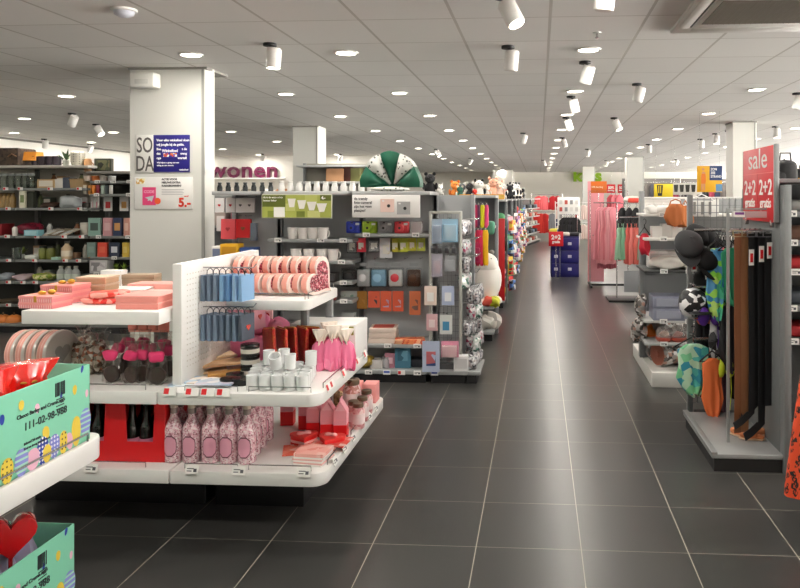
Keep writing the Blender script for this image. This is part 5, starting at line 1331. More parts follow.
for u, c, cc, w_, n1 in ((350, '#1c1c1e', '#2a2a2c', .11, 'black'), (364, '#c8cacc', '#d8d8da', .1, 'clear grey'), (379, '#8ab8d8', '#9cc8e4', .115, 'light blue'), (396, '#f0eeee', '#d8404c', .105, 'white with pink'), (414, '#4a2c18', '#5a3820', .1, 'brown leather')):
    hung(camera_case(w_ * 1.25, .205, M(c, .4), fil, M(cc, .4)), 'camera_case', '%s camera case in a clear hanging bag' % n1, 'case', u, 263, .28)
for u, c, a, w_, h_, n1 in ((349, '#c8ccc8', '#8aa898', .12, .09, 'pale grey'), (362, '#a8742c', '#b88440', .075, .15, 'amber'), (374, '#e0684c', '#3a4048', .085, .14, 'coral with four squares'), (386, '#e06444', '#c8a8c8', .08, .17, 'coral with a lilac picture'), (398, '#de6040', '#d8b0c0', .08, .17, 'orange with a pink picture'), (415, '#d87a50', '#7a5a50', .08, .2, 'tan with small pictures')):
    hung(hangcard(w_ * 1.2, h_ * 1.02, .012, M(c, .5), None, cells([a, '#f0e0d8', a, c], 26, .5)), 'photo_pack', '%s hanging card in the lower row of the camera bay' % n1, 'packet', u, 291, .3)
hung(carton(.12, .04, .05, M('#b8bcbc', .4)), 'grey_pack', 'pale grey flat pack hanging below the first one in the camera bay', 'packet', 349, 318, .3)
z = zE(345)
for k in range(3): place([('tray', MB().cbox(0, 0, 0, .22, .2, .04).mesh(M('#e2cfc2', .5), .003), None), ('lid_print', MB().cbox(0, 0, .04, .17, .15, .002).mesh(M('#b84434', .5), .0005, 1), None)], 'photo_box', 'cream photo box, %s of the stack on the camera bay shelf' % ('lowest', 'middle', 'topmost')[k], 'box', ES(384, z + .0425 * k, .18), .05 * k, 'cream photo boxes')
for k in range(3): place([('card', MB().box(-.12, .12, -.06, .06, 0, .012).mesh(cells(['#e0683c', '#e88a58', '#c84a30', '#f0b890'], 26, .5), .001, 1), None)], 'orange_album', 'flat orange album, %s in the pile on the camera bay shelf' % ('lowest', 'middle', 'topmost')[k], 'album', ES(410, z + .0125 * k + .0, .12), .1 * k, 'flat orange albums')
z = .1
for i, (u, pr, nm, lab, cat) in enumerate(((362, softlump(.22, .2, .1, M('#8a7428', .5), 5, .1), 'gold_bundle', 'golden bundle on the lowest shelf of the camera bay', 'bundle'),
        (377, carton(.1, .1, .07, M('#c8c4c0', .5)), 'pale_box', 'pale small box on the lowest shelf of the camera bay', 'box'),
        (386, jar(.09, .035, clear('#dfe3e6', .5), M('#9a9a9c', .4)), 'clear_jar', 'clear jar on the lowest shelf of the camera bay', 'jar'),
        (390, book(.08, .12, .03, M('#b07888', .5), M('#e0b8c4', .5)), 'pink_box', 'dusty pink box on the lowest shelf of the camera bay', 'box'),
        (403, book(.13, .2, .03, M('#4a7a90', .35), cells(['#6a9ab0', '#3a6478', '#88b4c4'], 20, .4)), 'blue_album', 'teal blue album leaning on the lowest shelf of the camera bay', 'album'),
        (419, carton(.16, .14, .06, M('#30343c', .5)), 'dark_box', 'dark box on the lowest shelf of the camera bay', 'box'))):
    place(pr, nm, lab, cat, ES(u, z, .1 if i != 5 else .2), 0)
# wire grid bay
gx0, gx1 = ux(430, YE), ux(458, YE)
gw_ = gx1 - gx0
gz0, gz1 = zE(372, 444), zE(213, 444)
gm = MB()
for k in range(8): gm.tube([(gx0 + gw_ * k / 7, YE + .1, gz0), (gx0 + gw_ * k / 7, YE + .1, gz1)], .0025, 4)
for k in range(26): gm.tube([(gx0, YE + .103, gz0 + (gz1 - gz0) * k / 25), (gx1, YE + .103, gz0 + (gz1 - gz0) * k / 25)], .0025, 4)
def bpart(b_, nm, mesh): return link(nm, mesh, b_, (-b_.location.x, -b_.location.y, 0))
bpart(b4, 'wire_grid', gm.mesh(M('#8f9293', .3, .7)))
fm_ = MB()
for x in (gx0 - .01, gx1 + .01): fm_.box(x - .012, x + .012, YE + .085, YE + .115, .1, gz1 + .012)
fm_.box(gx0 - .01, gx1 + .01, YE + .085, YE + .115, gz1 - .01, gz1 + .014)
bpart(b4, 'grid_frame', fm_.mesh(M('#bcbdb6', .4, .2), .003))
bpart(b4, 'side_grid_arm', MB().box(gx1 - .01, ex1 - .06, YE + .09, YE + .11, .1, .13).mesh(GREY))
def onGrid(pr, nm, label, cat, u, v, dy=.06, **k):
    x = ux(u, YE + dy); hooks(b4, [(x - b4.location.x, .095, vz(v, x, YE + dy) + .002)], HOOKS if dy < 0 else MB().tube([(0, 0, 0), (0, -.06, 0), (0, -.068, .008)], .0025, 5).mesh(STEEL)); return place(pr, nm, label, cat, (x, YE + dy, vz(v, x, YE + dy)), 0, **k)
onGrid(hangcard(.13, .19, .02, M('#9cc4dc', .4), clear('#bcd8e8', .5), M('#dfeaf0', .4)), 'phone_case_pack', 'large light blue phone pack high on the wire grid', 'packet', 450, 219, .05)
onGrid(hangcard(.085, .2, .02, M('#a4b8cc', .4), clear('#b8c4d4', .5), M('#6c7c90', .4)), 'phone_case_pack', 'narrow grey blue phone pack beside the large light blue one', 'packet', 437, 219, .04)
onGrid(hangcard(.09, .19, .02, M('#a8a4b0', .4), clear('#c0bcc8', .5), M('#d8b0b0', .4)), 'phone_case_pack', 'mauve grey phone pack with a pink picture on the wire grid', 'packet', 437, 254, .04)
onGrid(hangcard(.09, .13, .02, M('#9a9ca0', .4), clear('#c8ccd0', .5)), 'phone_case_pack', 'clear grey pack beside the mauve one on the wire grid', 'packet', 450, 256, .05)
for i, u in enumerate((433, 440, 447, 454)):
    onGrid(hangcard(.04, .06, .02, M('#7a7c80', .4), M('#3c3c40', .4)), 'small_plug_pack', 'small grey plug pack, %s in the row under the blue packs' % ORD[i], 'packet', u, 246, .055, group='small plug packs')
onGrid(hangcard(.1, .155, .006, M('#ecd8cc', .5), None, M('#f4f0ec', .5)), 'phone_ring_card', 'cream card pack in the middle of the wire grid', 'packet', 430.5, 286, .0)
onGrid(hangcard(.1, .155, .006, M('#b4c0dc', .5), None, M('#e8ecf2', .5)), 'phone_ring_card', 'pale blue card pack in the middle of the wire grid', 'packet', 448, 286, .0)
onGrid(hangcard(.09, .135, .006, M('#d8b0b4', .5), None, M('#e8d4d4', .5)), 'phone_ring_card', 'pink card pack below the cream one', 'packet', 432, 314, .0)
onGrid(hangcard(.1, .155, .006, M('#d8dcd8', .5), None, M('#4a90b8', .5)), 'phone_ring_card', 'white card pack with a blue square, below the pale blue one', 'packet', 446, 315, .0)
onGrid(hangcard(.14, .25, .006, M('#b8c4dc', .5), None, cells(['#2c4a80', '#b8c4dc', '#c06a70'], 18, .5)), 'sticker_card', 'large pale blue card with four squares at the foot of the wire grid', 'packet', 431, 341, -.03)
onGrid(hangcard(.14, .13, .05, M('#d890a8', .5), clear('#e8d0d0', .6)), 'pink_pack', 'pink topped blister pack at the foot of the wire grid', 'packet', 450, 341, -.02)
place(carton(.12, .1, .12, M('#e8e8e8', .5), M('#d0d0d0', .5)), 'white_cube_box', 'white cube box on the deck at the aisle corner', 'box', (ux(461, YE + .05), YE + .06, .1), .1)
place(carton(.16, .1, .04, M('#5a5a5c', .4)), 'dark_flat_box', 'dark flat box on the deck under the pink pack', 'box', (ux(446, YE + .1), YE + .12, .1), 0)
# silver packets on the aisle side of the corner bay
foil = cells(['#c8c8cc', '#8a8a90', '#e8e8ea', '#5a5a60', '#b0a8a8'], 50, .28, .45)
foilp = cells(['#d8b8c4', '#b04a6a', '#e8e4e4', '#8a8a90', '#c8c8cc'], 40, .28, .35)
foilg = cells(['#88b8a8', '#c8d0cc', '#5a7a70', '#e8e8e8'], 40, .28, .35)

k_ = 0
for r_, v in enumerate((220, 240, 258, 274, 290, 306, 322, 338)):
    for c_ in range(4):
        Y = YE + .14 + .1 * c_
        x = gx1 + .02
        zz = zE(v, 465)
        part('hook', MB().tube([(0, 0, 0), (.12, 0, 0), (.13, 0, .01)], .0028, 5).mesh(STEEL), b4, (x - b4.location.x, Y - YE, zz))
        place(pouch(.1, .13, .05, (foil, foilp, foil, foilg)[(r_ + c_ * 2) % 4], M('#d0d0d2', .4), (r_ * 3 + c_) % 5), 'foil_packet', 'crinkled %s packet at the aisle corner, %s row down, %s from the front' % (('silver', 'pink silver', 'silver', 'green silver')[(r_ + c_ * 2) % 4], ORD[r_], ORD[c_]), 'packet', (x + (.012 + .01 * ((r_ + c_) % 3) if r_ < 4 else .05 + .035 * ((r_ * 5 + c_) % 3)), Y, zz - .003), .9 + .3 * ((r_ * 7 + c_) % 3), 'crinkled packets at the aisle corner')
        k_ += 1
for i in range(4):
    place(softlump(.14, .12, .1, foil, 30 + i, .3), 'foil_bundle', 'crumpled silver foil bundle on the deck at the aisle corner, %s from the front' % ORD[i], 'bundle', (ex1 - .09, YE + .1 + .11 * i, .1), i, 'foil bundles on the corner deck')
# base deck of the corner, under the side packets
part('corner_deck', MB().box(ex1 - .1 - b4.location.x, ex1 - b4.location.x, 0, .46, .07, .1).mesh(SHELFGREY, .003), b4)
part('corner_kick', MB().box(ex1 - .11 - b4.location.x, ex1 - .03 - b4.location.x, .02, .44, 0, .07).mesh(BLACK), b4)

# green gathered parasol lying on the camera bay, and goods on the tops
gz = TOPZ + .03
gr_ = M('#0f5c44', .4, 0, .5); wd = dots('#dfe0da', '#3c4440', 34, .3, .5, 1.0)
xb = ux(394, YE + .2); W_ = .245; HB_ = .315
o = link('folded_parasol', None, None, (xb, YE + .16, gz)); tag(o, 'green and white spotted fabric fan, gathered like a bow on top of the camera bay', 'fabric decoration')
def gore(a0, a1, mat, k):
    b = MB(); nu, nv = 8, 10; vs, fs = [], []
    for side in (0, 1):
        for j in range(nv + 1):
            t_ = j / nv
            for i in range(nu + 1):
                a = a0 + (a1 - a0) * i / nu
                rr = .02 + (.98) * t_
                bul = math.sin(PI * i / nu) * .05 * math.sin(PI * min(1, t_ * 1.05) * .9)
                x = W_ * rr * math.cos(a) * (1 + .02 * math.sin(9 * a)); z_ = HB_ * rr * math.sin(a) * (1 + bul) * .92 + .035
                y = (-.13 * math.sin(PI * t_ * .55) - bul * .8) + (.17 * t_ if side else 0) + (.012 if side else 0)
                vs.append((x, y, max(z_, .004)))
    n1 = (nu + 1) * (nv + 1)
    for side in (0, 1):
        for j in range(nv):
            for i in range(nu):
                q = side * n1 + j * (nu + 1) + i
                fs.append((q, q + 1, q + nu + 2, q + nu + 1))
    for i in range(nu):
        fs.append((nv * (nu + 1) + i, nv * (nu + 1) + i + 1, n1 + nv * (nu + 1) + i + 1, n1 + nv * (nu + 1) + i))
        fs.append((i, i + 1, n1 + i + 1, n1 + i))
    for j in range(nv):
        for i in (0, nu):
            fs.append((j * (nu + 1) + i, (j + 1) * (nu + 1) + i, n1 + (j + 1) * (nu + 1) + i, n1 + j * (nu + 1) + i))
    b.add(vs, fs)
    return part('panel', b.mesh(mat, smooth=50), o)
an = [0, .62, 1.22, 1.92, 2.52, PI]
for k in range(5): gore(an[k], an[k + 1], gr_ if k % 2 == 0 else wd, k)
part('knot', MB().blob(0, -.03, .04, .03, .03, .025, .1, 2).mesh(gr_, smooth=70), o)
place([('rosette', MB().blob(0, 0, .02, .16, .06, .02, .1, 4).mesh(wd, smooth=60), None)], 'spotted_cloth', 'white spotted cloth lying in front of the green fan', 'cloth', (xb, YE + .05, gz))
# ================================================================== GONDOLA ROWS FURTHER BACK ON THE LEFT SIDE OF THE AISLE
XA = -.47
def row(nm, label, Y, W, shelves, hh, D=.5, **k):
    return shelving(nm, label, 'shelving', Frame(XA - W, Y), W, D, hh, shelves, .1, SHELFGREY, M('#6f7376', .55), PANELGREY, max(1, int(W / .9)), TICKET, .3, **k)
r2 = row('toy_gondola', 'second gondola row, with beach toys and a white soft toy at its aisle end', 7.45, 3.3, [(.36, .48), (.7, .36), (1.2, .3)], 1.5, top=LGREY)
# white tapered bottles on the top board of row two
for i in range(9):
    place(bottle(.14, .028, M('#23282a', .3), .6, M('#30383a', .4)), 'black_bottle', 'black bottle on the high board behind the gift bag bay, %s from the pillar' % ORD[i], 'bottle', (-3.68 + .095 * i, 7.62, 1.53), 0, 'black bottles on the high board')
for i in range(12):
    place(bottle(.15, .034, M('#efeeea', .3), .7, M('#e2e0da', .4)), 'white_bottle', 'white bottle on the high board behind the green sign, %s from the black bottles' % ORD[i], 'bottle', (-2.8 + .098 * i, 7.62, 1.53), 0, 'white bottles on the high board')
for i, x in enumerate((-3.4, -3.1, -2.8, -2.5)):
    pass
bar = link('bottle_rail', MB().tube([(-3.72, 7.55, 1.532), (-3.72, 7.55, 1.57), (-1.6, 7.55, 1.57), (-1.6, 7.55, 1.532)], .004, 6).mesh(STEEL), r2, (-(XA - 3.3), -7.45, 0))
place(softlump(.22, .12, .1, M('#d4d0cc', .5), 3), 'white_bundle', 'white wrapped bundle at the end of the high board', 'bundle', (-1.72, 7.62, 1.53))
# hanging beach things on the front of row two
xs = lambda u: ux(u, 7.4)
hooks(r2, [(xs(u) - (XA - 3.3), .42, vz(203, xs(u), 7.4)) for u in (462, 467, 472, 476, 481, 485)], MB().tube([(0, 0, 0), (0, -.45, 0), (0, -.46, .012)], .003, 5).mesh(STEEL))
for v_, us_ in ((228, (463, 468, 474, 479, 486)), (243, (462, 468, 474, 479))):
    hooks(r2, [(xs(u) - (XA - 3.3), .42, vz(v_, xs(u), 7.3)) for u in us_], MB().tube([(0, 0, 0), (0, -.6, 0), (0, -.62, .012)], .003, 5).mesh(STEEL))
@memo
def noodle(h, w, col, seed):
    return [('float', MB().garment([(-.02, w * .35), (-.06, w * .5), (-h * .5, w * .42), (-h * .94, w * .5), (-h, w * .3)], w * .35, .004, 3, 18, seed).mesh(col, smooth=70), None), ('loop', MB().tube([(0, 0, 0), (.006, 0, -.012), (0, 0, -.026), (-.006, 0, -.012), (0, 0, 0)], .002, 4).mesh(PAPER), None)]
for u, c, n1, w in ((461, '#d86a8a', 'rose pink', .04), (465, '#c83a78', 'magenta', .04), (468, '#c02a9a', 'violet pink', .045), (472, '#e8d890', 'pale yellow', .04), (476, '#b81850', 'crimson', .05), (479, '#6a3058', 'plum', .035), (483, '#e4e018', 'bright yellow', .05), (487, '#e0407a', 'hot pink', .045)):
    x = xs(u); place(noodle(.25, w, M(c, .45), int(u) % 4), 'hanging_toy', '%s narrow toy hanging in the top row of the second gondola' % n1, 'toy', (x, 7.34, vz(203, x, 7.34)))
for u, c, n1, w in ((463, '#d02a50', 'raspberry', .05), (468, '#d83a58', 'pinkish red', .05), (474, '#e0401c', 'orange red', .06), (479, '#c81e4a', 'deep pink', .05), (482, '#e8305a', 'cherry red', .055), (486, '#f0b800', 'sunny yellow', .07)):
    x = xs(u); place(noodle(.38, w, M(c, .45), int(u) % 4), 'hanging_float', '%s long float hanging in the second row of the second gondola' % n1, 'toy', (x, 7.3, vz(228, x, 7.3)))
for i, u in enumerate((462, 468, 474, 479)):
    x = xs(u); place(hangcard(.055, .2, .02, M('#c02858', .45), M('#a81e4c', .4)), 'pink_pack', 'deep pink pack below the floats, %s toward the aisle' % ORD[i], 'packet', (x, 7.24, vz(243, x, 7.24)), 0, 'deep pink packs below the floats')
place(pouch(.13, .16, .08, M('#58a084', .5), None, 3), 'green_toy', 'green soft ball toy hanging beside the floats', 'toy', (ux(489, 7.5), 7.5, vz(219, ux(489, 7.5), 7.5)))
place([('body', MB().blob(0, 0, .25, .18, .16, .25, .05, 6, 22, 14).mesh(M('#f6f2ea', .8), smooth=80), None), ('head', MB().blob(0, -.02, .42, .14, .13, .13, .04, 2, 18, 12).mesh(M('#f4f0e8', .8), smooth=80), None), ('ears', MB().blob(-.07, 0, .55, .03, .02, .03).blob(.07, 0, .55, .03, .02, .03).mesh(M('#8a8680', .8), smooth=80), 1),
       ('paws', MB().blob(-.09, -.13, .05, .06, .07, .05).blob(.09, -.13, .05, .06, .07, .05).mesh(M('#ece4d8', .8), smooth=80), None), ('eyes', MB().blob(-.035, -.115, .49, .01, .01, .01).blob(.035, -.115, .49, .01, .01, .01).mesh(BLACK), 1)], 'soft_toy', 'big round white soft toy at the aisle end of the second gondola', 'soft toy', (ux(484, 7.5), 7.68, .361), .3)
for i, (u, c, n1) in enumerate(((474, '#3a8a6a', 'green'), (487, '#e05a48', 'coral'), (494, '#c8c832', 'yellow green'))):
    place(softlump(.12, .12, .1, M(c, .6), i, .25), 'small_soft_toy', '%s small soft toy at the feet of the big white one' % n1, 'soft toy', (ux(u, 7.4), 7.5, .361))
for i, (u, c, n1) in enumerate(((478, '#6a6660', 'grey'), (485, '#d8d2ca', 'cream'), (491, '#e8e0d8', 'white'))):
    place(softlump(.2, .3, .17, cells([c, '#b8b2aa', '#f0ece6'], 14, .7), 40 + i, .25), 'wrapped_cloth', '%s wrapped cloth bundle on the deck of the second gondola' % n1, 'bundle', (ux(u, 7.55) - .04, 7.65, .1), i)
for i in range(10):
    place(carton(.14, .16, .14 + .02 * (i % 3), M(('#c8b8b0', '#8a4a5a', '#d0d4d4', '#5a7a8a', '#d8c08a')[i % 5], .5)), 'toy_carton', 'toy carton on the second gondola behind the wire grid, %s from the pillar side' % ORD[i], 'carton', (-3.5 + .2 * i, 7.7, 1.2), 0, 'toy cartons on the second gondola')

# rows three to seven: toys at the aisle ends
palette = ['#d0342c', '#e8a0b0', '#4a7ac0', '#e8c840', '#f0ece6', '#5aa070', '#8a5aa0', '#2c2c30', '#e07a3a', '#c8d0d4']
PN = ['red', 'rose', 'blue', 'yellow', 'white', 'green', 'purple', 'black', 'orange', 'pale grey']
rws = [(9.7, 'third'), (11.9, 'fourth'), (14.1, 'fifth'), (16.4, 'sixth'), (18.7, 'seventh')]
for k, (Y, nm) in enumerate(rws):
    rr = row('toy_gondola', '%s gondola row along the aisle, with mixed toys at its end' % nm, Y, 3.0, [(.4, .45), (.75, .42), (1.1, .38)], 1.45, top=LGREY)
    e = 0
    for z in (.1, .4, .75, 1.1):
        for i in range(4):
            c = R.randrange(10); e += 1
            x = XA - .1 - .19 * i; h_ = R.uniform(.12, .26)
            if z == .1 and i == 0: h_ = .2
            lab = '%s %s, %s from the aisle on the %s shelf of the %s gondola' % (PN[c], ('toy carton', 'soft toy')[e % 2], ORD[i], {.1: 'lowest', .4: 'second', .75: 'third', 1.1: 'top'}[z], nm)
            if e % 2 == 0: place(carton(.15, .2, round(h_, 2), M(palette[c], .5), M(palette[(c + 4) % 10], .5)), 'toy_carton', lab, 'carton', (x, Y + .26 - (.12 if z < .2 else 0), z), 0, 'toys in the %s row' % nm)
            else: place(softlump(.15, .2, round(h_, 2), M(palette[c], .7), e % 6, .2), 'toy', lab, 'toy', (x, Y + .26 - (.12 if z < .2 else 0), z), e, 'toys in the %s row' % nm)
    # things clipped to the aisle end panel of the row
    for i, (dy, z) in enumerate(((.12, 1.25), (.34, 1.2), (.12, .98), (.34, .92), (.12, .7), (.34, .62), (.2, .42))):
        c = R.randrange(10)
        part('end_hook', MB().tube([(0, 0, 0), (.16, 0, 0), (.17, 0, .01)], .003, 5).mesh(STEEL), rr, (3.0, dy, z))
        place(hangcard(.15, .2, .05, M(palette[(c + 3) % 10], .5), cells([palette[c], palette[c], '#f0ece6', palette[(c + 5) % 10]], 18, .4)), 'toy_bag', '%s toy bag hung on the aisle end of the %s gondola, %s going down' % (PN[c], nm, ORD[i]), 'packet', (XA + .08, Y + dy, z - .003), 1.2 - .3 * (i % 2), 'toy bags on the %s gondola end' % nm)
x = ux(498, 9.6)
place([('board', MB().cbox(0, 0, 0, .17, .03, 1.12).mesh(M('#b81418', .45), .003), None), ('backing', MB().cbox(0, .02, 0, .12, .02, 1.05).mesh(M('#8a0e12', .5)), None)], 'red_display_board', 'tall red display board at the end of the third gondola', 'display', (x, 9.73, .1))
# yellow boxes on top of row three
for i in range(6):
    place(carton(.1, .1, .07, M('#d89a2c', .5), M('#e8c060', .5)), 'orange_carton', 'small orange carton on top of the third gondola, %s toward the aisle' % ORD[i], 'carton', (-1.05 + .105 * i, 9.85, 1.481), 0, 'orange cartons on the third gondola')
# soft toys along the top boards
tops = [(395 + 35, 7.55, '#18181a', '#101012', .26, 'black', 1.53), (440, 7.7, '#e8e6e2', '#d0ccc6', .14, 'small cream', 1.53), (455, 9.8, '#e0883a', '#c86a20', .28, 'orange fox-coloured', 1.48), (460, 9.7, '#3a6a5a', '#e0d8c8', .2, 'green', 1.48), (470, 9.9, '#2a2a2c', '#f0eee8', .26, 'black and white', 1.48),
        (479, 12.0, '#f2efe8', '#1c1c1e', .36, 'white panda-like', 1.48), (486, 12.1, '#f0e8e0', '#e0d0c0', .28, 'cream', 1.48), (493, 14.3, '#efb498', '#e8a488', .46, 'peach', 1.48), (499, 14.3, '#f4d0bc', '#ecc0a8', .4, 'pale peach', 1.48),
        (462, 12.1, '#48484c', '#e8e4de', .3, 'dark grey', 1.48), (503, 16.6, '#e8e6e2', '#d8d4cc', .4, 'off-white', 1.48), (510, 16.6, '#222226', '#1a1a1c', .36, 'coal black', 1.48), (513, 18.9, '#f0eee8', '#202024', .46, 'white with black limbs', 1.48), (475, 9.85, '#c83a30', '#e8e0d8', .16, 'little red', 1.48)]
for u, Y, c, ear, h, n1, z in tops:
    place(plush(M(c, .85), M(ear, .85), h, 1), 'soft_toy', '%s soft toy on a high gondola top beside the aisle' % n1, 'soft toy', (ux(u, Y + .2), Y + .2, z), R.uniform(-.4, .4))
# tall homeware rack behind with boxes
xk0, xk1 = ux(316, 10.2), ux(362, 10.2)
tr = shelving('tall_rack', 'tall open rack with a brown carton and jugs behind the mug bay', 'shelving', Frame(xk0 - .3, 10.2), xk1 - xk0 + .6, .45, 2.02, [(1.56, .44), (1.2, .44), (1.98, .44)], .1, LGREY, M('#a09c90', .6), GREY, 1)
place([('carton', MB().cbox(0, 0, 0, .26, .24, .19).mesh(M('#b88a64', .7), .003), None), ('tape', MB().cbox(0, 0, .188, .05, .242, .003).mesh(M('#a07850', .5)), None)], 'cardboard_box', 'brown cardboard box high on the tall rack', 'box', (ux(336, 10.35), 10.4, 1.74))
part('mid_shelf', MB().box(.004, xk1 - xk0 + .596, .02, .42, 1.71, 1.74).mesh(LGREY, .003), tr)
place(carton(.12, .2, .24, M('#4a2418', .5)), 'dark_carton', 'dark brown carton beside the cardboard box on the tall rack', 'carton', (ux(348, 10.35), 10.4, 1.74))
place(carton(.14, .2, .2, M('#7a7a48', .5)), 'olive_carton', 'olive carton at the end of the tall rack', 'carton', (ux(356, 10.35), 10.4, 1.74))
for i, u in enumerate((326, 333, 340, 347, 354)):
    place(bottle(.13, .04, M(('#8c8c8c', '#a8a8a6', '#77797a', '#b8b6b0', '#8a8a8c')[i], .4), .6, M('#6a6a6a')), 'grey_jug', '%s grey jug on the tall rack under the cardboard box' % ORD[i], 'jug', (ux(u, 10.35), 10.35, 1.56), 0, 'grey jugs')
# partition shelving beneath the large letters
ps = shelving('wall_rack', 'pale wall rack with cushions under the large plum letters', 'shelving', Frame(-8.6, 18.5), 4.4, .45, 1.4, [(.5, .42), (.95, .42)], .1, WHITEM, M('#d8d4cc', .6), WHITEM, 3)
for i in range(9):
    place(cushion(.42, .34, .16, M(('#c8c0b4', '#8a8478', '#e0dcd4', '#a87a5a', '#6a7078')[i % 5], .8), i), 'cushion', 'cushion on top of the pale wall rack, %s from the far wall' % ORD[i], 'cushion', (-8.3 + .48 * i, 18.75, 1.405), 0, 'cushions on the wall rack')

# ================================================================== END OF THE AISLE
# blue drawer block with the 2+2 sign
Yd = 13.6
x0, x1 = ux(551, Yd), ux(579, Yd)
zt_ = vz(236, 0, Yd)
o = link('drawer_table', None, None, ((x0 + x1) / 2, Yd + .35, 0)); tag(o, 'dark blue drawer block standing in the middle of the aisle', 'display table')
w = x1 - x0
part('carcass', MB().box(-w / 2, w / 2, -.35, .35, 0, zt_).mesh(M('#1c1c5e', .35), .006), o)
for k in range(3):
    for s_ in range(2):
        dz = zt_ * (.04 + .31 * k)
        xx0 = -w / 2 + .015 + (w / 2) * s_ * .62; xx1 = xx0 + (w * .3 if s_ == 0 else w * .66)
        d_ = part('drawer', MB().box(xx0, xx1, -.362, -.345, dz, dz + zt_ * .29).mesh(M('#22226c', .35), .003), o)
        link('label_holder', MB().box((xx0 + xx1) / 2 - .035, (xx0 + xx1) / 2 + .035, -.366, -.361, dz + zt_ * .12, dz + zt_ * .19).mesh(M('#c8c8d8', .4), .001), d_)
part('leg_channel', MB().box(-w * .19, -w * .17, -.37, -.35, .02, zt_).mesh(STEEL), o)
for i in range(5):
    place(folded(.22, .3, .07, M(('#1a1a1e', '#222228', '#e8e4dc', '#151518', '#2a2a30')[i], .8), i), 'folded_garment', '%s pile of folded clothes on the blue drawer block, %s along it' % (('black', 'charcoal', 'white', 'jet black', 'dark grey')[i], ORD[i]), 'clothes', ((x0 + x1) / 2 - w * .3 + w * .15 * i, Yd + .12 + .1 * (i % 2), zt_ + .0), 0)
for i in range(6):
    place(dress(M(('#141416', '#1c1c22', '#101014')[i % 3], .8), .32, .1, .12, .02, .008, i, False), 'black_blouse', 'black blouse hanging over the blue drawer block, %s from its aisle end' % ORD[i], 'clothes', ((x0 + x1) / 2 - w * .02 + w * .085 * i, Yd + .22, zt_ + .36), .3, 'black tops over the drawer block')
part('rail', MB().tube([(-w * .08, -.13, zt_), (-w * .08, -.13, zt_ + .4), (w * .46, -.13, zt_ + .4), (w * .46, -.13, zt_)], .01, 6).mesh(STEEL), o)
for i in range(3):
    place(folded(.26, .36, .12, M(('#d8c848', '#3a6ab0', '#2c4c90')[i], .8), i), 'folded_garment', '%s folded clothes raised at the rear of the blue drawer block' % ('yellow', 'blue', 'navy')[i], 'clothes', ((x0 + x1) / 2 - w * .3 + w * .2 * i, Yd + .5, zt_ + .0), 0)
def sale_square(x, y, z, w_, label, stand=True, txt=('2+2', 'gratis'), rz=0, col='#d8202c'):
    s_ = link('sale_sign', None, None, (x, y, z), (0, 0, rz)); tag(s_, label, 'sign')
    b_ = part('board', MB().box(-w_ / 2, w_ / 2, -.006, .006, 0, w_).mesh(M(col, .4), .002), s_)
    link('lettering', text_mesh(txt[0], w_ * .42, PAPER, .001, 'CENTER', .006 * w_ / .3, .95), b_, (0, -.0075, w_ * .48))
    link('lettering', text_mesh(txt[1], w_ * .25, PAPER, .001, 'CENTER', .004 * w_ / .3, .95), b_, (0, -.0075, w_ * .22))
    return s_
zs0, zs1 = vz(246, 0, Yd - .1), vz(231.5, 0, Yd - .1)
s_ = sale_square(ux(556, Yd - .12), Yd - .12, zs0, zs1 - zs0, 'red square sign reading 2+2 gratis in front of the blue drawer block')
part('stand_pole', MB().cyl(.008, -zs0 + .01, 0, 8).mesh(STEEL), s_); part('stand_foot', MB().cyl(.07, -zs0, -zs0 + .012, 18).mesh(STEEL), s_)
# white rotating rack behind
xr = ux(569, 17)
o = link('spinner_rack', None, None, (xr, 17.3, 0)); tag(o, 'white card spinner rack behind the blue drawer block', 'display rack')
part('panel', MB().box(-.26, .26, -.2, .2, .35, 1.52).mesh(M('#e4e2de', .5), .01), o); part('pole', MB().cyl(.03, 0, .36, 10).mesh(GREY), o); part('foot', MB().cyl(.25, 0, .03, 20).mesh(GREY), o)
for k in range(6):
    for j in range(4):
        place(hangcard(.07, .1, .02, M(('#c8c4c0', '#b0483c', '#8a8a8c', '#d8d4d0')[(k + j) % 4], .5)), 'small_card', 'small accessory card on the white spinner rack, %s column, %s row' % (ORD[j], ORD[k]), 'card', (xr - .19 + .125 * j, 17.08, 1.45 - .17 * k), 0, 'cards on the spinner rack')
# diagonal shelving at the far left end of the aisle
dq = Frame(ux(511, 19.6), 19.6, math.radians(81))
ds = shelving('shoe_shelving', 'grey shelving of folded goods set at an angle at the aisle end', 'shelving', dq, 5.2, .4, 1.45, [(.35, .38), (.62, .38), (.9, .38), (1.17, .38)], .1, M('#b4b4b2', .5), M('#7c7a78', .6), GREY, 2, TICKET, .3, top=LGREY)
for r_, z in enumerate((.1, .35, .62, .9, 1.17)):
    for i in range(9):
        c = (i * 3 + r_) % 6
        x, y, zz = dq.w(.3 + .57 * i, .16, z)
        place(folded(.26, .2, .12, M(('#d8d4cc', '#3a3a3e', '#b0a8a0', '#c86a5a', '#7a8490', '#e8e4dc')[c], .7), c), 'folded_textile', '%s folded textile on the angled shelving, %s row up, %s along' % (('white', 'black', 'taupe', 'coral', 'blue grey', 'ivory')[c], ORD[r_], ORD[i]), 'textile', (x, y, zz), dq.rz, 'folded goods on the angled shelving')
place(softlump(.4, .3, .26, M('#d83020', .7), 4, .2), 'red_cushion', 'round red cushion on top of the angled shelving', 'cushion', dq.w(.6, .2, 1.48))
for i in range(4):
    place(plush(M(('#303034', '#e8e4de', '#f0eae0', '#1c1c20')[i], .85), M(('#1c1c1e', '#3a3a3e', '#d8d0c4', '#e8e8e4')[i], .85), .5 if i < 2 else .36, 2), 'soft_toy', ('dark', 'white', 'cream', 'black')[i] + ' soft toy in the far corner on the angled shelving', 'soft toy', dq.w(1.3 + .5 * i, .2, 1.48), .3)
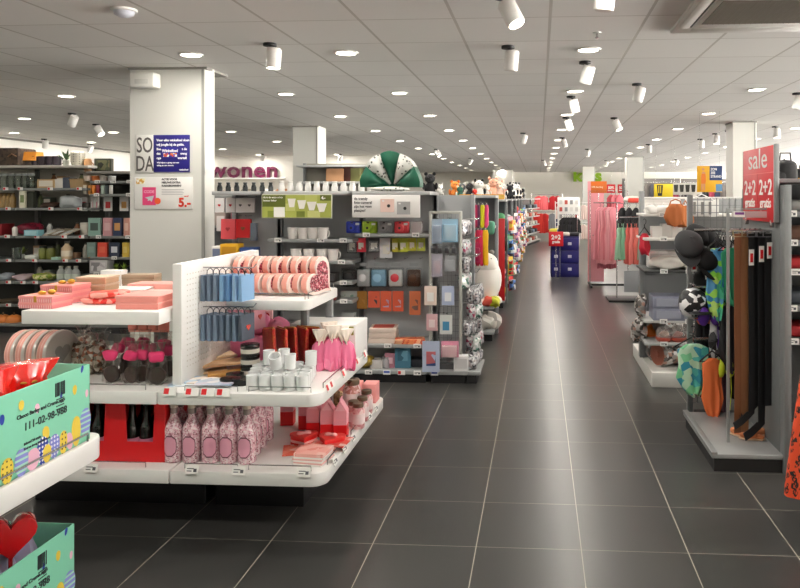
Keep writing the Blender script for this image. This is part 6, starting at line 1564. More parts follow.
# rear wall rail with coral clothes
def hung_row(xs, y, z, mats, names, L, wid, labf, grp, nm='child_blouse', cat='clothes', rz=0, fold=.015):
    for i, x in enumerate(xs):
        m = mats[i % len(mats)]
        place(dress(M(m, .8), L, wid * .8, wid, .05, fold, i % 5, False), nm, labf(i, names[i % len(mats)]), cat, (x, y, z), rz, grp)
Yb = 25.5
o = link('garment_rail', None, None, (ux(541, Yb), Yb, 0)); tag(o, 'double rail of coral and red children clothes at the end of the aisle', 'clothes rail')
for z in (1.62, 1.0): part('rail', MB().tube([(-.35, 0, z), (.75, 0, z)], .014, 8).mesh(STEEL), o)
for x_ in (-.35, .75): part('post', MB().tube([(x_, 0, 0), (x_, 0, 1.66)], .016, 8).mesh(STEEL), o)
for y_ in (0, .5): part('foot', MB().tube([(-.35 + 1.1 * (y_ > 0), -.25, .016), (-.35 + 1.1 * (y_ > 0), .25, .016)], .016, 8).mesh(STEEL), o)
xc = ux(541, Yb)
hung_row([xc - .08, xc + .1], Yb - .02, 1.58, ['#e85a5a', '#ee6a70'], ['coral', 'pink coral'], .5, .2, lambda i, n: '%s child blouse on the upper far rail, %s from its outer end' % (n, ORD[i]), 'coral blouses on the far rail', rz=.1)
hung_row([xc + .42, xc + .58], Yb - .02, 1.58, ['#c01c24', '#a8141c'], ['red', 'deep red'], .5, .17, lambda i, n: '%s child blouse at the inner end of the upper far rail' % n, 'red blouses on the far rail')
hung_row([xc - .15, xc + .0, xc + .14], Yb - .02, .96, ['#c8241c', '#d03428', '#b81c18'], ['red', 'scarlet', 'dark red'], .7, .17, lambda i, n: '%s child dress on the lower far rail, %s from its outer end' % (n, ORD[i]), 'red dresses on the far rail')
hung_row([xc + .4, xc + .58], Yb - .02, .96, ['#8a8a90', '#22305a'], ['grey', 'navy'], .6, .17, lambda i, n: '%s child garment on the lower far rail' % n, 'dark garments on the far rail')
# further racks near the rear
o = link('garment_rail', None, None, (ux(575, 22), 22, 0)); tag(o, 'white framed rail with pale baby clothes near the rear pillar', 'clothes rail')
for z in (1.35, .75): part('rail', MB().tube([(-.6, 0, z), (.6, 0, z)], .014, 8).mesh(WHITE), o)
for x_ in (-.6, .6): part('post', MB().tube([(x_, 0, 0), (x_, 0, 1.4)], .016, 8).mesh(WHITE), o); part('foot', MB().tube([(x_, -.25, .015), (x_, .25, .015)], .014, 8).mesh(WHITE), o)
xq = ux(575, 22)
for r_, z in enumerate((1.3, .7)):
    hung_row([xq - .45 + .18 * i for i in range(6)], 22, z, ['#f0d8d0', '#f4ece4', '#e8b8b0', '#d8d4d0'], ['blush', 'ivory', 'rose', 'stone'], .45, .15, lambda i, n, r_=r_: '%s baby garment on the %s white rail, %s along' % (n, ('upper', 'lower')[r_], ORD[i]), 'baby clothes on the white rail', 'baby_garment')
for i, (u, Y, c, n1) in enumerate(((588, 30.5, '#c8384a', 'far'), (611, 30, '#d8242c', 'next'), (622, 30, '#d83040', 'third'))):
    x = ux(u, Y); z = vz(193, x, Y)
    s_ = sale_square(x, Y, z, .36, ('small far red square sale sign hung left of the pale pillar', 'small far red square sale sign hung beyond the pink clothes', 'small far red square sale sign hung against the grey pillar')[i], txt=('50%', 'korting'))
    part('hanging_wire', MB().cyl(.006, .36, H - z, 6).mesh(STEEL), s_)
# ================================================================== RIGHT SIDE OF THE AISLE
# pink clothes stand
Yq = 12.2
x0, x1 = ux(590, Yq), ux(622, Yq)
o = link('clothes_stand', None, None, (x0, Yq, 0)); tag(o, 'pink backed clothes stand with an orange sign, on the aisle', 'clothes stand')
ph = vz(181, x0, Yq)
part('pink_panel', MB().box(-.02, .26, .28, .31, .05, ph).mesh(M('#e8a0a8', .5), .003), o)
part('frame', MB().tube([(0, 0, .03), (0, 0, 1.62), (x1 - x0 + .1, 0, 1.62), (x1 - x0 + .1, 0, .03)], .008, 6).mesh(STEEL), o)
part('arm', MB().tube([(.05, -.1, 1.42), (.5, -.1, 1.42), (.5, .0, 1.42)], .01, 6).mesh(STEEL), o)
part('foot', MB().tube([(0, -.35, .03), (0, .35, .03)], .02, 6).mesh(BLACK), o); part('foot', MB().tube([(x1 - x0 + .1, -.35, .03), (x1 - x0 + .1, .35, .03)], .02, 6).mesh(BLACK), o)
part('base_bar', MB().tube([(0, 0, .03), (x1 - x0 + .1, 0, .03)], .018, 6).mesh(BLACK), o)
pkm = ['#d88690', '#de969c', '#d07882', '#e0a0a6']
z1 = vz(215, ux(602, Yq), Yq); 
for i in range(5):
    x = ux(600 + 3.3 * i, Yq - .1)
    place(dress(M(pkm[i % 4], .8), .9 + .06 * (i % 2), .09, .125, .045, .03, i, False, k=9), 'pink_blouse', 'pink long blouse hung at the front of the pink stand, %s from the aisle' % ORD[i], 'clothes', (x, Yq - .1, 1.36), .5, 'pink blouses')
for i in range(3):
    x = ux(611 + 4.2 * i, Yq)
    place(dress(M(('#c8505a', '#e27f8a', '#e0727e')[i], .8), 1.12, .09, .1, .04, .012, i, False), 'pink_dress', ('dark rose', 'pink', 'warm pink')[i] + ' dress hung high on the pink stand', 'clothes', (x, Yq, 1.57), .6, 'pink dresses')
zb_ = .55
for i in range(2):
    place(dress(M(('#b86470', '#a85460')[i], .8), .5, .1, .13, .04, .012, i, False), 'rose_skirt', ('rose', 'dusky rose')[i] + ' skirt hung low on the pink stand', 'clothes', (ux(604 + 6 * i, Yq + .1), Yq + .12, .8), .5)
part('low_arm', MB().tube([(.05, .12, .86), (.5, .12, .86)], .01, 6).mesh(STEEL), o)
zo = vz(193, x0, Yq - .05)
s_ = link('orange_sign', None, None, (ux(599, Yq - .05), Yq + .05, zo)); tag(s_, 'orange sign board above the pink clothes stand', 'sign')
part('board', MB().box(-.13, .14, -.006, .006, 0, .2).mesh(M('#d86a1c', .5), .002), s_); part('lettering', text_mesh('50% korting', .04, M('#f4d8b8', .5), .001, 'LEFT', .001), s_, (-.12, -.0075, .09)); part('post', MB().cyl(.008, -.12, .0, 6).mesh(STEEL), s_)
# green dresses stand
Yg = 10.6
xg = ux(636, Yg)
o = link('clothes_stand', None, None, (xg, Yg, 0)); tag(o, 'black clothes stand with green and red dresses, next to the pink stand', 'clothes stand')
part('frame', MB().tube([(-.28, 0, .03), (-.28, 0, 1.42), (.3, 0, 1.42), (.3, 0, .03)], .009, 6).mesh(STEEL), o)
part('base', MB().box(-.42, .34, -.26, .26, .0, .03).mesh(BLACK, .004), o)
part('arm', MB().tube([(-.26, -.16, 1.22), (.28, -.16, 1.22)], .01, 6).mesh(STEEL), o)
part('grey_panel', MB().box(-.16, .3, .1, .13, .1, .42).mesh(M('#9a9da0', .5), .003), o)
for i, (u, c, n1) in enumerate(((620, '#8cb094', 'sage green'), (625, '#7aa888', 'mid green'), (629, '#c05850', 'brick red'), (633, '#d87a74', 'salmon'), (638, '#c86458', 'terracotta'), (643, '#88b898', 'mint green'), (648, '#e8e0d8', 'ivory'))):
    x = ux(u, Yg - .16)
    place(dress(M(c, .8), .56 if i < 2 or i > 4 else .62, .07, .1, .035, .02, i, True), 'summer_dress', '%s summer dress on the black stand' % n1, 'clothes', (x, Yg - .16, 1.17), .7, 'summer dresses on the black stand')
for i in range(5):
    place(dress(M(('#18181a', '#202024', '#141416', '#26262a', '#1a1a1e')[i], .8), .38, .08, .1, .04, .01, i, False), 'black_blouse', 'black blouse on the upper bar of the black stand, %s along' % ORD[i], 'clothes', (xg - .2 + .1 * i, Yg, 1.37), .6, 'black tops on the black stand')
place(folded(.16, .1, .07, M('#d84a3c', .8), 1), 'red_scarf', 'small red and white scarf bundle on the black stand', 'clothes', (ux(633, Yg), Yg - .05, 1.43))
place(softlump(.3, .2, .09, M('#e4e0d8', .7), 2), 'white_hats', 'white hats bundle on top of the black stand', 'hats', (ux(633, Yg + .1), Yg + .06, 1.435))
# black clothes further right behind
Yr = 9.2
for k, (uu, Y, nm) in enumerate(((695, 9.4, 'behind the storage baskets'), (725, 8.4, 'behind the swimwear'), (700, 12.5, 'under the yellow swimwear poster'))):
    xk = ux(uu, Y)
    o = link('garment_rail', None, None, (xk, Y, 0)); tag(o, 'grey garment rail of dark clothes %s' % nm, 'clothes rail')
    part('rail', MB().tube([(-.5, 0, .02), (-.5, 0, 1.45), (.5, 0, 1.45), (.5, 0, .02)], .014, 6).mesh(GREY), o)
    for x_ in (-.5, .5): part('foot', MB().tube([(x_, -.25, .02), (x_, .25, .02)], .016, 6).mesh(GREY), o)
    for i in range(8):
        c = ('#17171a', '#26262c', '#1a1c22', '#b02838', '#e8e6e2', '#141416', '#3a3a40', '#1e1e22')[(i * 3 + k) % 8]
        n1 = {'#17171a': 'black', '#26262c': 'charcoal', '#1a1c22': 'ink black', '#b02838': 'red', '#e8e6e2': 'white', '#141416': 'jet black', '#3a3a40': 'dark grey', '#1e1e22': 'soft black'}[c]
        place(dress(M(c, .8), .75, .09, .12, .045, .012, i % 5, False), 'dark_garment', '%s garment on the rail %s' % (n1, nm), 'clothes', (xk - .42 + .12 * i, Y, 1.41), .8, 'dark garments on the rail %s' % nm)

# ------------------------------------------------------------------ storage unit with white plinth
Ys = 5.72
sx0 = ux(652, Ys)
Wd, Dd = 1.0, 1.15
o = link('storage_unit', None, None, (sx0, Ys, 0)); tag(o, 'open storage unit on a white plinth with boxes, tins and baskets, along the aisle', 'shelving')
part('plinth', MB().box(0, Wd, 0, Dd, 0, .115).mesh(M('#dcdad4', .4), .004), o)
zs_ = lambda v: vz(v, sx0 + .2, Ys + .1)
for z, d0, m in ((zs_(342), .04, LGREY), (zs_(320), .06, M('#c9c9c6', .4)), (zs_(270), .04, M('#3b3c3c', .5)), (zs_(238), .06, M('#dedcd6', .5)), (zs_(214), .1, M('#dedcd6', .5))):
    s_ = part('shelf', MB().box(-.05, Wd, d0, .55, z - .02, z).mesh(m, .003), o)
    for x_ in (.1, .3, .5): link('price_ticket', TICKET, s_, (x_, d0 - .001, z - .004))
part('back_panel', MB().box(0, Wd, .56, .6, .115, 1.5).mesh(M('#8d8f90', .5)), o)
for x_ in (0, Wd): part('upright', MB().box(x_ - .02, x_ + .02, .54, .62, .115, 1.56).mesh(GREY, .003), o)
part('top_rail', MB().tube([(-.03, .2, 1.5), (Wd, .2, 1.5)], .008, 6).mesh(WHITE), o)
SS = lambda u, z, dy: (ux(u, Ys + dy), Ys + dy, z)
silver = cells(['#b8b4b0', '#7a7672', '#d8d4d0', '#5a5652', '#c8a090', '#e8e6e4'], 34, .3, .45)
roseg = M('#b87460', .35, .5)
place(foiltin(.1, .3, silver, roseg, 1), 'foil_roll', 'silver foil roll with a rose ring end, lying on the white plinth', 'roll', SS(672, .116, .3), .5)
place(foiltin(.13, .34, silver, M('#9a9692', .4, .4), 2), 'foil_roll', 'larger silver foil roll lying behind the rose ended one', 'roll', SS(672, .30, .42), .35)
place(softlump(.3, .3, .2, silver, 12, .2), 'foil_bundle', 'crumpled silver foil bundle under the larger roll', 'bundle', SS(664, .116, .5))
place(softlump(.12, .1, .13, M('#c86a28', .5), 4, .25), 'orange_bag', 'small orange bag at the aisle side of the foil rolls', 'bag', SS(649, .30, .35), .3)
place(softlump(.1, .1, .09, M('#b8583c', .6), 7, .2), 'rust_bag', 'small rust bag beside the rose ended roll', 'bag', SS(690, .116, .2))
z = zs_(342)
for i, u in enumerate((664, 678, 692)):
    place([('dish', MB().lathe([(.055, 0), (.07, .02), (.068, .035), (.05, .03), (.001, .01)], 22).mesh(M('#b4503e', .35), smooth=60), None), ('glass_dome', MB().lathe([(.06, .034), (.064, .07), (.05, .11), (.02, .13), (.001, .132)], 20).mesh(clear('#f0e8e4', .3), smooth=60), None), ('contents', MB().blob(0, 0, .055, .04, .04, .025, .15, i).mesh(M(('#c8a088', '#b86858', '#c8705c')[i], .4, .3), smooth=60), None)], 'rust_dish', 'rust coloured dish with a clear dome, %s from the aisle' % ORD[i], 'dish', SS(u, z, .14), 0, 'rust dishes with clear domes')
z = zs_(320)
for i in range(2):
    for j in range(2):
        place(carton(.24, .24, .095, M('#8d90a2', .4), M('#a4a7b6', .4)), 'grey_storage_box', 'lilac grey storage box, %s %s' % (('lower', 'upper')[j], ('nearest the aisle', 'away from the aisle')[i]), 'box', SS(666 + 27 * i, z + .097 * j, .18), 0, 'lilac grey storage boxes')
for i in range(3):
    place(softlump(.1, .12, .16, silver, 50 + i, .25), 'foil_packet', 'silver packet hanging over the aisle edge of the storage unit, %s down' % ORD[i], 'packet', (sx0 - .06, Ys + .2 + .08 * i, zs_((318, 342, 366)[i]) if i < 2 else .3), i, 'silver packets at the storage unit edge')
z = zs_(270)
place(softlump(.34, .25, .1, M('#cfcac2', .6), 5), 'white_cloth', 'pale folded cloth on the black shelf of the storage unit', 'cloth', SS(672, z, .2))
place(softlump(.2, .2, .08, M('#d8d4cc', .6), 6), 'white_cloth', 'small ivory cloth toward the caps on the black shelf', 'cloth', SS(692, z, .16))
for i in range(3): place(carton(.09, .16, .14, M(('#dcdad6', '#e6e4e0', '#cfccc6')[i], .5), M('#c0bdb8', .5)), 'white_carton', 'white carton on the black shelf, %s from the aisle' % ORD[i], 'carton', SS(653 + 9 * i, z, .34), 0, 'white cartons on the black shelf')
z = zs_(238)
for i, u in enumerate((656, 666, 676, 688)): place(carton(.08, .12, .09 + .02 * (i % 2), M(('#e4e2de', '#d0cdc8', '#ece9e4', '#b8b4ae')[i], .5)), 'pale_carton', ('white', 'stone', 'ivory', 'greige')[i] + ' carton on the upper shelf of the storage unit', 'carton', SS(u, z, .2), 0)
place(swimtop(M('#d02038', .6), .12, .14), 'red_garment', 'small red garment hung at the aisle end of the storage unit', 'clothes', (sx0 - .03, Ys + .2, 1.28), .6)
place([('bag', MB().garment([(-.05, .05), (-.1, .1), (-.2, .13), (-.29, .09)], .07, .01, 4, 28, 2).mesh(M('#a85a24', .7), smooth=80), None), ('handle', MB().tube([(-.07, 0, -.08), (-.05, 0, -.02), (0, 0, 0), (.05, 0, -.02), (.07, 0, -.08)], .007, 6).mesh(M('#a85a24', .7)), None)], 'furry_bag', 'rust brown furry handbag hanging from the top of the storage unit', 'bag', (ux(676, Ys), Ys + .02, 1.49), 0, None, 0, 0, .72)
place([('bag', MB().garment([(-.05, .05), (-.1, .08), (-.2, .1), (-.26, .07)], .06, .01, 4, 28, 5).mesh(M('#bc6a30', .7), smooth=80), None), ('handle', MB().tube([(-.05, 0, -.08), (0, 0, 0), (.05, 0, -.08)], .007, 6).mesh(M('#bc6a30', .7)), None)], 'furry_bag', 'smaller tan furry handbag right beside the rust brown one', 'bag', (ux(686, Ys), Ys + .03, 1.48), .4, None, 0, 0, .8)
place([('tray', MB().box(-.12, .12, -.06, .06, -.14, -.13).box(-.12, .12, -.062, -.056, -.14, -.02).box(-.12, -.114, -.06, .06, -.14, 0).box(.114, .12, -.06, .06, -.14, 0).mesh(M('#e8e6e2', .5), .001), None), ('slats', MB().box(-.08, -.06, -.066, -.06, -.13, -.03).box(-.02, .0, -.066, -.06, -.13, -.03).box(.04, .06, -.066, -.06, -.13, -.03).mesh(M('#8a8884', .5)), None), ('wire', MB().tube([(-.1, 0, -.02), (0, 0, .03), (.1, 0, -.02)], .004, 5).mesh(WHITE), None)], 'hanging_basket', 'white slatted hanging basket at the top of the storage unit', 'basket', (ux(702, Ys + .05), Ys + .06, 1.5))
for i in range(5): place(softlump(.12, .12, .07, M('#f0eeea', .6), i, .2), 'white_pouch', 'white pouch on the top shelf of the storage unit, %s from the aisle' % ORD[i], 'pouch', SS(652 + 7.5 * i, zs_(214), .2), 0, 'white pouches on the top shelf')
for i in range(4): place(hangcard(.09, .13, .02, M('#f2f0ec', .5), M('#e8e6e2', .4)), 'white_pack', 'white pack on the top rail of the storage unit, %s from the aisle' % ORD[i], 'packet', (sx0 + .01 + .07 * i, Ys + .19, 1.49), .3, 'white packs on the top rail')
# low white disc base further along the aisle
o = link('round_plinth', None, None, (ux(647, 7.6), 7.6, 0)); tag(o, 'round white plinth on the floor beyond the storage unit', 'plinth')
part('disc', MB().cyl(.17, .03, .11, 30).mesh(M('#e2e0da', .4), .004), o); part('foot', MB().cyl(.13, 0, .03, 24).mesh(BLACK), o)
place(softlump(.18, .15, .14, M('#7a3a2c', .6), 3, .25), 'brown_bag', 'brown bag standing on the round white plinth', 'bag', (ux(650, 7.6), 7.6, .11))
# tall white mannequin-less stand behind
o = link('white_column_stand', None, None, (ux(667, 8.2), 8.2, 0)); tag(o, 'slim white display column behind the furry bags', 'display stand')
part('column', MB().cbox(0, 0, 0, .2, .15, 1.44).mesh(M('#eceae4', .5), .006), o); part('cap', MB().cbox(0, 0, 1.44, .24, .19, .02).mesh(WHITE, .004), o)

# ------------------------------------------------------------------ swimwear and caps rack
Yw = 4.86
o = link('swimwear_rack', None, None, (ux(735, Yw), Yw, 0)); tag(o, 'grey wire rack of colourful swimwear behind the belts', 'clothes rack')
bx = ux(735, Yw)
wx0, wx1 = ux(690, Yw) - bx, ux(785, Yw) - bx
part('rail', MB().tube([(wx0, -.12, 1.29), (wx1, -.12, 1.29)], .009, 6).mesh(STEEL), o)
part('rail', MB().tube([(wx0, -.12, .92), (wx1, -.12, .92)], .009, 6).mesh(STEEL), o)
part('rail', MB().tube([(wx0, -.12, .58), (wx1, -.12, .58)], .009, 6).mesh(STEEL), o)
gm = MB()
for k in range(15): gm.tube([(wx0 + .03 + (wx1 - wx0 - .03) * k / 14, .1, .1), (wx0 + .03 + (wx1 - wx0 - .03) * k / 14, .1, 1.5)], .003, 4)
for k in range(29): gm.tube([(wx0 + .03, .103, .1 + .05 * k), (wx1, .103, .1 + .05 * k)], .003, 4)
part('wire_grid', gm.mesh(M('#7f8284', .35, .6)), o)
for x_ in (wx0 + .02, wx1):
    part('post', MB().box(x_ - .018, x_ + .018, .085, .12, 0, 1.52).mesh(GREY, .003), o)
    part('arm', MB().tube([(x_, .1, 1.29), (x_, -.12, 1.29)], .009, 6).mesh(STEEL), o); part('arm', MB().tube([(x_, .1, .92), (x_, -.12, .92)], .009, 6).mesh(STEEL), o); part('arm', MB().tube([(x_, .1, .58), (x_, -.12, .58)], .009, 6).mesh(STEEL), o)
part('deck', MB().box(wx0 + .05, wx1, -.05, .12, .0, .05).mesh(BLACK, .003), o)
grn = cells(['#8fe04a', '#5ac8a0', '#a8e860', '#3a8ac0', '#c8f080', '#5aa0d0'], 22, .6)
trop = cells(['#e86a3c', '#f0a060', '#3a9a70', '#e8e0d0', '#c84a6a'], 36, .6)
def swim(u, z, pr, nm, label, dy=-.12, rz=.5): 
    x = ux(u, Yw + dy); return place(pr, nm, label, 'swimwear', (x, Yw + dy, z - .045), rz)
swim(716, 1.29, swimtop(grn, .17, .44, .3, 1), 'swimsuit', 'lime and turquoise swimsuit in the top row of the swimwear rack', -.16, .3)
swim(724, 1.29, swimtop(trop, .15, .46, .3, 2), 'swimsuit', 'tropical orange print swimsuit in the top row', -.1, .7)
swim(730, 1.29, swimtop(M('#2f9a70', .6), .18, .34, .3, 3), 'swimsuit', 'emerald green swimsuit in the top row beside the belts', -.14, .4)
swim(721, 1.29, swimtop(M('#5a86b8', .6), .15, .5, .3, 4), 'swimsuit', 'soft blue swimsuit behind the tropical one', -.06, .6)
swim(741, 1.29, swimtop(M('#f0eeea', .6), .15, .42, .3, 5), 'swimsuit', 'white swimsuit partly behind the brown belts', -.08, .6)
for i, u in enumerate((748, 756, 764, 772)): swim(u, 1.29, swimtop(M(('#c8d84a', '#1c1c20', '#d8c83a', '#22262c')[i], .6), .16, .5, .3, i), 'swimsuit', ('lime yellow', 'black', 'mustard', 'ink')[i] + ' swimsuit in the top row behind the belts', -.06, .5)
swim(709, .92, bikini(M('#5a2a9a', .5), .2, 1), 'bikini', 'purple and orange bikini in the middle row', -.16, .3)
swim(719, .92, swimtop(cells(['#1a1a1c', '#e8e8ea', '#48484c', '#c8c8cc'], 16, .5), .18, .36, .3, 6), 'swimsuit', 'black and silver patterned swimsuit in the middle row', -.1, .5)
swim(728, .92, swimtop(M('#202024', .5), .17, .4, .3, 2), 'swimsuit', 'plain black swimsuit in the middle row', -.14, .5)
swim(704, .92, bikini(M('#e07a3a', .5), .16, 2), 'bikini', 'orange striped bikini in the middle row', -.1, .4)
for i, u in enumerate((748, 757, 766, 775)): swim(u, .92, swimtop(M(('#b81c34', '#1a1a1e', '#4a5a8a', '#202026')[i], .6), .16, .36, .3, i), 'swimsuit', ('cherry red', 'black', 'denim blue', 'dark')[i] + ' swimsuit in the middle row behind the belts', -.06, .5)
swim(693, .66, swimtop(cells(['#5ac8c0', '#8ae0a8', '#3aa0b8', '#c8f0d0'], 22, .6), .27, .3, .3, 7), 'swimsuit', 'large turquoise checked swimsuit hanging low toward the aisle', -.12, .3)
swim(712, .58, swimtop(M('#e8743c', .6), .17, .36, .3, 8), 'swimsuit', 'bright orange swimsuit hanging low', -.18, .3)
swim(724, .58, bikini(M('#d8e83a', .5), .16, 3), 'bikini', 'neon yellow bikini hanging low', -.14, .3)
swim(718, .58, swimtop(M('#6a4a5a', .6), .15, .4, .3, 9), 'swimsuit', 'mauve swimsuit hanging low behind the orange one', -.06, .4)
for i, u in enumerate((745, 754, 763)): swim(u, .58, swimtop(M(('#e03a2a', '#181a1e', '#b8c4d0')[i], .6), .15, .3, .3, i), 'swimsuit', ('tomato red', 'black', 'pale blue')[i] + ' swimsuit in the low row behind the belts', -.06, .5)
for r_, (z_, us_) in enumerate(((1.29, (703, 708, 713, 719, 726, 733, 740, 747)), (.92, (700, 706, 713, 722, 731, 740)), (.58, (703, 709, 716, 722, 729, 738)))):
    for i, u in enumerate(us_):
        k = (i + r_) % 4
        swim(u, z_, swimtop(M(('#161618', '#1e1e22', '#26262c', '#101012')[k], .6), .13, (.36, .3, .26)[r_], .3, i), 'swimsuit', '%s swimsuit behind the %s swimwear row, %s from the aisle' % (('black', 'soft black', 'charcoal', 'jet black')[k], ('top', 'middle', 'low')[r_], ORD[i]), .0, 1.0)
for x_, z_ in ((.02, 1.29), (.02, .92), (.02, .58)): part('rear_rail', MB().tube([(wx0, 0, z_ + .002), (wx1, 0, z_ + .002)], .007, 6).mesh(STEEL), o)
# caps hanging at the aisle end of the rack
cpm = M('#1d1d1f', .75)
xk = ux(693, Yw)
part('cap_arm', MB().tube([(wx0, 0, 1.2), (ux(684, Yw) - bx, 0, 1.2)], .009, 6).mesh(STEEL), o)
part('cap_arm', MB().tube([(wx0, 0, .88), (ux(688, Yw) - bx, 0, .88)], .009, 6).mesh(STEEL), o)
for i, (u, v, dy, a) in enumerate(((687, 248, -.16, .1), (694, 240, -.02, .5), (704, 244, .0, 1.0), (701, 262, -.12, .7))):
    x = ux(u, Yw + dy); z = vz(v, x, Yw + dy)
    place(capmesh(M(('#3a3b3d', '#17171a', '#1d1d20', '#141416')[i], .8), .092 if i == 0 else .085), 'baseball_hat', ('dark grey cap at the front of the hanging caps', 'black cap behind the dark grey one', 'black cap nearest the swimwear', 'black cap hanging lowest of the caps')[i], 'cap', (x, Yw + dy, z), a, None, .9)
for i, (u, v, dy) in enumerate(((694, 262, -.2), (708, 270, -.14))):
    x = ux(u, Yw + dy); place(hangcard(.04, .06, .003, PAPER, None, RED, .1), 'price_tag', 'white and red price tag hanging from the caps, %s' % ('nearer the aisle', 'nearer the swimwear')[i], 'tag', (x, Yw + dy, vz(v, x, Yw + dy)), .3)
x = ux(690, Yw); place([('cap', MB().blob(0, 0, 0, .1, .1, .1, .05, 2, 20, 12).mesh(cells(['#111114', '#e8e8ea', '#2a2a2e', '#f4f4f4'], 26, .5), smooth=80), None), ('brim', MB().blob(0, -.09, -.05, .08, .06, .012, 0, 0).mesh(BLACK, smooth=70), None)], 'patterned_hat', 'black and white patterned round hat below the caps', 'hat', (x, Yw - .1, vz(301, x, Yw)), .3)
part('hat_arm', MB().tube([(wx0, -.02, .78), (x - bx, -.08, .78)], .008, 6).mesh(STEEL), o)
for i, (u, v) in enumerate(((700, 285), (709, 298), (716, 287))):
    xx = ux(u, Yw); place(softlump(.1, .08, .16, M(('#141416', '#e6e6e8', '#1c1c20')[i], .7), i, .3), 'small_garment', ('black', 'white', 'dark')[i] + ' small garment bunched below the caps', 'clothes', (xx, Yw - .02, vz(v + 10, xx, Yw)), i)

# ------------------------------------------------------------------ belt stand
Yt = 3.97
tx0 = ux(712, Yt)
o = link('belt_stand', None, None, (tx0, Yt, 0)); tag(o, 'grey belt stand with a low platform and a row of hanging belts', 'display stand')
tw = ux(787, Yt) - tx0
part('platform', MB().box(0, tw, 0, .78, .075, .1).mesh(M('#9a9c9c', .4, .25), .004), o)
part('platform_kick', MB().box(.015, tw, .015, .77, 0, .075).mesh(M('#1a1a1b', .5)), o)
part('platform_edge', MB().box(-.004, .03, -.004, .78, .098, .112).mesh(M('#8b8d8d', .4, .3), .003), o)
part('end_post', MB().box(tw - .02, tw + .018, -.02, .06, 0, vz(185, 1.4, Yt)).mesh(M('#7d8081', .45, .2), .004), o)
part('end_panel', MB().box(tw - .022, tw + .022, .05, .78, 0, vz(187, 1.4, Yt)).mesh(M('#6c6f70', .5), .003), o)
fx0 = ux(728, Yt + .2) - tx0
zt1 = vz(209, 1.2, Yt + .2)
part('sign_frame', MB().tube([(fx0, .2, .1), (fx0, .2, zt1), (tw - .02, .2, zt1)], .011, 4).mesh(M('#9da0a0', .35, .5)), o)
zb1 = vz(231, 1.2, Yt + .25)
part('belt_bar', MB().tube([(fx0, .2, zb1), (tw - .03, .2, zb1)], .009, 6).mesh(STEEL), o)
part('belt_bar', MB().tube([(fx0, .34, zb1), (tw - .03, .34, zb1)], .009, 6).mesh(STEEL), o)
for k in range(2):
    rl = part('ticket_rail', MB().box(fx0 + .02, tw - .03, .185, .2, zt1 - .05 + .0, zt1 - .012).mesh(clear('#d8dadc', .45), .002), o) if k == 0 else rl
    link('price_ticket', MB().box(-.03, .03, -.003, 0, -.016, .016).box(-.026, .026, -.0036, -.003, -.002, .012, 1).mesh([PAPER, M('#7a3a8a', .5)], 0), rl, (fx0 + .06 + k * .22, .184, zt1 - .03))
brn = M('#7a4a2a', .5); brn2 = M('#8d6240', .5); blk = M('#18181a', .45)
bk = M('#a89878', .3, .8)
tagm = hangcard(.035, .09, .002, PAPER, None, RED, .1)
bl = [(737, brn, 1.16, .04, 'dark brown', 0, .2, 1), (744, brn2, 1.14, .05, 'tan brown', 0, .22, 1), (751, blk, 1.02, .032, 'first black', 1, .2, 0), (756, blk, 1.0, .03, 'second black', 1, .3, 0), (761, blk, 1.08, .036, 'third black', 1, .2, 0), (765, blk, .94, .045, 'fourth black', 0, .32, 0), (769, blk, .98, .05, 'fifth black', 0, .2, 0), (773, blk, 1.0, .045, 'sixth black', 0, .28, 0), (777, blk, .92, .04, 'seventh black', 0, .2, 0), (781, blk, .95, .04, 'last black', 0, .3, 0)]
for i, (u, m, L, w_, n1, curl, dy, q) in enumerate(bl):
    x = ux(u, Yt + dy); L = min(L, zb1 - .17)
    place(belt(L, w_ * (1 if q else 1.25), m, bk if q else M('#88888c', .3, .8), curl), 'belt', '%s leather belt hanging from the belt stand, counted from the aisle' % n1, 'belt', (x, Yt + dy - .012, zb1 + .008), .25 if q else .35, 'hanging belts')
    if i > 1 and i % 2 == 0:
        place(tagm, 'price_tag', 'white and red price tag on the %s belt' % n1, 'tag', (x - .012, Yt + dy - .05, zb1 - .06 - .02 * (i % 3)), .4)
for i in range(8):
    x = ux(740 + 5 * i, Yt + .34)
    place([('hook', MB().tube([(0, 0, 0), (.012, 0, .012), (0, 0, .03), (-.012, 0, .02)], .004, 5).mesh(BLACK), None), ('clip', MB().cbox(0, 0, -.05, .045, .02, .05).mesh(M(('#141416', '#2a2a2c')[i % 2], .4), .004), None)], 'belt_hanger', 'black plastic belt hanger on the rear bar, %s from the aisle' % ORD[i], 'hanger', (x, Yt + .34, zb1 - .02), .8, 'belt hangers on the rear bar')
for i, (u, dy) in enumerate(((742, .3), (752, .25), (760, .32))):
    place(shoe(M(('#d08050', '#c87848', '#dc9060')[i], .5), M('#c8a888', .5)), 'sandal', 'coral sandal on the platform under the belts, %s from the aisle' % ORD[i], 'shoe', (ux(u, Yt + dy), Yt + dy, .1), .9 + .5 * i, 'coral sandals under the belts', s=.6)
place([('bottle', MB().lathe([(.03, 0), (.034, .02), (.034, .16), (.015, .22), (.012, .26), (.001, .262)], 18).mesh(clear('#e8ecec', .5), smooth=60), None), ('cap', MB().cyl(.014, .255, .285, 12).mesh(PAPER, .001), None)], 'clear_bottle', 'clear spray bottle standing behind the black belts', 'bottle', (ux(764, 4.5), 4.5, .1))
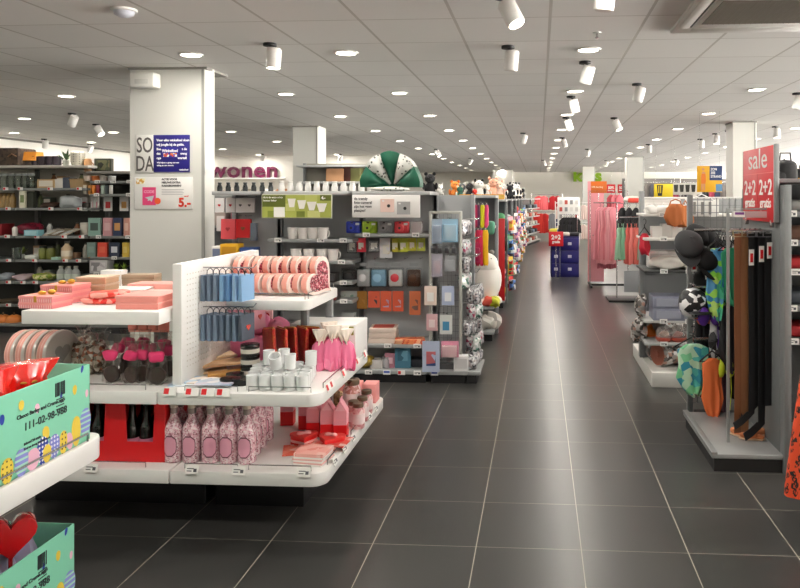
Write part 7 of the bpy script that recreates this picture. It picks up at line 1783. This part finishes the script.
# hanging sale sign
ws = .6
zb2, zt2 = 1.365, 1.795
hs = zt2 - zb2; xS = 1.3
s_ = link('sale_sign', None, None, (xS, 4.33, zb2), (0, 0, -PI / 2)); tag(s_, 'large red sale sign reading 2+2 gratis twice, standing over the belts', 'sign')
bd = part('board', MB().box(-ws / 2, ws / 2, -.004, .004, 0, hs).mesh(M('#d01e28', .4), .001), s_)
part('edge_profile', MB().box(ws / 2 - .002, ws / 2 + .012, -.008, .02, 0, hs + .004).mesh(M('#9b9d9d', .35, .4), .002), s_)
part('edge_profile', MB().box(-ws / 2 - .006, -ws / 2, -.006, .008, 0, hs).mesh(M('#9b9d9d', .35, .4), .001), s_)
link('seam', MB().box(-ws / 2, ws / 2, -.005, -.003, hs * .645, hs * .652).mesh(M('#e86a6a', .4)), bd)
link('seam', MB().box(-.002, .002, -.005, -.003, .1, hs * .645).mesh(M('#b81820', .4)), bd)
link('lettering', text_mesh('sale', .17, PAPER, .0008, 'CENTER', .0, 1.45), bd, (0, -.0055, hs * .72))
for sx in (-1, 1):
    link('lettering', text_mesh('2+2', .125, PAPER, .0008, 'CENTER', .002, 1.2), bd, (sx * ws * .25, -.0055, hs * .36)); link('lettering', text_mesh('gratis', .08, PAPER, .0008, 'CENTER', .0012, 1.15), bd, (sx * ws * .25, -.0055, hs * .19))
for sx in (-1, 1): part('foot_clip', MB().box(sx * ws * .4 - .008, sx * ws * .4 + .008, -.008, .012, -.03, .01).mesh(STEEL, .002), s_)

# ------------------------------------------------------------------ shelving beyond the belt stand, at the edge of the picture
rx0 = tx0 + tw + .02
rs = shelving('side_shelving', 'grey shelving with caps and dark goods at the right of the belt stand', 'shelving', Frame(rx0, 4.15), 1.3, .5, vz(183, 1.5, 4.2), [(z, .48) for z in (vz(212, 1.5, 4.2), vz(241, 1.5, 4.2), vz(270, 1.5, 4.2), vz(306, 1.5, 4.2), vz(339, 1.5, 4.2))], .1, M('#8c8f90', .4, .3), M('#45484a', .6), GREY, 1, TICKET, 1.0)
it = [('#8a8a88', '#c8c4bc', '#3a3a3c'), ('#6a4a3a', '#e0dcd4', '#8a6a5a'), ('#b02028', '#8a1820', '#2a2a2c'), ('#3a4048', '#5a6068', '#22262a'), ('#a81c24', '#2a2a2e', '#c8c8c8')]
nmz = [('grey', 'stone', 'charcoal'), ('brown', 'ivory', 'taupe'), ('red', 'dark red', 'black'), ('slate', 'steel grey', 'ink'), ('crimson', 'coal', 'silver')]
for r_, v in enumerate((212, 241, 270, 306, 339)):
    for i in range(3):
        x = rx0 + .13 + .3 * i
        place(folded(.24, .26, .07 + .015 * ((r_ + i) % 2), M(it[r_][i], .7), r_), 'folded_item', '%s folded item on the %s shelf beside the belt stand' % (nmz[r_][i], ORD[r_]), 'clothes', (x, 4.36, vz(v, 1.5, 4.2)), 0)
# bags on top of this shelving and behind
zt3 = vz(183, 1.5, 4.2) + .004
xs0 = rx0
tb = part('top_board', MB().box(-.02, 1.32, 0, .52, zt3 - .004, zt3 + .02).mesh(GREY, .003), rs)
Yv = 7.2
bs = shelving('bag_shelving', 'tall grey shelving topped with black bags behind the sale sign', 'shelving', Frame(ux(760, Yv), Yv), 1.6, .5, 1.55, [(1.25, .45), (.9, .45), (.5, .45)], .1, SHELFGREY, M('#55585a', .6), GREY, 2, TICKET, .4, top=GREY)
for i, (u, w_, h_, c, n1) in enumerate(((766, .22, .12, '#1a1a1c', 'flat black'), (775, .26, .2, '#121214', 'black'), (786, .24, .3, '#17171a', 'large black'), (797, .16, .13, '#e0b020', 'yellow and white'), (806, .25, .22, '#202024', 'dark'))):
    x = ux(u, Yv + .2)
    place([('bag', MB().blob(0, 0, h_ / 2, w_ / 2, .1, h_ / 2, .12, i, 20, 12, .6).mesh(M(c, .6), smooth=70), None), ('handle', MB().tube([(-w_ * .25, 0, h_ * .9), (-w_ * .2, 0, h_ * 1.25), (w_ * .2, 0, h_ * 1.25), (w_ * .25, 0, h_ * .9)], .009, 6).mesh(M(c, .6)), None)], 'handbag', '%s bag on top of the shelving behind the sale sign' % n1, 'bag', (x, Yv + .22, 1.581))
for i in range(5):
    for z in (1.25, .9):
        place(carton(.2, .24, .15, M(('#2c2c30', '#c8c4be', '#7a2028', '#46505c', '#1c1c1e')[i], .6)), 'dark_carton', '%s carton on the %s shelf behind the sale sign' % (('charcoal', 'pale', 'wine', 'slate', 'black')[i], 'upper' if z > 1 else 'middle'), 'carton', (ux(760, Yv) + .18 + .3 * i, Yv + .25, z))
# leopard dress on its rail
xd = 1.338; Yl = 3.3
o = link('garment_rail', None, None, (xd + .25, Yl, 0)); tag(o, 'chrome garment rail at the near right carrying the orange leopard dress', 'clothes rail')
part('rail', MB().tube([(-.35, 0, 1.32), (.55, 0, 1.32)], .012, 8).mesh(STEEL), o); part('post', MB().tube([(.5, 0, 0), (.5, 0, 1.32)], .014, 8).mesh(STEEL), o); part('foot', MB().tube([(.5, -.3, .015), (.5, .3, .015)], .014, 8).mesh(STEEL), o)
lp = leopard()
place(dress(lp, 1.1, .1, .235, .1, .03, 3, True, 6), 'leopard_dress', 'long orange dress with black leopard print at the near right edge', 'clothes', (xd, Yl, 1.275), .12)
# yellow swimwear poster and dark letter frieze far right
Yy = 9.6
x0, x1 = ux(697, Yy), ux(722, Yy); z0_, z1_ = vz(192, x0, Yy), vz(166, x0, Yy)
s_ = link('swimwear_poster', None, None, ((x0 + x1) / 2, Yy, z0_)); tag(s_, 'yellow and blue swimwear poster hanging above the dark clothes', 'poster')
w_, h_ = x1 - x0, z1_ - z0_
bd = part('board', MB().box(-w_ / 2, w_ / 2, -.006, .006, 0, h_).mesh(M('#e0a818', .5), .002), s_)
link('blue_field', MB().box(w_ * .0, w_ / 2, -.0075, -.005, h_ * .45, h_).mesh(M('#1e3a6c', .5)), bd)
link('blue_block', MB().box(w_ * .25, w_ / 2, -.0075, -.005, h_ * .02, h_ * .3).mesh(M('#5a8ab0', .5)), bd)
fg = MB()
fg.prism([(-.035, .02), (-.015, .02), (-.008, .12), (.0, .02), (.02, .02), (.022, .13), (.032, .2), (.02, .26), (.004, .27), (-.02, .27), (-.036, .2), (-.03, .13)], -.009, -.0075)
T = Matrix.Translation((-.006, -.008, .3)) @ Matrix.Rotation(PI / 2, 4, 'X'); fg.cyl(.018, -.001, .001, 16, 0, T)
fgo = link('printed_figure', fg.mesh(M('#c88a60', .6), 0), bd, (-w_ * .24, 0, 0))
link('printed_swimsuit', MB().prism([(-.032, .11), (.024, .11), (.03, .15), (.022, .24), (-.026, .24), (-.034, .15)], -.0098, -.0088).mesh(M('#d8741c', .6), 0), bd, (-w_ * .24, 0, 0))
for k in range(3): link('lettering', text_mesh(('ZON', 'ZEE', 'STRAND')[k], h_ * .13, PAPER, .0008, 'LEFT', .0012, .8), bd, (w_ * .04, -.0088, h_ * (.83 - .14 * k)))
for sx in (-1, 1): part('hanging_wire', MB().cyl(.0012, h_, H - z0_, 5).mesh(STEEL), s_, (sx * w_ * .4, 0, 0))
Yf = 14.5
x0, x1 = ux(654, Yf), ux(673, Yf); z0_, z1_ = vz(197, x0, Yf), vz(184, x0, Yf)
s_ = link('yellow_sign', None, None, (x0, Yf, z0_)); tag(s_, 'yellow sign with a black striped cup drawing, hanging over the clothing floor', 'sign')
w_, h_ = x1 - x0, z1_ - z0_
bd = part('board', MB().box(0, w_, -.006, .006, 0, h_).mesh(M('#d8c020', .5), .002), s_)
link('printed_cup', MB().prism([(w_ * .2, h_ * .08), (w_ * .42, h_ * .08), (w_ * .48, h_ * .92), (w_ * .14, h_ * .92)], -.0085, -.0065).mesh(M('#1c1c1c', .5), 0), bd)
for k in range(2): link('cup_stripe', MB().box(w_ * (.22 + .1 * k), w_ * (.27 + .1 * k), -.0098, -.0085, h_ * .3, h_ * .85).mesh(M('#d8c020', .5)), bd)
for q in (.1, .9): part('hanging_wire', MB().cyl(.0012, h_, H - z0_, 5).mesh(STEEL), s_, (w_ * q, 0, 0))
Yf = 16
x0, x1 = ux(673, Yf), ux(702, Yf); z0_ = vz(192, x0, Yf)
s_ = link('frieze_board', None, None, (x0, Yf, z0_)); tag(s_, 'pale board with a row of black cup shapes, hung beside the yellow sign', 'sign')
bd = part('board', MB().box(0, x1 - x0, -.006, .006, -.06, .2).mesh(M('#d4d2ca', .5), .002), s_)
for k in range(5):
    cx = (x1 - x0) * (.1 + .2 * k); link('printed_cup', MB().prism([(cx - .035, .0), (cx + .035, .0), (cx + .05, .16), (cx - .05, .16)], -.0085, -.0065).mesh(M('#26261e', .5), 0), bd)
for q in (.05, .95): part('hanging_wire', MB().cyl(.0012, .2, H - z0_, 5).mesh(STEEL), s_, ((x1 - x0) * q, 0, 0))
# dark wall shelving along the far right wall
for k in range(4):
    fr = Frame(6.2, 8 + 4.4 * k, 0)
    sh = shelving('clothing_wall_bay', 'grey shelving of folded clothes across the clothing floor, %s from the front' % ORD[k], 'shelving', fr, 3.6, .45, 1.5, [(.5, .42), (.85, .42), (1.2, .42)], .1, SHELFGREY, M('#6a6866', .6), GREY, 3)
    for i in range(8):
        place(folded(.34, .3, .2, M(('#d8d4ce', '#2a2a30', '#b04a50', '#6a7a90')[(i + k) % 4], .8), i % 3), 'folded_garment', '%s folded pile on the clothing floor shelving, %s row, %s along' % (('white', 'black', 'red', 'blue')[(i + k) % 4], ORD[k], ORD[i]), 'clothes', (6.4 + .44 * i, 8.2 + 4.4 * k, 1.5), 0, 'folded piles on the clothing floor')

# tall rails of dark clothes far back on the clothing floor
for k, (X0, Y0, nm) in enumerate(((3.3, 27.5, 'nearest the aisle'), (5.6, 27.8, 'in the middle'), (7.9, 28.1, 'farthest from the aisle'))):
    o = link('tall_clothes_rail', None, None, (X0, Y0, 0)); tag(o, 'tall double rail of dark clothes against the rear, %s' % nm, 'clothes rail')
    part('back_board', MB().box(-.1, 2.1, .3, .34, 0, 2.25).mesh(M('#6e6a66', .6)), o)
    for z in (2.1, 1.1): part('rail', MB().tube([(-.05, 0, z), (2.05, 0, z)], .014, 8).mesh(STEEL), o)
    for x_ in (-.05, 2.05): part('post', MB().tube([(x_, 0, 0), (x_, 0, 2.15)], .016, 8).mesh(STEEL), o)
    for r_, z in enumerate((2.05, 1.05)):
        for i in range(9):
            c = ('#1a1a1d', '#3a3a40', '#8a3040', '#c8c4bc', '#26304a', '#141416', '#5a5450')[(i * 2 + k + r_) % 7]
            n1 = dict(zip(('#1a1a1d', '#3a3a40', '#8a3040', '#c8c4bc', '#26304a', '#141416', '#5a5450'), ('black', 'dark grey', 'wine red', 'stone', 'navy', 'jet black', 'taupe')))[c]
            place(dress(M(c, .8), .8, .11, .15, .05, .02, i % 5, False), 'rear_garment', '%s garment on the %s rear rail %s, %s along' % (n1, ('upper', 'lower')[r_], nm, ORD[i]), 'clothes', (X0 + .12 + .22 * i, Y0, z), .4, 'dark clothes on the rear rails')
# ================================================================== CAMERA, WORLD, COLOUR
cam = bpy.data.cameras.new('camera'); co = bpy.data.objects.new('camera', cam); COL.objects.link(co)
co.location = (0, 0, EYE); co.rotation_euler = (PI / 2, 0, YAW)
cam.sensor_fit = 'HORIZONTAL'; cam.sensor_width = 36; cam.lens = 36 * FPX / 800
cam.shift_x = (400 - CU) / 800; cam.shift_y = -(294 - CV) / 800
cam.clip_end = 100
SC.camera = co
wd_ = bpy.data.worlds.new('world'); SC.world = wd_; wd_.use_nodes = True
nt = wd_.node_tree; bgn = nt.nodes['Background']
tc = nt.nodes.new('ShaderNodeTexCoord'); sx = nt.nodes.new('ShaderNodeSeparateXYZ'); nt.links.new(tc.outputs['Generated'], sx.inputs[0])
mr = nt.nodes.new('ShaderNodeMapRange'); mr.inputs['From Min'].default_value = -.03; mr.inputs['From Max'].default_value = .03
mr.inputs['To Min'].default_value = UPLIGHT_S; mr.inputs['To Max'].default_value = WORLD_S  # lower half of the world made brighter, added as uplight for the ceiling
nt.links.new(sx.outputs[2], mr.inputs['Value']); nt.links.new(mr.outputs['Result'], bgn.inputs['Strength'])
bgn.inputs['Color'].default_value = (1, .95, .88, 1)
SC.view_settings.view_transform = 'Standard'; SC.view_settings.look = 'None'; SC.view_settings.gamma = 1; SC.view_settings.exposure = EXPO
SC.view_settings.use_curve_mapping = False
cy = SC.cycles
cy.use_denoising = True; cy.max_bounces = 8; cy.diffuse_bounces = 5; cy.glossy_bounces = 3; cy.transparent_max_bounces = 12; cy.transmission_bounces = 4
cy.caustics_reflective = False; cy.caustics_refractive = False; cy.sample_clamp_indirect = 6; cy.use_light_tree = True
for lb, os_ in _SEEN.items():
    if len(os_) > 1 and not bpy.data.objects[os_[0]].get('group'): print('DUPLABEL', lb, os_)
